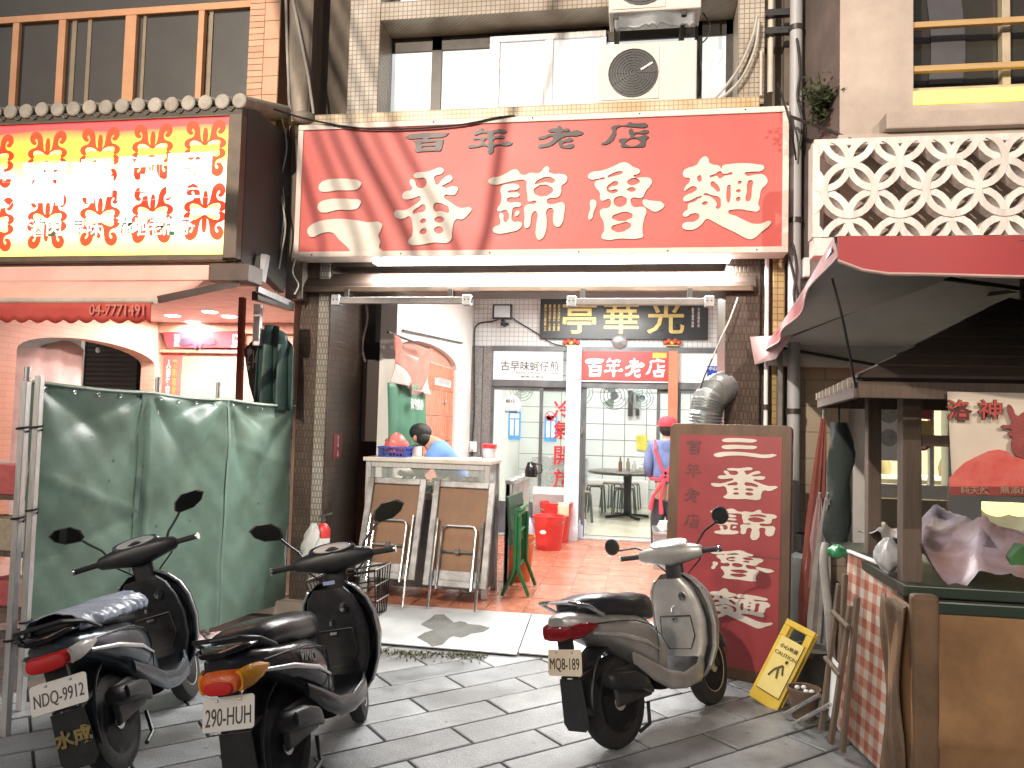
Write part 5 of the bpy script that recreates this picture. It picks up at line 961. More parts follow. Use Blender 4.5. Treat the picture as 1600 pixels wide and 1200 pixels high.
msc = .00450*.97*1.28/1.28*1.03*YL/6/4.21*5.0/4.6*1.02*1.16
for r_, yz in ((0, 240), (1, 655)):
    for c_ in range(-4, 5):
        zx = 1355-345*(4-c_) if c_ <= 4 else 0
        P0 = PY(zx/4.21, 180+(yz+(-.062)*(zx-1000))/4.21, YL)
        if r_ == 0 and c_ == -4: mo_me = multi_mesh('flower_motif', motif, lambda x, y, z: Vector((x*msc, -z, -y*msc*1.05)), .004); pe_me = multi_mesh('petal', petals, lambda x, y, z: Vector((x*msc, -.006-z, -y*msc*1.05)), .002)
        q = link('flower_motif', mo_me, m_lred, ls); q.location = P0+Vector((0, -.015, 0))-WL[ls]
        q2 = link('petal_print', pe_me, m_lyel, q); q2['kind'] = 'stuff'
for s, px in (('西', 72), ('華', 146), ('阿', 222), ('國', 298), ('味', -6)): text('character', s, (PY(px, 284-.06*(px-150), YL).x, YL-.020, PY(px, 284-.06*(px-150), YL).z), .34, m_lwhite, ls, bold=.045, wide=1.1, th=.004)
m_lg = emit('backlit_green', (.03, .10, .05), .25)
for s, px0, px1 in (('在地老牌子', 186, 306), ('滷肉', 48, 98), ('早味', 114, 162)):
    for kk, (m_, bo_, d_) in enumerate(((m_lg, .045, .018), (m_lwhite, .008, .022))):
        px = (px0+px1)/2; text('lettering', s, (PY(px, 355-.01*(px-200), YL).x, YL-d_, PY(px, 355-.01*(px-200), YL).z), .135+bo_*.2, m_, ls, width=(PY(px1, 355, YL)-PY(px0, 355, YL)).x+bo_*.1, bold=bo_, th=.002)
# beam below and arcade of the neighbour
XLW, YLB = -6.2, 9.2
zce = PY(300, 512, YLB).z
box('beam', -6.4, xR-.02, 5.5, 6.1, zce+.15, zs0-.052, m_pink, lb, 0)
box('arcade_ceiling', -6.4, -2.95, 6.1, YLB, zce+.05, zce+.2, mat('pinkish_ceiling', (.66, .58, .58), rough=.6), lb, 0)
box('party_wall', -2.95, xl0-.001, YP+.1, YLB, FZ, 3.3, mat('peach_wall', (.60, .42, .32), rough=.7), lb, 0)
ya_, yb_ = PX(20, 650, XLW).y, PX(241, 600, XLW).y; zsp2 = PX(241, 572, XLW).z; ztp2 = PX(130, 529, XLW).z
arch_wall('side_wall', XLW, XLW-.2, 5.6, YLB, FZ, zce+.1, ya_, yb_, zsp2, ztp2, m_pink, lb, 18)
box('back_wall', -6.2, -2.9, YLB, YLB+.1, FZ, zce+.1, m_pink, lb, 0)
box('cornice', -6.2, -2.9, YLB-.12, YLB, PY(300, 522, YLB).z, zce+.05, mat('peach_cornice', (.58, .40, .30), rough=.6), lb, .006); box('cornice', -6.2, -2.9, YLB-.08, YLB, PY(300, 552, YLB).z, PY(300, 547, YLB).z, mat('peach_cornice', (.58, .4, .3)), lb, .004)
# downlights
for k, (px, py) in enumerate(((270, 493), (301, 503), (328, 487), (358, 494))):
    p = PZ(px, py, zce+.05); t = thing('downlight', 'round lit downlight in the ceiling of the pink lit arcade', 'lamp', p, 'downlights of the left arcade')
    MB().lathe([(0, -.012), (.075, -.012), (.085, 0), (0, 0)], p, n=20).build('diffuser', emit('downlight_glow', (1, .93, .88), 9), t, smooth=True); MB().lathe([(.086, -.0), (.10, -.004), (.10, .004)], p, n=20).build('trim_ring', m_white_let, t, smooth=True)
    l = bpy.data.lights.new('downlight_beam', 'AREA'); l.shape = 'DISK'; l.size = .15; l.energy = 30; l.color = (1, .66, .58); lo = bpy.data.objects.new('downlight_beam', l); C.objects.link(lo); lo.parent = t; lo.location = (0, 0, -.03)
tube_lamp('fluorescent_lamp', 'unseen warm fluorescent lamp added under the glowing yellow sign behind the awning', (-4.3, 5.75, zce+.08), 2.2, 'x', 110, 'added left arcade lamp', col=(1, .70, .60))  # unseen lamp added to brighten the awning underside and fascia
# red banner, couplet, gift boxes
t = thing('wall_banner', 'long red banner with a dark flower emblem on the pink lit back wall', 'banner', PY(300, 545, YLB-.1)); y_ = YLB-.13
q0, q1, q2, q3 = PY(254, 519, y_), PY(380, 517, y_), PY(380, 543, y_), PY(262, 543, y_)
MB().prism([q0, q1, q2, q3], (0, .006, 0)).build('cloth', mat('crimson_cloth', (.60, .05, .08), rough=.6), t)
P0 = PY(309, 533, y_-.006); em = [[(x*.8-10*(x > 0), y*.35) for x, y in l] for l in motif[:3]]
link('emblem', curve_mesh('emblem', [[(x, y) for x, y in l] for l in [L_("-70,0 -40,-12 -20,-30 0,-18 20,-30 40,-12 70,0 40,12 20,8 10,24 0,12 -10,24 -20,8 -40,12")]], lambda x, y, z: Vector((P0.x+x*.0036, P0.y-z, P0.z-y*.0045))-WL[t], .003), mat('dark_emblem', (.03, .03, .06)), t)
text('writing', '\n'.join('福氣'), PY(276, 532, y_-.004), .16, m_white_let, t); text('writing', '豐', PY(372, 532, y_-.004), .17, m_white_let, t, bold=.03)
t = thing('couplet', 'narrow pink red paper couplet with gold writing by the arch', 'couplet', PY(268, 620, YLB-.01)); q0, q1 = PY(256, 552, YLB-.01), PY(281, 622, YLB-.01); box('paper', q0.x, q1.x, YLB-.012, YLB-.004, q1.z-.5, q0.z, mat('red_paper', (.62, .16, .15), (.55, .12, .11), rough=.7), t, 0)
text('writing', '\n'.join('花開富貴'), ((q0.x+q1.x)/2+.04, YLB-.014, (q0.z+q1.z)/2-.02), .46, m_gold, t, width=.07, bold=.03); text('writing', '\n'.join('人壽年豐'), ((q0.x+q1.x)/2-.05, YLB-.014, (q0.z+q1.z)/2-.02), .46, m_white_let, t, width=.06, bold=.02)
ORD = ['lowest']+[w+' from the bottom' for w in ('second', 'third', 'fourth', 'fifth', 'sixth', 'seventh', 'eighth', 'ninth', 'tenth', 'eleventh')]+['topmost']
for c_ in range(4):
    for r_ in range(12):
        p = PY(322+c_*14.5, 626, 8.4); o = box('gift_box', p.x-.048, p.x+.048, 8.3, 8.5, .95+r_*.066, .95+r_*.066+.063, mat('red_box', (.62, .09, .06), (.70, .30, .14), rough=.4, scale=14, rand=.15) if c_ < 2 else mat('pink_box', (.66, .34, .32), (.60, .10, .10), rough=.4, scale=16, rand=.15), None, .004); tag(o, 'flat %s gift box, %s of its stack in the pink lit shop' % ('red' if c_ < 2 else 'pink', ORD[r_]), 'box', 'stacked gift boxes')
t = thing('display_table', 'cloth covered display table carrying gift boxes in the pink lit arcade', 'table', (-5.2, 8.4, FZ)); box('top', PY(318, 626, 8.4).x-.6, PY(380, 626, 8.4).x+.3, 8.1, 8.8, .90, .95, m_wood, t, .004); box('skirt', PY(318, 626, 8.4).x-.58, PY(380, 626, 8.4).x+.28, 8.12, 8.78, FZ, .90, mat('crimson_cloth', (.6, .05, .08)), t, .004)
# view through the arch: grey sheet, slatted shutter, lamp
t = thing('hanging_sheet', 'grey draped sheet hanging beyond the arch', 'curtain', (-7.0, 7.6, FZ))
MB().sheet(lambda u, v: (-6.75+.05*math.sin(u*22+v*2)*(.3+v)+.10*math.sin(math.pi*u)*(1-v), PX(0, 600, -6.75).y-.2+(PX(128, 600, -6.75).y-PX(0, 600, -6.75).y+.2)*u, PX(100, 543, -6.75).z-.10*math.sin(math.pi*u*2)*(1-v)*.8-(PX(100, 543, -6.75).z-.2)*v), 34, 14).build('cloth', mat('grey_sheet', (.44, .42, .42), (.34, .32, .33), rough=.8), t, smooth=60, solid=.003)
t = thing('slatted_shutter', 'dark slatted roller shutter beyond the arch', 'shutter', (-7.2, 9, FZ)); Ysh = 9.6; x0, x1 = PY(133, 580, Ysh).x, PY(214, 580, Ysh).x
k = 0; z = FZ
sl_ = MB().prism([(0, 0, .003), (0, -.018, .03), (0, 0, .062)], (x1-x0, 0, 0)).build('slat', mat('dark_slat', (.06, .045, .04), (.035, .028, .025), rough=.5)); slm = sl_.data; bpy.data.objects.remove(sl_)
while z < PY(170, 535, Ysh).z: q = link('slat', slm, None, t); q.location = Vector((x0, Ysh, z))-WL[t]; z += .066
box('backing', x0, x1, Ysh, Ysh+.02, FZ, z, m_black, t, 0); box('side_rail', x0-.06, x0, Ysh-.03, Ysh+.02, FZ, z, m_alu, t, .003)
o = box('far_wall', -12, -6.45, YLB+.6, YLB+.7, FZ, 3.4, mat('pale_far_wall', (.5, .46, .43), rough=.8), None, 0); tag(o, 'pale wall of the farther arcade seen through the arch', 'wall')
p = PY(153, 547, 9.3); t = thing('bulb', 'small bare bulb hung beyond the arch', 'lamp', p); MB().ell(p, (.03, .03, .04), 12, 8).build('glass', m_white_let, t, smooth=True); MB().cyl(p+Vector((0, 0, .035)), p+Vector((0, 0, .07)), .016).build('socket', m_black, t); MB().cyl(p+Vector((0, 0, .07)), p+Vector((0, 0, .5)), .004, n=6).build('flex', m_cable, t)
# awning
aw = thing('awning', 'red scalloped awning partly rolled up under the glowing sign', 'awning', (xR-1.5, 5.1, 2.2))
A1, A0 = PY(238, 470, 4.55), PY(331, 428, 5.2); m_awn = mat('lit_pink_awning_cloth', (.76, .50, .43), (.68, .40, .34), rough=.7, scale=3)  # pale pink puts lamplight on the red cloth's underside into its colour
MB().sheet(lambda u, v: (-6.8+(A0.x+6.8)*u*(1-v)+(A1.x+6.8)*u*v, A0.y+(A1.y-A0.y)*v, A0.z+(A1.z-A0.z)*v-.05*math.sin(math.pi*v)*(1+.3*math.sin(u*9))), 24, 8).build('cloth', m_awn, aw, smooth=True, solid=.004)
m_val = mat('red_valance', (.50, .07, .05), (.42, .05, .04), rough=.7)
def val(u, v):
    x = -6.8+(A1.x+6.8)*u; d = .115+.028*abs(math.sin((x+.2)*math.pi/.12)); return (x, A1.y-.012+.01*math.sin(u*40)*v, A1.z-.01-d*v)
MB().sheet(val, 180, 3).build('valance', m_val, aw, smooth=True, solid=.003)
MB().cyl((-6.8, A1.y, A1.z), (A1.x+.02, A1.y, A1.z), .022, n=10).build('front_bar', mat('pale_bar', (.60, .50, .42), rough=.4), aw, smooth=True)
text('writing', '04-7771491', PY(182, 484, A1.y-.03), .075, mat('faded_pink_letter', (.60, .22, .17), (.52, .12, .09), rough=.7, scale=30), aw, width=.40, bold=.02, th=.003)
MB().bar(PY(248, 468, 4.6), PY(372, 442, 5.12), .035, .05).build('arm', m_brownpaint, aw, bevel=.004); box('cassette', -6.8, PY(330, 424, 5.12).x, 5.09, 5.29, PY(360, 438, 5.1).z, PY(360, 414, 5.1).z, m_awn, aw, .008); box('end_cap', PY(331, 424, 5.12).x, PY(392, 424, 5.12).x, 5.08, 5.30, PY(360, 440, 5.1).z, PY(360, 412, 5.1).z, m_brownpaint, aw, .008)
# vertical post, flag, folded tarp near the pillar
o = MB().bar(PY(376, 640, 6.3)-Vector((0, 0, 1.6)), PY(379, 465, 6.3), .05, .05).build('red_post', mat('dark_red_post', (.22, .05, .04), (.14, .035, .03), rough=.5), bevel=.004); tag(o, 'slim dark red post standing behind the green tarp screen', 'post')
t = thing('black_flag', 'black triangular cloth flag with white writing beside the folded tarp', 'flag', PY(398, 620, 5.98)); y_ = 5.98
MB().prism([PY(381, 546, y_), PY(413, 512, y_), PY(408, 560, y_), PY(396, 625, y_), PY(389, 600, y_)], (0, .006, 0)).build('cloth', mat('charcoal_cloth', (.045, .045, .042), (.03, .03, .028), rough=.75), t); text('writing', '宵14', PY(394, 560, y_-.004), .2, mat('grey_white_print', (.5, .5, .48)), t, width=.09, bold=.02)
t = thing('folded_tarp', 'dark green tarp gathered in long upright folds beside the mosaic pillar', 'tarp', PY(435, 635, 5.95)); y_ = 5.95
def ft(u, v):
    top = PY(404+60*u, 560-52*math.sin(math.pi*min(1, .18+u*.85))**.6, y_); bot = PY(396+68*u, 642, y_); p = top.lerp(bot, v); f = math.sin(u*math.pi*5.5); return (p.x+.012*math.cos(u*math.pi*11), p.y+.055*f*(.35+.65*v)-.03, p.z)
MB().sheet(ft, 60, 10).build('cloth', mat('dark_teal_tarp', (.045, .085, .075), (.03, .06, .055), rough=.3), t, smooth=60, solid=.003)
# clutter at the junction of the two signs
t = thing('cable_bracket', 'grey metal bracket with tangled wires between the two signboards', 'bracket', PY(425, 470, 5.7))
MB().bar(PY(398, 408, 5.45), PY(440, 450, 5.9), .07, .10).build('arm', m_dkframe, t, bevel=.006); MB().bar(PY(398, 462, 5.5), PY(455, 480, 6.0), .06, .07).build('arm', m_dkframe, t, bevel=.006); MB().bar(PY(402, 452, 5.45), PY(452, 474, 5.95), .03, .05).build('tube', m_alu, t, bevel=.004); MB().bar(PY(415, 398, 5.5), PY(408, 440, 5.5), .06, .05).build('plate', m_pvc, t, bevel=.004)
o = box('lamp_tube', PY(397, 500, 5.9).x, PY(408, 500, 5.9).x, 5.88, 5.93, PY(400, 540, 5.9).z, PY(404, 476, 5.9).z, m_white_let, None, .006); tag(o, 'upright white tube fixed under the metal bracket', 'tube')
for k, pts in enumerate(([(425, 395), (430, 420), (420, 440), (432, 455), (425, 470)], [(440, 180), (448, 230), (438, 290), (446, 350), (440, 395), (436, 420)], [(448, 200), (440, 260), (444, 330), (437, 390)], [(463, 400), (457, 425), (466, 445), (460, 460)])):
    cable('cable', [PY(x, y, 5.84+.02*k) for x, y in pts], .007, m_cablew, ['tangled pale wire hanging at the metal bracket', 'pale wire running down the dark side of the glowing sign', 'second pale wire beside the edge of the big red sign', 'short pale wire loop under the corner of the big red sign'][k])
# ------------------------------------------------------------ green tarp screen
ts = thing('tarp_screen', 'glossy green tarpaulin screen stretched on poles in front of the left shop', 'tarpaulin', (-3.2, 5.0, 0))
TA, TB = Vector((-3.47, 3.93, 0)), Vector((-2.86, 6.10, 0)); tn = Vector((TB.y-TA.y, -(TB.x-TA.x), 0)).normalized()
ties = ((.0, 1.78), (.36, 1.76), (.66, 1.745), (1.0, 1.71))
def tarp(u, v):
    p = TA.lerp(TB, u); tops = 1.775-.068*u; dip = 0
    for a, b_ in zip(ties[:-1], ties[1:]):
        if a[0] <= u <= b_[0]: s = (u-a[0])/(b_[0]-a[0]); dip = .014*math.sin(math.pi*s)
    z1_ = tops-dip; z = z1_-(z1_-.06)*v; d = 0
    for k, (tu, tz) in enumerate(ties):
        dx, dz = (u-tu)*2.25, tz-z; r = math.hypot(dx, dz)+.02; an = math.atan2(dx, dz); d += .034*(abs(math.sin(an*(3.2+.4*k)+k))-.5)*math.exp(-((r-.32)/.42)**2)*min(1, r/.12)
    d += .030*math.sin(u*math.pi*3.1+1.0+.6*v)*(.35+.65*v)+.012*noise2(u*9, v*6, 2)+.03*math.exp(-abs(u-.35-.03*v)/.022)+.022*math.exp(-abs(u-.66+.02*v)/.018)+.014*math.exp(-abs(v-.30-.5*u)/.02)*(u < .34)-.016*math.exp(-abs(v-.62+.4*u)/.02)*(u < .34)+.010*math.exp(-abs(v-.18-.35*(u-.66))/.015)*(u > .66)
    return p+tn*d+Vector((0, 0, z))
MB().sheet(tarp, 90, 60).build('sheet', mat('green_pvc', (.165, .25, .20), (.115, .185, .145), rough=.35, scale=2.5, bump=.1, bscale=30, rvar=.1, fine=.06, stain=(3.5, .72)), ts, smooth=80)
MB().tube([tarp(k/30, 0)+tn*.004 for k in range(31)], .011, 6).build('hem', mat('pale_green_hem', (.32, .42, .34), rough=.5), ts, smooth=True)
for k in range(14): p = Vector(tarp((k+.5)/14, .018)); MB().tube([p+tn*.006+Vector((0, .010*math.cos(a), .010*math.sin(a))) for a in [2*math.pi*q/10 for q in range(11)]], .003, 5).build('eyelet', m_steel, ts)
for u in (.335, .66): MB().sheet(lambda a, v: Vector(tarp(u+(a-.5)*.014, v))+tn*.003, 2, 40).build('seam', mat('seam_green', (.16, .24, .19), (.12, .18, .14), rough=.45), ts, smooth=80)
for u, h in ((0, 1.86), (.40, 1.86), (.64, 1.86), (1.0, 1.76)): p = TA.lerp(TB, u)-tn*.04; MB().cyl(p, p+Vector((0, 0, h)), .018, n=10).build('pole', m_steel, ts, smooth=True)
# poles and goods at the left edge
for k, (px, py) in enumerate(((8, 1150), (32, 1110))):
    b_ = PZ(px, py, 0); t = thing('stall_pole', ['square aluminium stall pole left of the tarp, with string ties', 'second aluminium stall pole right at the tarp edge'][k], 'pole', b_, 'stall poles'); MB().bar(b_, b_+Vector((0, 0, 1.75+.05*k)), .035).build('pole', m_alu, t, bevel=.003)
    for z in (.45, 1.05, 1.5): MB().tube([b_+Vector((.03*math.cos(a), .03*math.sin(a), z+.01*a/3)) for a in [q*.7 for q in range(12)]], .006, 5).build('string_tie', m_cable, t)
t = thing('goods_shelf', 'stall shelf with boxed goods behind the poles at the tarp', 'shelf', (-4.6, 4.9, 0))
for z in (.25, .62, 1.0): box('board', -5.3, -3.95, 4.6, 5.2, z, z+.03, m_wood, t, .004)
for x in (-5.3, -3.98): 
    for y in (4.6, 5.17): box('upright', x, x+.03, y, y+.03, 0, 1.3, m_alu, t, .002)
k = 0
for z in (.28, .65, 1.03):
    for x in range(6):
        o = box('goods_box', -5.2+x*.21, -5.02+x*.21, 4.65, 4.85, z, z+random.uniform(.12, .24), mat('goods%d' % (k % 4), [(.60, .12, .12), (.62, .40, .32), (.50, .42, .30), (.65, .55, .50)][k % 4], rough=.5, scale=20, rand=.1), None, .006); tag(o, 'small %s box on the %s board of the stall shelf' % (('dark red', 'tan', 'brown', 'pale pink')[k % 4], {.28: 'lowest', .65: 'middle', 1.03: 'top'}[z]), 'box', 'goods on the stall shelf'); k += 1
# ------------------------------------------------------------ right neighbour
YR = 5.4
rb = thing('shophouse', 'right neighbour building with plain beige wall and a barred dark window', 'building', (3, 6.5, 0))
m_bwall = mat('beige_plaster', (.50, .43, .37), (.36, .30, .26), rough=.85, scale=1.8, bump=.3, fine=.08)
m_mauve = mat('mauve_plaster', (.20, .155, .14), (.12, .095, .085), rough=.9, scale=3, bump=.4, fine=.08)
xr_ = PY(1312, 100, YR).x; zl0 = PY(1400, 378, 5.2).z
b = MB().prism([(xr_, YR, zl0-.2), (1.2, YP+.15, zl0-.2), (1.2, YP+.6, zl0-.2), (xr_, YP+.6, zl0-.2)], (0, 0, 5)); b.build('side_wall', m_mauve, rb)
wx0, wz0 = PY(1427, 80, YR).x, PY(1430, 160, YR).z
box('wall', xr_+.001, wx0, YR, YR+.3, zl0-.2, 7, m_bwall, rb, 0); box('wall', wx0, 6, YR, YR+.3, zl0-.2, wz0, m_bwall, rb, 0); box('wall', wx0, 6, YR, YR+.3, 5.6, 7, m_bwall, rb, 0)
rw = box('window', wx0, 6, YR+.20, YR+.24, wz0, 5.6, m_darkglass, rb, 0)
m_woodbar = mat('amber_wood', (.50, .33, .14), (.40, .25, .10), rough=.5, stretch=(.4, 6, 6))
for y in (37, 106): z = PY(1500, y, YR+.05).z; box('bar', wx0, 6, YR+.03, YR+.07, z-.02, z+.02, m_woodbar, rw, .004)
box('mullion', PY(1564, 60, YR+.15).x, PY(1577, 60, YR+.15).x, YR+.13, YR+.2, wz0, 5.6, mat('pale_mullion', (.50, .42, .30), rough=.5), rw, .004)
box('lower_rail', wx0, 6, YR+.12, YR+.2, wz0+.09, wz0+.15, mat('pale_mullion', (.5, .42, .3)), rw, .004)
box('sill', wx0, 6, YR-.01, YR+.2, wz0-.02, wz0+.075, emit('painted_sill_glow', (.95, .78, .12), .55, (.7, .6, .15)), rw, .004)  # yellow light on the sill painted as its own glow
for k in range(5): MB().sheet(lambda u, v: (wx0+.16+.42*k+.22*u+.02*math.sin(v*6), YR+.19, wz0+.2+1.0*v), 3, 6).build('curtain_glimpse', mat('dim_lilac', (.06, .058, .07), rough=.6), rw) if k == 0 else None
lz0, lz1 = PY(1450, 204, YR-.16).z, PY(1450, 172, YR-.16).z
box('ledge', PY(1385, 190, YR-.16).x, 6, YR-.16, YR, lz0+.02, lz1, m_bwall, rb, .012); box('ledge', PY(1310, 212, YR-.1).x, 6, YR-.10, YR+.001, lz0-.12, lz0+.018, m_bwall, rb, .01)
# breeze-block screen of rings
YX = 5.2; bs = thing('breeze_block_screen', 'white openwork screen of overlapping rings above the red canopy', 'screen', (1.3, YX, zl0))
m_bwhite = mat('chalk_white_paint', (.76, .74, .71), (.56, .53, .49), rough=.75, scale=5, bump=.3, stretch=(3, 3, .5), rand=.07, fine=.06)
pxm = 67*YX/1200/1.02*1.09
dx_, dz_ = pxm, pxm*1.16; rad = math.hypot(dx_/2, dz_/2)*.71*1.0
def annulus(r0, r1, th, asp, n=28):
    pr = [(r0, 0), (r1, 0), (r1, th), (r0, th), (r0, 0)]; return MB().loft([[Vector((r*math.cos(2*math.pi*k/n), y, r*asp*math.sin(2*math.pi*k/n))) for k in range(n)] for r, y in pr], cap=False)
ao = annulus(rad*.80, rad*1.05, .09, 1.08).build('ring', m_bwhite); rme = ao.data; bpy.data.objects.remove(ao)
c0 = PY(1327, 296, YX)
scr_x0, scr_z0, scr_z1 = PY(1273, 300, YX).x, PY(1275, 370, YX).z, PY(1275, 223, YX).z
for i in range(-2, 12):
    for j in range(-3, 4):
        for h in (0, 1):
            x, z = c0.x+(i+.5*h)*dx_, c0.z+(j+.5*h)*dz_
            if x < scr_x0-.2 or z < scr_z0-.2 or z > scr_z1+.2: continue
            me_ = rme; R1 = rad*1.08
            if x-R1 < scr_x0 or z-R1*1.08 < scr_z0 or z+R1*1.08 > scr_z1:
                bm = bmesh.new(); bm.from_mesh(rme)
                for co, no in (((scr_x0-x, 0, 0), (-1, 0, 0)), ((0, 0, scr_z0-z), (0, 0, -1)), ((0, 0, scr_z1-z), (0, 0, 1))):
                    g = bmesh.ops.bisect_plane(bm, geom=bm.verts[:]+bm.edges[:]+bm.faces[:], plane_co=co, plane_no=no, clear_outer=True)
                me_ = bpy.data.meshes.new('ring'); bm.to_mesh(me_); bm.free(); me_.materials.append(m_bwhite)
                if not me_.polygons: continue
            q = link('ring', me_, None, bs); q.location = Vector((x, YX+.0025*((i % 2)*2+h+4*(j % 2)), z))-WL[bs]
box('bottom_rail', scr_x0, 6, YX+.02, YX+.16, scr_z0-.12, scr_z0-.0, m_bwhite, bs, .004); box('top_rail', scr_x0, 6, YX+.018, YX+.13, scr_z1-.015, scr_z1+.03, m_bwhite, bs, .004); box('end_post', scr_x0-.01, scr_x0+.035, YX+.012, YX+.15, scr_z0, scr_z1, m_bwhite, bs, .004)
box('backing_wall', scr_x0+.03, 6, YR-.001, YR+.1, scr_z0-.3, lz0-.1, m_mauve, rb, 0) if False else None
# ground floor of right shop
box('pier', PY(1250, 500, YP).x, PY(1330, 500, YP).x, YP+.05, YP+.5, 0, zl0, tilemat('tan_tile', (.42, .35, .26), (.38, .31, .22), (.26, .21, .16), .3, .2, 'sz', rough=.5, gap=.03), rb, .004)
rs = thing('right_shop_front', 'white framed glass shop front behind the food cart', 'shop front', (2.4, 6.3, FZ)); YQ = 6.3; qx = lambda px, py=700: PY(px, py, YQ).x; qz = lambda py, px=1450: PY(px, py, YQ).z
m_wf = mat('white_door_frame', (.70, .69, .66), (.60, .59, .55), rough=.4)
for a, b_ in ((1320, 1352), (1478, 1530), (1700, 1720)): box('pilaster', qx(a), qx(b_), YQ-.04, YQ+.1, FZ, zl0, m_wf, rs, .006)
for y0, y1 in ((758, 780), (540, 575)): box('rail', qx(1352), 5, YQ-.02, YQ+.06, qz(y1), qz(y0), m_wf, rs, .004)
box('panel', qx(1352), qx(1478), YQ, YQ+.03, FZ, qz(782), mat('olive_panel', (.30, .26, .17), (.24, .20, .13), rough=.5), rs, .004); box('panel', qx(1530), 5, YQ, YQ+.03, FZ, qz(830), mat('olive_panel', (.3, .26, .17)), rs, .004)
box('pane', qx(1352), qx(1478), YQ+.01, YQ+.016, qz(758), qz(575), m_glass, rs, 0); box('pane', qx(1530), 5, YQ+.01, YQ+.016, qz(828), qz(575), m_glass, rs, 0)
for a in (1405, 1452): box('mullion', qx(a), qx(a+7), YQ-.01, YQ+.04, qz(758), qz(575), m_wf, rs, .003)
box('inner_wall', 1.4, 6, 8.6, 8.7, FZ, 3, mat('cream_inner', (.66, .60, .48), (.58, .52, .41), rough=.7), rs, 0); box('inner_ceiling', 1.4, 6, 6.45, 8.6, 2.75, 2.85, m_white, rs, 0); box('inner_wall', 1.35, 1.45, 6.4, 8.7, FZ, 2.8, m_white, rs, 0); box('shelf', 2.4, 4.6, 8.2, 8.6, 1.15, 1.19, m_white, rs, .004)
tube_lamp('fluorescent_lamp', 'warm ceiling lamp inside the right shop', (2.9, 7.4, 2.68), 1.0, 'x', 60, 'right shop lamp', col=(1, .86, .64))
for k in range(7):
    o = MB().lathe([(0, 0), (.05, 0), (.06, .08), (.04, .16), (.02, .2), (0, .2)], (2.5+.28*k, 8.4, 1.19), n=12).build('jar', mat('jar%d' % (k % 3), [(.5, .4, .2), (.6, .55, .5), (.35, .2, .12)][k % 3], rough=.3), smooth=True); tag(o, 'small %s jar on the white shelf inside the right shop' % ('ochre', 'pale', 'dark brown')[k % 3], 'jar', 'jars in the right shop')
for k, px in enumerate((1557, 1590)):
    p = PY(px, 790, 7.0); t = thing('globe_lamp', ['round warm paper lamp lit inside the right shop window, next to the pilaster', 'second round warm paper lamp in the right shop window'][k], 'lamp', p, 'globe lamps'); MB().ell(p, (.12, .12, .09), 16, 10).build('shade', emit('warm_globe', (1, .62, .25), 1.4), t, smooth=True); MB().cyl(p+Vector((0, 0, .08)), p+Vector((0, 0, .9)), .005, n=6).build('flex', m_cable, t)
# posters on the glass
t = thing('emblem_poster', 'white poster with two round grey emblems in the right shop window', 'poster', PY(1389, 700, 6.2)); y_ = YQ-.03; q0, q1 = PY(1376, 628, y_), PY(1402, 720, y_); box('sheet', q0.x, q1.x, y_-.004, y_, q1.z, q0.z, m_white_let, t, 0)
for y in (648, 684):
    c = PY(1389, y, y_-.006); MB().lathe([(0, 0), (.065, 0), (.065, .003), (0, .003)], c, 'y', 24).build('emblem', mat('grey_print', (.30, .32, .31), (.45, .47, .46), rough=.6, scale=40), t)
t = thing('no_smoking_sticker', 'round red and white no smoking sticker in the right shop window', 'sticker', PY(1440, 692, y_)); c = PY(1442, 692, YQ-.012)
MB().lathe([(0, 0), (.06, 0), (.06, .003), (0, .003)], c, 'y', 20).build('disc', m_white_let, t); MB().loft([[c+Vector((r*math.cos(2*math.pi*k/20), d, r*math.sin(2*math.pi*k/20))) for k in range(20)] for r, d in ((.058, -.001), (.058, -.004), (.046, -.004), (.046, -.001), (.058, -.001))], cap=False).build('ring', m_rpaint, t); MB().bar(c+Vector((-.035, -.003, .035)), c+Vector((.035, -.003, -.035)), .01, .003, up=(0, 1, 0)).build('slash', m_rpaint, t)
for k, (py0, py1, cc) in enumerate(((632, 655, (.45, .10, .14)), (657, 680, (.70, .52, .18)))): q0, q1 = PY(1432, py0, YQ-.012), PY(1456, py1, YQ-.012); o = box('window_card', q0.x, q1.x, YQ-.015, YQ-.012, q1.z, q0.z, mat('card%d' % k, cc, rough=.6), None, 0); tag(o, ['dark red card in the right shop window', 'amber card below the dark red card in the window'][k], 'card')
# ------------------------------------------------------------ red pop-up canopy
cn2 = thing('popup_canopy', 'red pop-up canopy with grey underside over the food cart', 'canopy', (1.9, 4.5, 0))
NL = PY(1308, 374, 2.9); zE = NL.z; FL = PY(1200, 545, 6.05); FL.z = zE-.04; NR = Vector((3.1, 2.66, zE)); FR = Vector((3.3, 5.9, zE)); PK = Vector(((NL.x+FR.x)/2, 4.4, zE+.36))
m_grey_under = mat('grey_canopy_lining', (.66, .66, .62), (.56, .56, .53), rough=.8, scale=3); m_canred = mat('canopy_red', (.46, .055, .06), (.40, .045, .05), rough=.6, scale=3, bump=.05)
def slope(a, b_, d, nm, m):
    MB().sheet(lambda u, v: a.lerp(b_, u).lerp(PK, v)+Vector((0, 0, d-.10*math.sin(math.pi*v)*(1-abs(2*u-1)*.8)+(-.03*math.sin(math.pi*u)*(1-v)))), 14, 10).build(nm, m, cn2, smooth=True)
for a, b_ in ((NL, NR), (NR, FR), (FR, FL), (FL, NL)): slope(a, b_, 0, 'lining', m_grey_under); slope(a, b_, .006, 'roof_cloth', m_canred)
m_trim = mat('pink_trim', (.66, .46, .42), rough=.6)
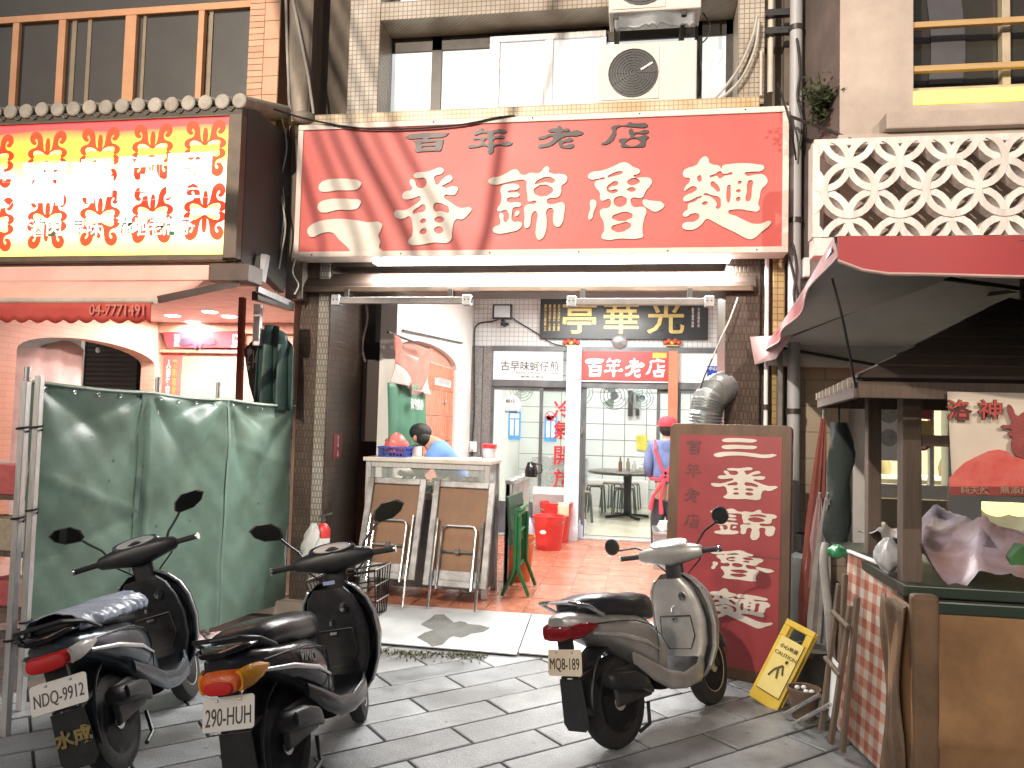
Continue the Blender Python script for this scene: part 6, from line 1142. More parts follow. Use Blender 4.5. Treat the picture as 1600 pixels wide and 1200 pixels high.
def valance(a, b_, dn, out, nm='valance'):
    o_ = Vector(out)*.012
    f = lambda u, v: a.lerp(b_, u)+o_*(1+1.5*math.sin(u*17)*v)+Vector((0, 0, .01-dn*v*(1-.35*math.exp(-((u)/.03)**2)) - .03*math.sin(math.pi*u)))
    MB().sheet(f, 30, 3).build(nm, m_canred, cn2, smooth=True); MB().tube([f(k/30, 1) for k in range(31)], .006, 5).build('valance_trim', m_trim, cn2); MB().sheet(lambda u, v: Vector(f(u, v))-o_*.4, 30, 3).build('valance_lining', m_grey_under, cn2, smooth=True)
valance(NL, NR, .14, (0, -1, 0)); valance(FL, NL, .07, (-1, 0, 0)); valance(FR, FL, .17, (0, 1, 0))
MB().prism([FL+Vector((-.14, -.05, .05)), FL+Vector((.10, -.42, .02)), FL+Vector((.02, -.2, -.13)), FL+Vector((-.10, -.03, -.16))], (0, .006, 0)).build('corner_flap', mat('lit_pink_flap', (.70, .46, .46), rough=.6), cn2)  # pale pink puts the light on the red valance end into its colour
m_truss = mat('dark_truss', (.05, .05, .048), (.03, .03, .03), rough=.5, metal=.3)
hub = Vector((PK.x, PK.y, zE+.18))
MB().bar(PK-Vector((0, 0, .02)), Vector((PK.x, PK.y, zE+.02)), .035).build('centre_pole', m_truss, cn2)
for m_p in ((NL+NR)/2, (FL+FR)/2, (NL+FL)/2, (NR+FR)/2): MB().bar(hub+Vector((0, 0, .12)), m_p-Vector((0, 0, .02)), .022).build('truss_bar', m_truss, cn2); MB().bar(hub-Vector((0, 0, .1)), (m_p+hub)/2+Vector((0, 0, .10)), .022).build('truss_bar', m_truss, cn2)
for a, b_ in ((NL, NR), (FL, FR), (NL, FL), (NR, FR)):
    a2, b2 = a.lerp(b_, .02), a.lerp(b_, .98); mm = (a+b_)/2
    MB().bar(a2+Vector((0, 0, -.02)), mm+Vector((0, 0, -.25)), .02).build('truss_bar', m_truss, cn2) if a is FL else MB().bar(a2+Vector((0, 0, -.02)), b2+Vector((0, 0, -.02)), .02).build('eave_bar', m_truss, cn2)
for c in (NL, FL): MB().bar(c, PK-Vector((0, 0, .03)), .022).build('ridge_bar', m_truss, cn2)
for c in (FL, FR): MB().bar(Vector((c.x+.08, c.y-.05, 0)), Vector((c.x+.08, c.y-.05, zE)), .03).build('leg', mat('grey_leg', (.30, .30, .30), rough=.4, metal=.4), cn2)
MB().bar(Vector((NR.x, NR.y, 0)), Vector((NR.x, NR.y, zE)), .03).build('leg', mat('grey_leg', (.3, .3, .3)), cn2)
cable('cable', [PY(1300, 435, 3.2), PY(1318, 505, 3.25), PY(1337, 605, 3.45)], .005, m_cable, 'thin cord from the red canopy down to the cart roof corner')
# ------------------------------------------------------------ food cart with its own brown roof
g1_x = PY(1386, 900, 3.86).x
ca_ = thing('food_cart', 'wooden food cart with brown boarded roof, posts and cardboard wrapped front', 'cart', (1.9, 4.2, 0))
ze = 1.83; e0, e1, e2, e3 = Vector((PY(1340, 606, 3.45).x, 3.45, ze)), Vector((2.75, 3.45, ze)), Vector((2.75, 5.0, ze)), Vector((PY(1281, 632, 5.0).x, 5.0, ze)); pk = Vector((1.86, 4.25, 2.30))
m_roofb = mat('dark_roof_board', (.075, .052, .04), (.045, .032, .025), rough=.75, scale=5, bump=.3, stretch=(.5, 6, 6), rand=.18)
for a, b_ in ((e0, e1), (e1, e2), (e2, e3), (e3, e0)):
    nbd = 9
    for k in range(nbd):
        v0, v1 = k/nbd, (k+1)/nbd+.02; p = [a.lerp(pk, v0), b_.lerp(pk, v0), b_.lerp(pk, min(1, v1)), a.lerp(pk, min(1, v1))]; up = Vector((0, 0, .012)); lift = Vector((0, 0, .008))
        MB().add([p[0]+lift, p[1]+lift, p[2], p[3], p[0]+up+lift, p[1]+up+lift, p[2]+up, p[3]+up], [(3, 2, 1, 0), (4, 5, 6, 7), (0, 1, 5, 4), (1, 2, 6, 5), (2, 3, 7, 6), (3, 0, 4, 7)]).build('roof_board', m_roofb, ca_)
m_cw = mat('grey_brown_timber', (.14, .10, .075), (.085, .062, .048), rough=.75, scale=5, stretch=(6, 6, .5), bump=.25)
for a, b_ in ((e0, e1), (e1, e2), (e2, e3), (e3, e0)): MB().bar(a-Vector((0, 0, .045)), b_-Vector((0, 0, .045)), .03, .07).build('eave_beam', m_cw, ca_, bevel=.004)
for k in range(9): p = e3.lerp(e0, (k+.5)/9)-Vector((0, 0, .012)); MB().obox(p, Vector((.03, 0, 0)), Vector((0, .008, 0)), Vector((0, 0, .02))).build('rafter_end', mat('pale_rafter', (.36, .31, .26), rough=.7), ca_)
ZT = .95; cxl = PY(1406, 760, 3.72).x
for (x, y, w_) in ((cxl+.04, 3.72, .08), (PY(1364, 760, 4.5).x, 4.5, .07), (2.6, 3.72, .08), (2.6, 4.8, .07)): MB().bar((x, y, .1), (x, y, ze-.02), w_).build('post', m_cw, ca_, bevel=.005)
box('rail', cxl+.08, 2.6, 3.70, 3.74, PY(1440, 690, 3.72).z-.02, PY(1440, 690, 3.72).z+.03, m_cw, ca_, .004)
box('table_top', cxl-.02, 2.7, 3.60, 4.9, ZT-.05, ZT, mat('dark_green_top', (.028, .042, .03), (.02, .035, .025), rough=.4), ca_, .006); box('cart_body', cxl+.06, 2.66, 3.70, 4.86, .12, ZT-.05, m_cw, ca_, .004)
for x, y in ((cxl+.15, 4.7), (2.5, 4.7), (2.5, 3.8)): MB().lathe([(0, -.03), (.10, -.03), (.11, -.02), (.11, .02), (.10, .03), (0, .03)], (x, y, .11), 'x', 18).build('wheel', m_rubber, ca_, smooth=True)
m_card = mat('cardboard', (.34, .19, .085), (.24, .13, .06), rough=.8, scale=3, bump=.2, bscale=14, fine=.06, stain=(2.6, .6))
Yk = 3.53
def cardfn(u, v):
    x = cxl+.0+ (2.72-cxl)*max(0, (u-.16)/.84); y = Yk+(.30*(1-u/.16)**1.5 if u < .16 else 0); z = .02+(ZT-.10)*v
    return (x-.02*math.sin(v*3.0)*(u < .16), y-.02*math.sin(v*math.pi)+.014*math.exp(-((v-.30)/.03)**2)*(1 if u > .16 else .3)+.008*noise2(u*6, v*5), z)
MB().sheet(cardfn, 44, 26).build('cardboard_front', m_card, ca_, smooth=60, solid=.006)
box('corner_board', cxl-.02, cxl+.09, Yk-.03, Yk+.03, .02, ZT-.02, mat('dark_corner_board', (.17, .10, .055), (.09, .055, .03), rough=.7, scale=4, bump=.2), ca_, .02, seg=3)
box('cardboard_edge', cxl+.03, 2.7, Yk-.012, Yk+.03, ZT-.10, ZT-.045, mat('dark_green_top', (.028, .042, .03)), ca_, .008)
MB().sheet(lambda u, v: (cxl-.05+(g1_x-cxl+.05)*u*.6+.015*math.sin(v*7+u*5)+.02*abs(math.sin(u*9)), Yk+.02+.34*u, .03+(ZT-.12)*v), 16, 20).build('side_flap', mat('crumpled_brown_sheet', (.18, .11, .06), (.08, .05, .03), rough=.75, scale=5, bump=.4), ca_, smooth=50, solid=.005)
# poster of roselle drink
t = thing('drink_poster', 'cream poster with red roselle picture hung on the food cart', 'poster', PY(1540, 775, 3.4)); y_ = 3.42; q0, q1 = PY(1480, 612, y_), PY(1486, 773, y_); xR_ = PY(1690, 690, y_).x
MB().sheet(lambda u, v: (q0.x+(xR_-q0.x)*u+.02*v*(1-u), y_+.012*math.sin(u*5)*v, q0.z+(q1.z-q0.z)*v), 10, 8).build('sheet', mat('cream_paper', (.70, .62, .52), (.64, .55, .45), rough=.6), t, smooth=True, solid=.003)
pp = lambda x, y, d=.018: PY(x, y, y_-d)
zq = zoom(1470, 605, 6.67)
def flat(nm, pts, m, d, sm=True): P3 = [pp(*zq(p), d) for p in pts]; me = curve_mesh(nm, [[(p.x, p.z) for p in P3]], lambda x, y, z: Vector((x, y_-d-z, y))-WL[t], .002, sm); return link(nm, me, m, t)
m_rosel = mat('roselle_red', (.58, .07, .06), (.66, .16, .13), rough=.6, scale=9)
flat('picture', L_("85,940 110,930 170,860 260,780 380,720 500,665 600,648 680,665 760,720 900,760 1250,740 1250,1140 95,1125"), m_rosel, .014, False)
flat('picture', L_("700,180 740,200 800,300 850,265 950,250 1100,300 1250,420 1250,640 1000,740 860,740 760,690 730,570 750,520 690,490 740,440 620,420 640,395 730,385 710,300"), mat('dark_roselle', (.22, .045, .045), (.32, .07, .06), rough=.6, scale=14, bump=.3), .018)
for s, a, b_ in (('洛', 70, 310), ('神', 380, 640)):
    c = pp(*zq(((a+b_)/2, 235)), .02); text('character', s, c, .085, mat('dark_outline', (.10, .03, .02), rough=.6), t, wide=1.15, bold=.04, th=.002); text('character', s, c-Vector((0, .003, 0)), .08, mat('poster_red', (.50, .08, .06), rough=.6), t, wide=1.12, bold=.012, th=.002)
flat('caption_band', L_("92,1035 1250,1035 1250,1135 92,1125"), mat('maroon_band', (.20, .035, .03), (.27, .05, .045), rough=.6), .021, False); [text('caption', c_, pp(*zq((x_, 1075)), .025), .03, mat('tan_caption', (.46, .28, .19), rough=.6), t, width=w_, bold=.01) for c_, x_, w_ in (('純天然', 350, .105), ('無添加', 770, .11))]
# lavender sheet, bags on the cart
o = thing('plastic_sheet', 'crumpled lavender and brown plastic sheet covering the food cart top', 'sheet', (1.8, 4.1, ZT))
def lav(u, v):
    x = 1.24+1.05*u; y = 3.66+1.0*v; z = ZT+.10+.13*(1-abs(math.sin(u*4.3+v*2.2+.8*math.sin(v*5))))**1.2+.06*(1-abs(math.sin(u*9.5-v*5+1.3*math.sin(u*4))))**1.5-.02*abs(noise2(u*15, v*12, .7))
    if v < .18: z -= (.18-v)*(.55+.35*math.sin(u*14))
    return (x, y, max(z, ZT+.015 if v > .1 else ZT-.05))
MB().sheet(lav, 50, 34).build('sheet', mat('lavender_plastic', (.42, .37, .47), (.26, .17, .16), rough=.42, scale=3.2, bump=.25, bscale=22), o, smooth=80)
c = PY(1312, 868, 4.0); rings = []
def bag(c, r, m, lab, sd):
    rings = []
    for j in range(10):
        th = math.pi*(j+.05)/9.1; rings.append([Vector(c)+Vector((r[0]*math.sin(th)*(1+.25*math.sin(5*a+sd+j))*math.cos(a), r[1]*math.sin(th)*(1+.2*math.cos(4*a+sd))*math.sin(a), r[2]*math.cos(th)*(1+.15*math.sin(3*a)))) for a in [2*math.pi*k/16 for k in range(16)]])
    o = MB().loft(rings).build('plastic_bag', m, smooth=60); tag(o, lab, 'bag')
bag(PY(1308, 862, 4.35), (.045, .05, .035), mat('green_bag', (.04, .30, .12), (.03, .22, .09), rough=.35, bump=.3), 'small green plastic bag at the cart corner above the checkered table', 1)
bag(PY(1388, 868, 3.85), (.055, .05, .075), mat('white_bag', (.68, .69, .70), (.55, .57, .58), rough=.35, bump=.3), 'white plastic bag between the two cart posts', 2)
bag(PY(1398, 862, 3.95), (.03, .03, .06), mat('navy_bag', (.03, .035, .07), rough=.35), 'small navy plastic bag behind the white bag', 3)
o = MB().prism([PY(1578, 870, 3.75), PY(1600, 850, 3.75), PY(1620, 895, 3.75), PY(1580, 900, 3.75)], (0, .18, -.01)).build('green_carton', mat('green_carton', (.05, .16, .05), rough=.5), bevel=.004); tag(o, 'green carton at the end of the lavender sheet on the cart', 'carton')
# checkered folded table
def gingham():
    m, n, L, b = _nodes('gingham_cloth'); tc = n.new('ShaderNodeTexCoord'); sp = n.new('ShaderNodeSeparateXYZ'); L.new(tc.outputs['Object'], sp.inputs[0]); vs_ = []
    for ax in (1, 2):
        a = n.new('ShaderNodeMath'); a.operation = 'MULTIPLY'; a.inputs[1].default_value = 10.5; L.new(sp.outputs[ax], a.inputs[0])
        f = n.new('ShaderNodeMath'); f.operation = 'FRACT'; L.new(a.outputs[0], f.inputs[0]); g = n.new('ShaderNodeMath'); g.operation = 'GREATER_THAN'; g.inputs[1].default_value = .5; L.new(f.outputs[0], g.inputs[0]); vs_.append(g)
    s = n.new('ShaderNodeMath'); L.new(vs_[0].outputs[0], s.inputs[0]); L.new(vs_[1].outputs[0], s.inputs[1]); h = n.new('ShaderNodeMath'); h.operation = 'MULTIPLY'; h.inputs[1].default_value = .5; L.new(s.outputs[0], h.inputs[0])
    rp = n.new('ShaderNodeValToRGB'); rp.color_ramp.elements[0].color = (.70, .64, .55, 1); rp.color_ramp.elements[1].color = (.46, .15, .10, 1); e = rp.color_ramp.elements.new(.5); e.color = (.62, .34, .25, 1); L.new(h.outputs[0], rp.inputs[0])
    nz = n.new('ShaderNodeTexNoise'); nz.inputs['Scale'].default_value = 4; L.new(tc.outputs['Object'], nz.inputs[0]); mx = n.new('ShaderNodeMix'); mx.data_type = 'RGBA'; mx.blend_type = 'MULTIPLY'; mx.inputs[0].default_value = .5; L.new(rp.outputs[0], mx.inputs[6]); L.new(nz.outputs[0], mx.inputs[7]); L.new(mx.outputs[2], b.inputs['Base Color']); setp(b, rough=.6); return m
gt = thing('checkered_table', 'folded table with red and cream checkered top leaning on the food cart', 'table', (1.12, 4.2, 0))
g0, g1 = Vector((PY(1309, 900, 4.42).x, 4.42, 0)), Vector((PY(1386, 900, 3.86).x, 3.86, 0)); gr = (g1-g0); gl = gr.length; gr.normalize(); gn = Vector((gr.y, -gr.x, 0)) ; gn = -gn if gn.x > 0 else gn
zt0 = PY(1346, 876, 4.14).z; lean = Vector((.05, 0, 0))
MB().add([g0+Vector((0, 0, .02)), g1+Vector((0, 0, .02)), g1+Vector((0, 0, zt0))+lean, g0+Vector((0, 0, zt0))+lean]+[q-gn*.03 for q in (g0+Vector((0, 0, .02)), g1+Vector((0, 0, .02)), g1+Vector((0, 0, zt0))+lean, g0+Vector((0, 0, zt0))+lean)], [(0, 1, 2, 3), (7, 6, 5, 4), (0, 4, 5, 1), (1, 5, 6, 2), (2, 6, 7, 3), (3, 7, 4, 0)]).build('tabletop', gingham(), gt, bevel=.006)
MB().bar(g0+lean+Vector((0, 0, zt0+.006)), g1+lean+Vector((0, 0, zt0+.006)), .03, .012).build('edge_strip', m_white, gt, bevel=.003)
for s in (.12, .85): MB().tube([g0.lerp(g1, s)-gn*.05+Vector((0, 0, zt0*.8)), g0.lerp(g1, s)-gn*.05+Vector((0, 0, .02))], .012, 8).build('leg', m_chrome, gt, smooth=True)
# wooden folding stand before it
fs = thing('folding_stand', 'folded dark wooden stand leaning against the checkered table', 'stand', g0.lerp(g1, .3)+gn*.06)
F = lambda s, z, d=.06: g0.lerp(g1, s)+gn*d+Vector((.04*z/zt0, 0, z))
for a, b_ in (((.06, .03, .10), (.10, .80, .05)), ((.38, .03, .12), (.36, .72, .05)), ((.20, .30, .05), (.18, .86, .04)), ((.55, .03, .10), (.50, .78, .05))): MB().bar(F(*a), F(*b_), .035, .022, up=gn).build('upright', m_wood, fs, bevel=.003)
for z, s0, s1 in ((.66, .16, .52), (.40, .04, .40)): MB().cyl(F(s0, z, .09), F(s1, z-.03, .09), .014, n=10).build('rung', m_wood, fs, smooth=True)
for s in (.0, .25): MB().tube([F(s, .20, .10), F(s-.35, .015, .22)], .011, 8).build('foot_tube', m_steel, fs, smooth=True)
MB().prism([F(.12, .12, .075), F(.34, .10, .075), F(.34, .40, .07), F(.12, .42, .07)], gn*.004).build('paper_label', m_white, fs)
# umbrellas, hose and jacket between the pillar and the cart
def umbrella(b_, t_, m, lab):
    b_, t_ = Vector(b_), Vector(t_); t = thing('closed_umbrella', lab, 'umbrella', b_, 'closed umbrellas beside the cart'); rings = []
    d = (t_-b_).normalized(); a = d.orthogonal().normalized(); c_ = d.cross(a)
    for s, r in ((.15, .045), (.3, .055), (.6, .045), (.85, .025), (.97, .012)): p = b_.lerp(t_, s); rings.append([p+(r*(1+.3*math.cos(k*math.pi)))*(math.cos(2*math.pi*k/16)*a+math.sin(2*math.pi*k/16)*c_) for k in range(16)])
    MB().loft(rings).build('cloth', m, t, smooth=60); MB().cyl(b_, t_, .01, n=8).build('shaft', m_alu, t, smooth=True)
umbrella(PZ(1272, 1060, 0)+Vector((0, .3, .02)), PY(1288, 640, 5.0), mat('dull_red_cloth', (.32, .10, .08), rough=.8), 'closed dull red umbrella standing beside the food cart')
umbrella(PZ(1290, 1070, 0)+Vector((0, .3, .02)), PY(1293, 770, 4.9), mat('pale_grey_cloth', (.42, .40, .38), (.30, .28, .27), rough=.8), 'closed pale grey umbrella beside the dull red one')
umbrella(PZ(1279, 1060, 0)+Vector((.02, .4, .02)), PY(1281, 770, 5.1), mat('pinkish_cloth', (.50, .34, .34), rough=.8), 'closed pinkish umbrella between the pillar and the cart')
cable('hose', [PY(1290, 850, 4.7), PY(1287, 880, 4.65), PY(1295, 960, 4.6), PY(1300, 1030, 4.6), PY(1306, 1090, 4.55)], .024, mat('grey_hose', (.33, .32, .30), (.24, .23, .22), rough=.6), 'thick grey hose hanging beside the checkered table', 10)
t = thing('hanging_jacket', 'dark green jacket hanging behind the cart posts', 'jacket', PY(1310, 860, 4.9)); rings = []
for j in range(14):
    v = j/13; c_ = PY(1311+3*math.sin(v*6), 660+205*v, 4.95); w_ = .045+.03*math.sin(v*3)*(1+.5*math.sin(v*9))
    rings.append([c_+Vector((w_*(1+.2*math.sin(3*a+j))*math.cos(a), .05*math.sin(a), 0)) for a in [2*math.pi*k/14 for k in range(14)]])
MB().loft(rings).build('cloth', mat('dark_green_cloth', (.028, .04, .036), (.018, .026, .024), rough=.75, bump=.4), t, smooth=60); MB().cyl(PY(1311, 660, 4.95), PY(1311, 628, 4.95), .006, n=6).build('hanger', m_cable, t)
# ------------------------------------------------------------ scooters
def scooter(name, label, body, trim, seatm, plate, tail, loc, heading, lean, steer, mirror='angular', basket=False, platem=None, pw=(.25, .135), plate_tilt=.35, cover=None, extra=None, rimm=None):
    t = thing(name, label, 'scooter', (0, 0, 0), 'scooters parked before the shops')
    WB, WR = 1.24, .245
    def wheel(nm, c, w_, tf=lambda p: p):
        b = MB().lathe([(WR-.085, -w_*.42), (WR-.05, -w_*.5), (WR-.012, -w_*.36), (WR, -w_*.12), (WR, w_*.12), (WR-.012, w_*.36), (WR-.05, w_*.5), (WR-.085, w_*.42), (WR-.085, -w_*.42)], c, 'y', 36); b.v = [tf(p) for p in b.v]
        o = b.build(nm, m_rubber, t, smooth=True)
        b = MB().lathe([(WR-.10, -.035), (WR-.082, -.042), (WR-.082, .042), (WR-.10, .035), (WR-.10, -.035)], c, 'y', 32)
        for k in range(3):
            a = 2*math.pi*k/3+.3; d = Vector((math.cos(a), 0, math.sin(a))); q = Vector((-d.z, 0, d.x))
            b.add([Vector(c)+d*.02+q*s*.030+Vector((0, y, 0)) for s in (-1, 1) for y in (-.03, .03)]+[Vector(c)+d*(WR-.09)+q*(s*.042+.02)+Vector((0, y, 0)) for s in (-1, 1) for y in (-.028, .028)], [(0, 1, 3, 2), (4, 6, 7, 5), (0, 2, 6, 4), (1, 5, 7, 3), (0, 4, 5, 1), (2, 3, 7, 6)])
        b.lathe([(0, -.05), (.045, -.05), (.045, .05), (0, .05)], c, 'y', 18); b.v = [tf(p) for p in b.v]; b.build('rim', rimm or m_alu, o, smooth=30)
        return o
    wheel('rear_wheel', (0, 0, WR), .105)
    ca, sa = math.cos(steer), math.sin(steer); pv = Vector((1.06, 0, 0))
    def St(p): p = Vector(p); q = p-pv; return Vector((pv.x+q.x*ca-q.y*sa, q.x*sa+q.y*ca, p.z))
    wheel('front_wheel', (WB, 0, WR), .095, St)
    # tail and under-seat fairing
    MB().body([(-.46, 0, .725, .05, .03), (-.43, 0, .72, .085, .05), (-.34, 0, .705, .118, .07), (-.18, 0, .67, .142, .085), (.02, 0, .615, .160, .115), (.20, 0, .56, .165, .15), (.34, 0, .50, .152, .17), (.44, 0, .44, .132, .15), (.49, 0, .40, .115, .10)], 26, 2.7).build('rear_fairing', body, t, smooth=True)
    for s in (-1, 1):   # lower swoosh panels
        MB().loft([[Vector((x, s*(y+th*sup(2.4, 2*math.pi*k/12)[0]), z+h*sup(2.4, 2*math.pi*k/12)[1])) for k in range(12)] for x, y, z, h, th in ((.06, .150, .47, .035, .012), (.22, .162, .38, .055, .016), (.40, .160, .30, .055, .018), (.60, .155, .262, .046, .018), (.80, .150, .275, .055, .018), (.92, .12, .33, .05, .014))]).build('side_skirt', body, t, smooth=True)
        MB().loft([[Vector((x, s*(y+.006*sup(2.4, 2*math.pi*k/10)[0]), z+h*sup(2.4, 2*math.pi*k/10)[1])) for k in range(10)] for x, y, z, h in ((-.30, .126, .655, .008), (-.05, .158, .61, .012), (.2, .169, .54, .012), (.36, .154, .47, .006))]).build('trim_line', trim, t, smooth=True)
    MB().body([(.40, 0, .285, .145, .045), (.55, 0, .275, .15, .04), (.80, 0, .28, .15, .04), (.92, 0, .33, .12, .06)], 20, 5).build('floorboard', m_black, t, smooth=True)
    # leg shield
    def crescent(z, xc, hw, bl, th):
        out = []
        for k in range(13): a = -math.pi/2+math.pi*k/12; out.append(Vector((xc+bl*math.cos(a)**.8 if abs(math.cos(a)) > 1e-6 else xc, hw*math.sin(a), z)))
        for k in range(13): a = math.pi/2-math.pi*k/12; out.append(Vector((xc-th+(bl-.01)*.75*max(0, math.cos(a)), (hw-.012)*math.sin(a), z)))
        return out
    MB().loft([crescent(*q) for q in ((.22, .95, .10, .08, .02), (.29, .955, .16, .13, .02), (.40, .985, .20, .17, .022), (.53, .995, .22, .20, .022), (.66, .985, .215, .19, .022), (.75, .965, .19, .16, .022), (.82, .945, .14, .12, .022), (.86, .935, .085, .07, .022))]).build('leg_shield', body, t, smooth=True)
    for s in (-1, 1): MB().tube([(x, s*y, z) for x, y, z in ((.945, .16, .29), (.972, .202, .40), (.982, .222, .53), (.972, .217, .66), (.952, .192, .75), (.932, .142, .82))], .007, 6).build('shield_edge', trim, t, smooth=True)
    MB().loft([[Vector((x+.05*sup(3, 2*math.pi*k/18)[0], hw*sup(3, 2*math.pi*k/18)[1], z)) for k in range(18)] for z, x, hw in ((.31, .90, .13), (.43, .935, .17), (.57, .945, .18), (.69, .925, .165), (.78, .905, .135), (.83, .90, .09))]).build('inner_panel', body if mirror == 'round' else m_black, t, smooth=True)
    MB().lathe([(0, 0), (.026, 0), (.026, -.014), (0, -.016)], (.872, -.085, .72), 'x', 14).build('ignition_lock', m_chrome, t, smooth=True); MB().tube([(.885, 0, .66), (.845, 0, .65), (.84, 0, .63)], .007, 6).build('bag_hook', m_chrome, t)
    # seat
    MB().body([(-.33, 0, .785, .07, .03), (-.29, 0, .792, .115, .05), (-.15, 0, .785, .14, .065), (.02, 0, .77, .145, .07), (.14, 0, .748, .142, .072), (.30, 0, .732, .13, .080), (.43, 0, .71, .105, .078), (.50, 0, .68, .065, .055)], 24, 2.8).build('seat', seatm, t, smooth=True)
    # steering: cover, dash, bars, mirrors, fork, fender
    def stb(b, nm, m, par=t, **k): b.v = [St(p) for p in b.v]; return b.build(nm, m, par, **k)
    def along_y(secs, n=20, e=2.5): return MB().loft([[Vector((q[1]+q[3]*sup(e, 2*math.pi*k/n)[0], q[0], q[2]+q[4]*sup(e, 2*math.pi*k/n)[1])) for k in range(n)] for q in secs])
    hc = stb(along_y([(-.225, .93, .985, .024, .024), (-.21, .935, .985, .042, .038), (-.13, .955, .985, .078, .056), (0, .97, .98, .112, .082), (.13, .955, .985, .078, .056), (.21, .935, .985, .042, .038), (.225, .93, .985, .024, .024)]), 'handlebar_cover', body if mirror == 'round' else m_black, smooth=True)
    stb(MB().loft([[Vector((.955+.03*sup(3, 2*math.pi*k/16)[0], .06*sup(3, 2*math.pi*k/16)[1], z)) for k in range(16)] for z in (.76, .98)]), 'steering_stem', m_black, smooth=True)
    d = MB(); dn = Vector((-.42, 0, .9)).normalized(); da = Vector((.9, 0, .42)).normalized(); c0_ = Vector((.925, 0, 1.048))
    d.loft([[c0_+dn*h+da*(.050*f*math.sin(2*math.pi*k/24))+Vector((0, .110*f*math.cos(2*math.pi*k/24), 0)) for k in range(24)] for f, h in ((1, -.02), (1, .004), (.92, .010), (.9, .007))]); stb(d, 'dashboard', mat('pale_dash', (.42, .43, .43), (.30, .31, .31), rough=.15), smooth=True)
    d = MB(); d.loft([[c0_+dn*h+da*(.056*f*math.sin(2*math.pi*k/24))+Vector((0, .125*f*math.cos(2*math.pi*k/24), 0)) for k in range(24)] for f, h in ((.97, -.02), (1.08, -.005), (1.02, .009), (.9, .006))]); stb(d, 'dash_rim', trim if mirror == 'round' else body, smooth=True)
    for s in (-1, 1):
        stb(MB().cyl((.93, s*.21, .985), (.885, s*.345, .985), .017, n=12), 'grip', m_rubber, smooth=True); stb(MB().cyl((.885, s*.345, .985), (.882, s*.355, .985), .021, n=12), 'bar_end', m_chrome, smooth=True)
        stb(MB().tube([(.965, s*.20, .985), (.965, s*.26, .98), (.925, s*.335, .975)], [.008, .007, .006], 6), 'brake_lever', m_chrome, smooth=True); stb(MB().box(.905, .955, s*.19-.02, s*.19+.02, .97, 1.015), 'switch_box', m_black, bevel=.006)
        if mirror == 'round':
            me_, mc = (.93, s*.36, 1.19 if s < 0 else 1.13), None
            mz = 1.185 if s < 0 else 1.07; my = s*(.375 if s < 0 else .43)
            stb(MB().tube([(.945, s*.17, 1.01), (.95, s*.25, (1.02+mz)/2), (.93, my-s*.02, mz-.03)], .007, 8), 'mirror_stem', m_black, smooth=True)
            b = MB().lathe([(0, 0), (.050, 0), (.056, .006), (.052, .022), (.02, .032), (0, .033)], (.93, my, mz), 'x', 22); mo = stb(b, 'mirror', m_black, smooth=True)
            stb(MB().lathe([(0, -.001), (.048, -.001), (.048, .0)], (.93, my, mz), 'x', 22), 'mirror_glass', mat('mirror_glass', (.55, .55, .5), rough=.08, metal=1, rvar=.03), mo)
        else:
            stb(MB().tube([(.945, s*.165, 1.01), (.945, s*.19, 1.06), (.945, s*.25, 1.12), (.94, s*.275, 1.15)], .0075, 8), 'mirror_stem', m_black, smooth=True)
            out = [(-.085, -.02), (-.065, -.045), (.02, -.052), (.07, -.03), (.095, .01), (.06, .045), (-.03, .055), (-.075, .025)]
            pts = [Vector((.925, s*(.345+y*1.05), 1.205+z*1.0+.18*y)) for y, z in out]; b = MB().loft([[p+Vector((x, 0, 0))+(p-Vector((.925, s*.345, 1.205)))*sc for p in pts] for x, sc in ((-.004, -.10), (0, 0), (.014, -.05), (.026, -.4))]); mo = stb(b, 'mirror', m_black, smooth=30)
            stb(MB().add([p+(p-Vector((.925, s*.345, 1.205)))*-.12+Vector((-.0055, 0, 0)) for p in pts], [tuple(range(8))]), 'mirror_glass', mat('dark_mirror_glass', (.06, .065, .065), rough=.06, metal=.9, rvar=.03), mo)
        stb(MB().cyl((1.03, s*.065, .80), (WB, s*.075, WR), .017, n=10), 'fork', m_black, smooth=True)
        stb(MB().ell((1.0, s*.135, .985), (.03, .035, .02), 12, 8), 'front_indicator', mat('amber_lens', (.60, .26, .03), rough=.2), smooth=True)
    stb(MB().ell((1.02, 0, .99), (.035, .085, .05), 18, 10), 'headlight', mat('headlight_lens', (.55, .56, .56), rough=.08), smooth=True)
    b = MB(); rings = []
    for k in range(12):
        a = R(20+k*13); rings.append([Vector((WB-(WR+.03)*math.cos(a)*1.0, .068*math.sin(math.pi*(j/8-.5)), WR+(WR+.03-.028*(1-math.cos(math.pi*(j/8-.5))))*math.sin(a))) for j in range(9)])
    b.loft(rings, cap=False, closed=False); stb(b, 'front_fender', body, smooth=True, solid=.006)
    for s in (-1, 1):   # control cables and seams
        stb(MB().tube([(.97, s*.18, .975), (1.03, s*.16, .93), (1.02, s*.08, .86), (1.0, s*.04, .80)], .005, 6), 'control_cable', m_rubber, smooth=True)
        MB().tube([(x, s*y, z) for x, y, z in ((-.30, .132, .70), (-.1, .158, .69), (.1, .166, .67), (.3, .155, .62), (.42, .136, .55))], .0035, 5).build('panel_seam', m_black, t)
        MB().tube([(x, s*y, z) for x, y, z in ((.30, .158, .40), (.36, .152, .50), (.37, .148, .60))], .0035, 5).build('panel_seam', m_black, t)
    MB().tube([(.878, y, z) for y, z in ((-.11, .60), (.11, .60), (.12, .48), (.08, .40), (-.08, .40), (-.12, .48), (-.11, .60))], .0035, 5).build('glovebox_seam', m_black if mirror == 'round' else m_dkframe, t); MB().box(.866, .874, -.02, .02, .575, .59).build('glovebox_latch', m_chrome, t)
    # rear fender, plate, lights
    b = MB(); rings = []
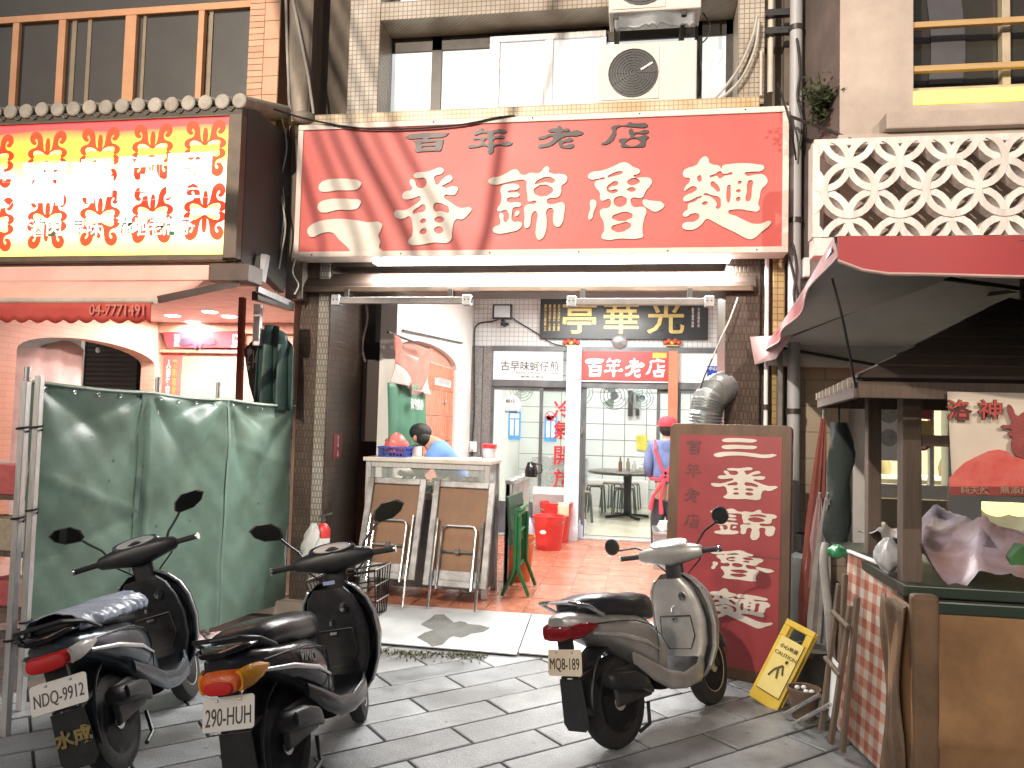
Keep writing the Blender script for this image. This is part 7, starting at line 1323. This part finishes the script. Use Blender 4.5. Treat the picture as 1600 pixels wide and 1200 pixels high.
    for k in range(9):
        a = R(95+k*11); rings.append([Vector((-.02+(WR+.055)*math.cos(a), .075*(j/4-1), WR+.01+(WR+.07)*math.sin(a)-.01*abs(j/4-1))) for j in range(9)])
    b.loft(rings, cap=False, closed=False); b.build('rear_fender', m_black, t, smooth=True, solid=.006)
    MB().prism([(-.405, y, z) for y, z in ((-.075, .43), (.075, .43), (.085, .20), (.06, .165), (-.06, .165), (-.085, .20))], (.008, 0, 0)).build('mud_flap', m_black, t, bevel=.003); MB().bar((-.40, 0, .62), (-.40, 0, .40), .02, .10, up=(0, 1, 0)).build('plate_holder', m_black, t)
    for s in (-1, 1): MB().bar((-.40, s*.055, .43), (-.20, s*.055, .46), .02).build('fender_stay', m_black, t)
    pn = Vector((-math.cos(plate_tilt), 0, math.sin(plate_tilt))); pr = Vector((0, -1, 0)); pu = pr.cross(pn)*-1; pu = Vector((math.sin(plate_tilt), 0, math.cos(plate_tilt))); pc = Vector((-.435, 0, .485))
    pl = MB(); pts = []
    for sy, sz in ((1, 1), (-1, 1), (-1, -1), (1, -1)):
        for k in range(4):
            a = {(1, 1): 0, (-1, 1): 1, (-1, -1): 2, (1, -1): 3}[(sy, sz)]*math.pi/2+k*math.pi/6; pts.append(pc+pr*(sy*(pw[0]/2-.014)+.014*math.cos(a))+pu*(sz*(pw[1]/2-.014)+.014*math.sin(a)))
    pl.prism(pts, -pn*.003); plo = pl.build('licence_plate', platem or mat('plate_white', (.74, .72, .68), (.68, .65, .60), rough=.35), t)
    text('plate_number', plate, pc+pn*.002-pu*.012, pw[1]*.52, m_blk_let, plo, r=pr, u=pu, width=pw[0]*.88, th=.0015)
    for s in (-1, 1): MB().ell(pc+pn*.003+pu*(pw[1]*.38)+pr*(s*.055), (.006, .008, .006), 8, 5).build('plate_bolt', m_steel, plo)
    if tail == 'orange':
        MB().body([(-.495, 0, .615, .05, .022), (-.485, 0, .615, .085, .042), (-.46, 0, .62, .098, .052), (-.41, 0, .625, .105, .055), (-.36, 0, .63, .10, .05)], 22, 2.6).build('tail_light', mat('orange_red_lens', (.62, .06, .015), (.70, .16, .02), rough=.12, scale=18, bump=.2, bscale=160), t, smooth=True)
        MB().body([(-.502, 0, .605, .03, .012), (-.498, 0, .603, .062, .026), (-.48, 0, .603, .075, .032)], 18, 3).build('brake_lens', mat('red_lens', (.62, .012, .012), (.50, .01, .01), rough=.1, scale=30, bump=.3, bscale=200), t, smooth=True)
        for s in (-1, 1): MB().loft([[Vector((x, s*(y+th*sup(2.2, 2*math.pi*k/12)[0]), z+h*sup(2.2, 2*math.pi*k/12)[1])) for k in range(12)] for x, y, z, h, th in ((-.465, .085, .62, .045, .02), (-.40, .108, .625, .047, .022), (-.33, .125, .632, .034, .014), (-.27, .135, .636, .008, .006))]).build('indicator', mat('amber_lens2', (.66, .30, .02), (.58, .22, .01), rough=.12, scale=20, bump=.3, bscale=150), t, smooth=True)
    else:
        rl = mat('red_lens', (.62, .012, .012), (.5, .01, .01)) if tail == 'red' else mat('dark_red_lens', (.20, .012, .014), (.13, .008, .01), rough=.1, rvar=.04)
        MB().body([(-.495, 0, .635, .05, .018), (-.485, 0, .635, .085, .034), (-.44, 0, .64, .105, .042), (-.38, 0, .645, .11, .04)], 22, 2.8).build('tail_light', rl, t, smooth=True)
        for s in (-1, 1): MB().loft([[Vector((x, s*(y+th*sup(2.2, 2*math.pi*k/12)[0]), z+h*sup(2.2, 2*math.pi*k/12)[1])) for k in range(12)] for x, y, z, h, th in ((-.455, .10, .64, .036, .014), (-.40, .118, .645, .038, .016), (-.33, .132, .65, .028, .012), (-.26, .14, .655, .008, .006))]).build('indicator', mat('clear_lens', (.50, .48, .44), rough=.08) if tail == 'red' else rl, t, smooth=True)
    MB().tube([(-.20, .15, .74), (-.34, .145, .80), (-.46, .10, .835), (-.50, 0, .84), (-.46, -.10, .835), (-.34, -.145, .80), (-.20, -.15, .74)], .011, 8).build('grab_rail', m_chrome if mirror == 'round' else m_black, t, smooth=True)
    if mirror != 'round': MB().body([(-.50, 0, .775, .06, .012), (-.44, 0, .785, .115, .018), (-.32, 0, .785, .125, .016), (-.26, 0, .775, .10, .008)], 18, 3).build('rear_rack', m_blackgloss, t, smooth=True)
    # engine, muffler, stands
    MB().body([(-.12, .09, .25, .045, .075), (.05, .09, .27, .05, .085), (.25, .08, .28, .05, .07), (.42, .05, .27, .04, .05)], 16, 3).build('engine_case', mat('dark_alloy', (.09, .09, .09), (.05, .05, .05), rough=.5, metal=.5), t, smooth=True)
    MB().body([(-.24, -.13, .40, .028, .03), (-.21, -.135, .395, .045, .048), (-.02, -.14, .37, .048, .052), (.14, -.135, .33, .042, .042), (.26, -.11, .27, .02, .02)], 18, 2.4).build('muffler', m_black, t, smooth=True); MB().body([(-.18, -.185, .40, .01, .03), (-.02, -.192, .378, .01, .036), (.08, -.185, .355, .008, .026)], 12, 3).build('heat_shield', m_black, t, smooth=True)
    MB().box(-.05, .35, -.07, .05, .22, .42).build('engine_block', mat('dark_alloy', (.09, .09, .09)), t, bevel=.02); MB().tube([(-.02, .0, .46), (-.10, .10, .40), (-.05, .115, .24)], .02, 8).build('shock_absorber', m_chrome, t, smooth=True)
    MB().tube([(.36, .10, .24), (.30, .20, .03+.0), (.33, .205, .012)], .011, 8).build('side_stand', m_chrome, t, smooth=True)
    for s in (-1, 1): MB().tube([(.25, s*.08, .2), (.18, s*.11, .10), (.05, s*.12, .085)], .011, 8).build('centre_stand', m_black, t, smooth=True)
    if basket:
        b = MB(); bb = lambda x, y, z: Vector((x, y, z)); lv = [(.60, 1.12, 1.32, .17), (.69, 1.11, 1.36, .19), (.78, 1.105, 1.39, .20), (.87, 1.10, 1.42, .215)]
        for z, xa_, xb_, hw in lv: b.tube([bb(xa_, -hw, z), bb(xb_, -hw, z), bb(xb_, hw, z), bb(xa_, hw, z), bb(xa_, -hw, z)], .005 if z < .8 else .008, 6)
        b.build('basket_hoops', m_black if False else m_dkframe, t); b = MB()
        for k in range(7):
            f = k/6
            for s in (-1, 1): b.tube([bb(1.12+.20*f, s*.17, .60), bb(1.10+.32*f, s*.215, .87)], .004, 5)
            b.tube([bb(1.32, -.17+.34*f, .60), bb(1.42, -.215+.43*f, .87)], .004, 5); b.tube([bb(1.12, -.17+.34*f, .60), bb(1.32, -.17+.34*f, .60)], .004, 5)
        b.build('basket_wires', m_dkframe, t)
        MB().bar((1.02, 0, .62), (1.12, 0, .62), .04).build('basket_bracket', m_dkframe, t)
    if extra: extra(t, body)
    if cover: cover(t)
    XS = .82
    for o in list(t.children)+[g for c in t.children for g in c.children]:
        top = o if o.parent == t else o.parent; nm = top.name.split('.')[0]; raise_ = .035 if nm in ('tail_light', 'brake_lens', 'indicator', 'licence_plate', 'plate_holder') else 0
        if nm in ('rear_wheel', 'front_wheel'):
            dx = 0 if nm == 'rear_wheel' else -(1-XS)*1.22
            for v in o.data.vertices: v.co.x += dx
        else:
            for v in o.data.vertices: v.co.x *= XS; v.co.z += raise_
    t.location = loc; t.rotation_euler = (-lean, 0, heading); t.scale = (.9, .93, .9)
    return t
m_bodyA = mat('slate_metallic', (.115, .135, .155), (.085, .10, .115), rough=.22, metal=.5, scale=3, rvar=.06)
m_bodyB = mat('charcoal_metallic', (.045, .048, .052), (.03, .032, .035), rough=.2, metal=.3, scale=4, rvar=.06)
m_bodyC = mat('warm_silver', (.40, .39, .375), (.27, .26, .25), rough=.36, metal=.45, scale=5, rvar=.14, fine=.06)
m_seatB = mat('black_vinyl', (.020, .022, .026), (.014, .015, .018), rough=.3, scale=12, bump=.1)
def coverA(t):
    def f(u, v):
        x = -.36+.90*u; a = math.pi*(v*1.16-.08); hw = .06+.128*math.sin(math.pi*min(1, .12+u*.80))**.6; cz_ = .785-.06*u
        w_ = .012*math.sin(u*46+7*math.sin(v*5))*(.4+.6*(u > .55))+.006*noise2(u*18, v*14, 2)
        return (x+.01*math.sin(v*9), (hw+w_)*math.cos(a), cz_+(.088+w_)*math.sin(a))
    MB().sheet(f, 70, 24).build('seat_cover', mat('bluish_plastic_cover', (.33, .38, .46), (.22, .26, .33), rough=.22, scale=7, bump=.25, rvar=.1), t, smooth=80, solid=.002)
    text('flap_writing', '水成', (-.412, 0, .31), .085, mat('ochre_print', (.30, .23, .08), rough=.6), t, r=(0, -1, 0), bold=.04, th=.002)
def stickB(t, body):
    for s in (-1, 1): text('side_emblem', 'VINO', (.10, -.1655*1.0, .62), .045, mat('silver_print', (.42, .42, .42), rough=.4, metal=.3), t, r=(1, 0, -.25), u=(.2, 0, 1), th=.004, wide=1.2) if s < 0 else None
    box('blue_sticker', .862, .866, -.055, .015, .855, .875, mat('blue_label', (.10, .18, .45), (.4, .45, .6), rough=.4, scale=120), t, 0)
scooter('scooter', 'slate grey scooter with a crinkled plastic seat cover in front of the green tarp', m_bodyA, m_alu, m_seatB, 'NDQ-9912', 'red', (-2.26, 3.22, 0), R(103), .31, .10, cover=coverA)
scooter('scooter', 'black scooter with orange tail light and front wire basket', m_bodyB, m_alu, m_seatB, '290-HUH', 'orange', (-1.43, 3.13, 0), R(87.5), .21, .32, basket=True, extra=stickB, pw=(.24, .14))
scooter('scooter', 'silver grey scooter with round mirrors in front of the standing red sign', m_bodyC, mat('silver_trim', (.5, .5, .49), rough=.3, metal=.5), m_seatB, 'MQ8-189', 'dark', (-.06, 3.97, 0), R(54), .22, .12, mirror='round', platem=mat('plate_cream', (.66, .58, .46), (.58, .50, .38), rough=.4), pw=(.235, .135), plate_tilt=.2)
# ------------------------------------------------------------ air conditioners, pipes, plant, wires
def ac(x0, x1, y0, y1, z0, z1, lab):
    t = thing('air_conditioner', lab, 'air conditioner', ((x0+x1)/2, y0, z0), 'outdoor units on the facade'); m_ac = mat('cream_ac_paint', (.66, .62, .57), (.58, .53, .48), rough=.45, scale=3)
    box('casing', x0, x1, y0, y1, z0, z1, m_ac, t, .012); h = z1-z0; c = Vector((x0+.26*(x1-x0)+.07, y0-.004, z0+h*.48)); r = h*.40
    box('grille_frame', x0+.02, x0+.62*(x1-x0), y0-.008, y0+.001, z0+.02, z1-.03, m_ac, t, .004)
    MB().lathe([(0, -.007), (r, -.007), (r, -.001), (0, -.001)], c, 'y', 32).build('fan_recess', mat('dark_grille', (.035, .038, .038), (.06, .063, .063), rough=.6, scale=6), t)
    b = MB()
    for k in range(9): rr = r*(k+1)/9; b.tube([c+Vector((rr*math.cos(a), -.012, rr*math.sin(a))) for a in [2*math.pi*q/28 for q in range(29)]], .003, 4)
    b.build('grille_rings', mat('grey_wire', (.10, .105, .105), rough=.5), t); b = MB()
    for k in range(12): a = 2*math.pi*k/12; b.bar(c+Vector((.02*math.cos(a), -.013, .02*math.sin(a))), c+Vector((r*math.cos(a), -.013, r*math.sin(a))), .003)
    b.build('grille_spokes', mat('grey_wire', (.10, .105, .105)), t); MB().bar(c+Vector((.06, -.015, .02)), c+Vector((.15, -.015, .075)), .014, .003, up=(0, 1, 0)).build('white_streak', m_white, t)  # short white streak across the fan grille
    return t
xa0, xa1 = PY(936, 110, 5.97).x, PY(1089, 110, 5.97).x
ac(xa0, xa1, 5.97, 6.27, zl_t, PY(1000, 66, 5.97).z, 'cream outdoor air conditioner standing on the parapet above the red sign')
zu = PY(1020, 16, 5.9).z; ac(PY(951, 5, 5.9).x, PY(1096, 5, 5.9).x, 5.9, 6.2, zu, zu+.55, 'second cream air conditioner on brackets above the lower unit')
t = thing('ac_bracket', 'dark metal bracket under the upper air conditioner', 'bracket', (PY(1070, 30, 5.95).x, 6.0, zu-.2))
for px in (962, 1068): x = PY(px, 30, 5.95).x; MB().bar((x, 5.92, zu-.02), (x, 6.36, zu-.02), .035).build('arm', m_dkframe, t); MB().bar((x, 5.95, zu-.03), (x, 6.36, zu-.26), .03).build('strut', m_dkframe, t); MB().bar((x, 6.36, zu-.30), (x, 6.36, zu+.05), .035).build('upright', m_dkframe, t)
o = MB().sheet(lambda u, v: (PY(960, 30, 5.92).x+.62*u, 5.93+.02*math.sin(u*9), zu-.005-.09*v-.09*v*abs(noise2(u*11, .3, 1))), 30, 4).build('torn_film', mat('grey_film', (.20, .215, .22), (.14, .15, .155), rough=.4), smooth=True, solid=.002); tag(o, 'torn grey plastic film hanging under the upper air conditioner', 'plastic film')
cable('cable', [PY(1088, 40, 6.2), PY(1091, 90, 6.1), PY(1094, 130, 6.1), PY(1092, 150, 6.1)], .012, m_cable, 'black hose beside the lower air conditioner'); cable('cable', [PY(1098, 20, 6.15), PY(1110, 40, 6.12), PY(1104, 60, 6.12), PY(1092, 70, 6.12)], .006, m_cable, 'thin dark wire loop right of the upper air conditioner')
for k, pts in enumerate(([(1183, 25), (1175, 60), (1155, 105), (1130, 140), (1115, 156)], [(1186, 30), (1180, 75), (1160, 120), (1135, 147), (1120, 157)])): cable('cable', [PY(x, y, 6.03) for x, y in pts], .012, m_cablew, ['pale insulated pipe curving across the right tiled column', 'second pale insulated pipe beside the first on the right column'][k])
def pipe(px, py0, py1, Y, r, m, lab, clips=()):
    p0, p1 = PY(px, py0, Y), PY(px, py1, Y); p0.x = p1.x = (p0.x+p1.x)/2; t = thing('drain_pipe', lab, 'pipe', p1, 'pipes on the facade'); MB().cyl(p1, p0, r, n=16).build('tube', m, t, smooth=True)
    for f in clips: p = p1.lerp(p0, f); MB().lathe([(r+.002, -.02), (r+.008, -.02), (r+.008, .02), (r+.002, .02)], p, n=16).build('clip', m_dkframe, t, smooth=True)
    return t
pipe(1241, -60, 1040, 6.02, .047, m_pvc, 'thick grey drain pipe right of the big red signboard', (.35, .62, .9)); pipe(1196, 400, 1000, 6.07, .016, m_white_let, 'thin white pipe on the right mosaic pillar', (.3, .6)); pipe(1204, -40, 145, 6.1, .022, mat('cream_pipe', (.60, .54, .46), rough=.5), 'cream pipe on the wall right of the upper windows', (.5,)); pipe(1189, 80, 150, 6.07, .012, mat('cream_pipe', (.6, .54, .46)), 'slender cream pipe beside the right tiled column')
t = thing('pipe_bracket', 'dark iron bracket bars between the cream pipe and the drain pipe', 'bracket', PY(1220, 60, 6.05))
for y in (22, 50): MB().bar(PY(1196, y, 6.06), PY(1236, y-2, 6.06), .05, .05).build('bar', m_black, t)
# dusty wrapped riser at the left
t = thing('dusty_riser', 'dust covered wrapped riser pipe between the left neighbour and the main facade', 'pipe', PY(470, 190, 6.0)); rings = []
for j in range(14):
    v = j/13; c = PY(470-1.5*v, -40+235*v, 6.02); w_ = .098-.02*max(0, v-.75)*3; rings.append([c+Vector((w_*(1+.10*math.sin(3*a+v*5)+.06*math.sin(7*a+v*11))*math.cos(a), .08*(1+.1*math.sin(4*a+v*7))*math.sin(a), 0)) for a in [2*math.pi*k/20 for k in range(20)]])
MB().loft(rings).build('wrapping', m_dusty, t, smooth=60); MB().tube([PY(446, -30, 5.96), PY(449, 80, 5.95), PY(452, 160, 5.95), PY(458, 190, 5.95)], .012, 8).build('cord', m_cablew, t, smooth=True); MB().tube([PY(456, -10, 5.93), PY(470, 60, 5.92), PY(482, 120, 5.93), PY(490, 178, 5.94)], .012, 8).build('cord', m_cablew, t, smooth=True)
o = box('party_pier', PY(452, 300, 6.0).x, sx0+.02, 6.0, 6.2, 2.6, 6.3, m_conc, None, .004); tag(o, 'stained concrete strip between the left neighbour and the big red sign', 'wall')
o = MB().ell(PY(475, 185, 5.95), (.10, .09, .06), 12, 8).build('cement_lump', m_dusty, smooth=True); tag(o, 'lump of dusty cement at the foot of the wrapped riser', 'cement')
cable('cable', [PY(370, 152, 5.4), PY(420, 168, 5.6), PY(480, 186, 5.80), PY(560, 200, 5.83), PY(640, 201, 5.835), PY(720, 195, 5.835), PY(775, 184, 5.835), PY(805, 181, 5.85)], .0085, m_cable, 'black cable sagging across the top of the big red sign')
cable('cable', [PY(1215, 130, 5.98), PY(1225, 160, 5.80), PY(1236, 200, 5.8), PY(1244, 250, 5.93)], .007, m_cable, 'thin black wire at the right end of the big red sign')
cable('cable', [PY(1236, 182, 5.84), PY(1262, 192, 5.6), PY(1295, 204, 5.4), PY(1330, 218, 5.3)], .012, m_cable, 'black cable from the big red sign to the white ring screen')
for k, pts in enumerate(([(1238, 380), (1245, 420), (1240, 460), (1248, 500), (1252, 520)], [(1232, 398), (1240, 430), (1247, 470), (1238, 495)], [(1245, 60), (1250, 110), (1246, 150), (1254, 190), (1250, 230)])): cable('cable', [PY(x, y, 5.95) for x, y in pts], .009, m_cable, ['tangled black wire beside the grey drain pipe below the red sign', 'second tangled black wire below the red sign end', 'black wire running down behind the drain pipe'][k])
t = thing('meter_box', 'small white meter box beside the grey drain pipe', 'meter', PY(1265, 430, 5.9)); q0, q1 = PY(1256, 402, 5.95), PY(1271, 432, 5.95); box('case', q0.x, q1.x, 5.95, 6.05, q1.z, q0.z, m_white, t, .006); box('cover', q0.x+.01, q1.x-.01, 5.944, 5.951, q1.z+.01, q0.z-.05, m_wboard, t, .003)
# wall plant
pl = thing('wall_shrub', 'small dark green shrub growing out of the wall beside the drain pipe', 'shrub', PY(1285, 190, 5.6)); root = PY(1285, 195, 5.75); m_leaf = mat('shrub_leaf', (.06, .085, .03), (.03, .045, .018), rough=.55, scale=12, rand=.2); m_twig = mat('twig', (.10, .07, .05), rough=.9)
br = MB(); lf = MB(); rnd = random.Random(3)
def leafq(p, s):
    a, e = rnd.uniform(0, 6.28), rnd.uniform(-.6, .9); d = Vector((math.cos(a)*math.cos(e), math.sin(a)*math.cos(e), math.sin(e))); q = d.orthogonal().normalized()*s*.32; lf.add([p, p+d*s*.5+q, p+d*s, p+d*s*.5-q], [(0, 1, 2, 3)])
for k in range(26):
    tip = PY(rnd.gauss(1286, 22), rnd.gauss(150, 24), 5.55+rnd.uniform(-.2, .15)); mid = root.lerp(tip, .5)+Vector((rnd.uniform(-.04, .04), rnd.uniform(-.04, .04), .05)); br.tube([root, mid, tip], [.008, .005, .002], 5)
    for q in range(26): f = rnd.uniform(.35, 1.05); leafq((root.lerp(mid, f*2) if f < .5 else mid.lerp(tip, f*2-1))+Vector((rnd.gauss(0, .02), rnd.gauss(0, .02), rnd.gauss(0, .02))), rnd.uniform(.03, .055))
tw = [PY(1314, 75, 5.5), PY(1340, 98, 5.48), PY(1362, 120, 5.47), PY(1376, 130, 5.46)]
br.tube(tw, [.006, .006, .005, .003], 5)
for k in range(40): s = rnd.random(); p = PY(1340+rnd.gauss(8, 18), 138+rnd.gauss(0, 8)-.2*s, 5.45); leafq(p, rnd.uniform(.03, .05))
br.tube([root, PY(1320, 160, 5.5), PY(1345, 140, 5.46), PY(1376, 130, 5.46)], [.007, .005, .004, .002], 5)
br.build('branches', m_twig, pl); o = lf.build('foliage', m_leaf, pl)
# weeds in the paving joints before the ramps
wd = MB()
for k in range(900):
    x = rnd.uniform(-2.0, .05); y = 5.30-abs(rnd.gauss(0, .07))-.06*math.sin(x*3)**2
    if not (math.sin(x*4.2+1)+.6*math.sin(x*9) > -.25): continue
    a = rnd.uniform(0, 6.28); h = rnd.uniform(.006, .022); d = Vector((math.cos(a), math.sin(a), 0)); p = Vector((x, y, .001)); q = Vector((-d.y, d.x, 0))*.006
    wd.add([p-q, p+q, p+q*.7+d*h*.8+Vector((0, 0, h)), p-q*.7+d*h*.8+Vector((0, 0, h))], [(0, 1, 2, 3)])
o = wd.build('moss_weeds', mat('moss_green', (.10, .105, .05), (.06, .06, .035), rough=.9, scale=20)); tag(o, 'low moss and weeds along the edge of the metal ramps', 'weeds', kind='stuff')
# ------------------------------------------------------------ unseen street lamps across the street, the right one added (their light falls on the facades)
def street_lamp(x, y, h, arm, e, col, lab, aim, cone, r=.06):
    t = thing('street_lamp', lab, 'street lamp', (x, y, 0), 'street lamps across the street')
    MB().tube([(x, y, 0), (x, y, h*.5), (x, y, h-.3), (x+arm*.3, y+.15, h), (x+arm, y+.3, h+.05)], [.08, .07, .055, .045, .04], 12).build('pole', m_dkframe, t, smooth=True); MB().lathe([(.0, .10), (.10, .08), (.20, 0), (.19, 0), (0, .04)], (x+arm, y+.3, h-.05), n=18).build('shade', m_dkframe, t, smooth=True)
    MB().ell((x+arm, y+.3, h-.03), (.10, .10, .05), 14, 8).build('bulb', emit('lamp_bulb', (1, .9, .75), 20), t, smooth=True)
    l = bpy.data.lights.new('street_lamp_light', 'SPOT'); l.energy = e; l.color = col; l.shadow_soft_size = r; l.spot_size = R(cone); l.spot_blend = 1; lo = bpy.data.objects.new('street_lamp_light', l); C.objects.link(lo); lo.parent = t; lo.location = Vector((arm, .3, h-.16))
    lo.rotation_euler = (Vector(aim)-Vector((x+arm, y+.3, h-.16))).to_track_quat('-Z', 'Y').to_euler()
street_lamp(-3.6, -3.0, 6.3, .5, 2500, (1, .86, .72), 'street lamp with a shaded bulb across the street from the red sign', (-1.3, 5.9, 5.0), 78)
street_lamp(4.8, -4.5, 6.3, -.5, 1150, (1, .84, .68), 'unseen street lamp added to light the food cart and right wall', (2.9, 4.8, 3.1), 60)  # added lamp that brightens the right wall and the cart
# unseen cables added above the street, shaped to cast the striped shadows on the sign
LP = Vector((-3.1, -2.7, 6.14))
for k, (a, b_, r) in enumerate((((487, 190), (560, 420), .022), ((512, 190), (600, 420), .024), ((545, 190), (650, 430), .036), ((575, 190), (680, 430), .018), ((612, 190), (720, 430), .022), ((455, 200), (500, 420), .02), ((790, 180), (735, 420), .03))):
    Yc_ = 1.7+.05*k; f = lambda q: LP+(PY(q[0], q[1], YS)-LP)*((Yc_-LP.y)/(YS-LP.y)); w0, w1 = f(a), f(b_); d = (w0-w1)
    top = w0+d*1.6; cable('shadow_cable', [top+Vector((-.3, .2, .6)), top, w0, w1, w1+Vector((-.5, -.1, .05)), w1+Vector((-2.5, -.2, .5))], r*.7, m_cable, ['thick unseen shadow-casting cable' if r > .04 else 'unseen shadow-casting cable'][0]+[' farthest over the left sign edge', ' second over the left sign half', ' of the widest girth above the street', ' slimmest of the row above the street', ' last of the slanted row above the street', ' lowest at the neighbour canopy', ' slanting the other way above the street'][k])
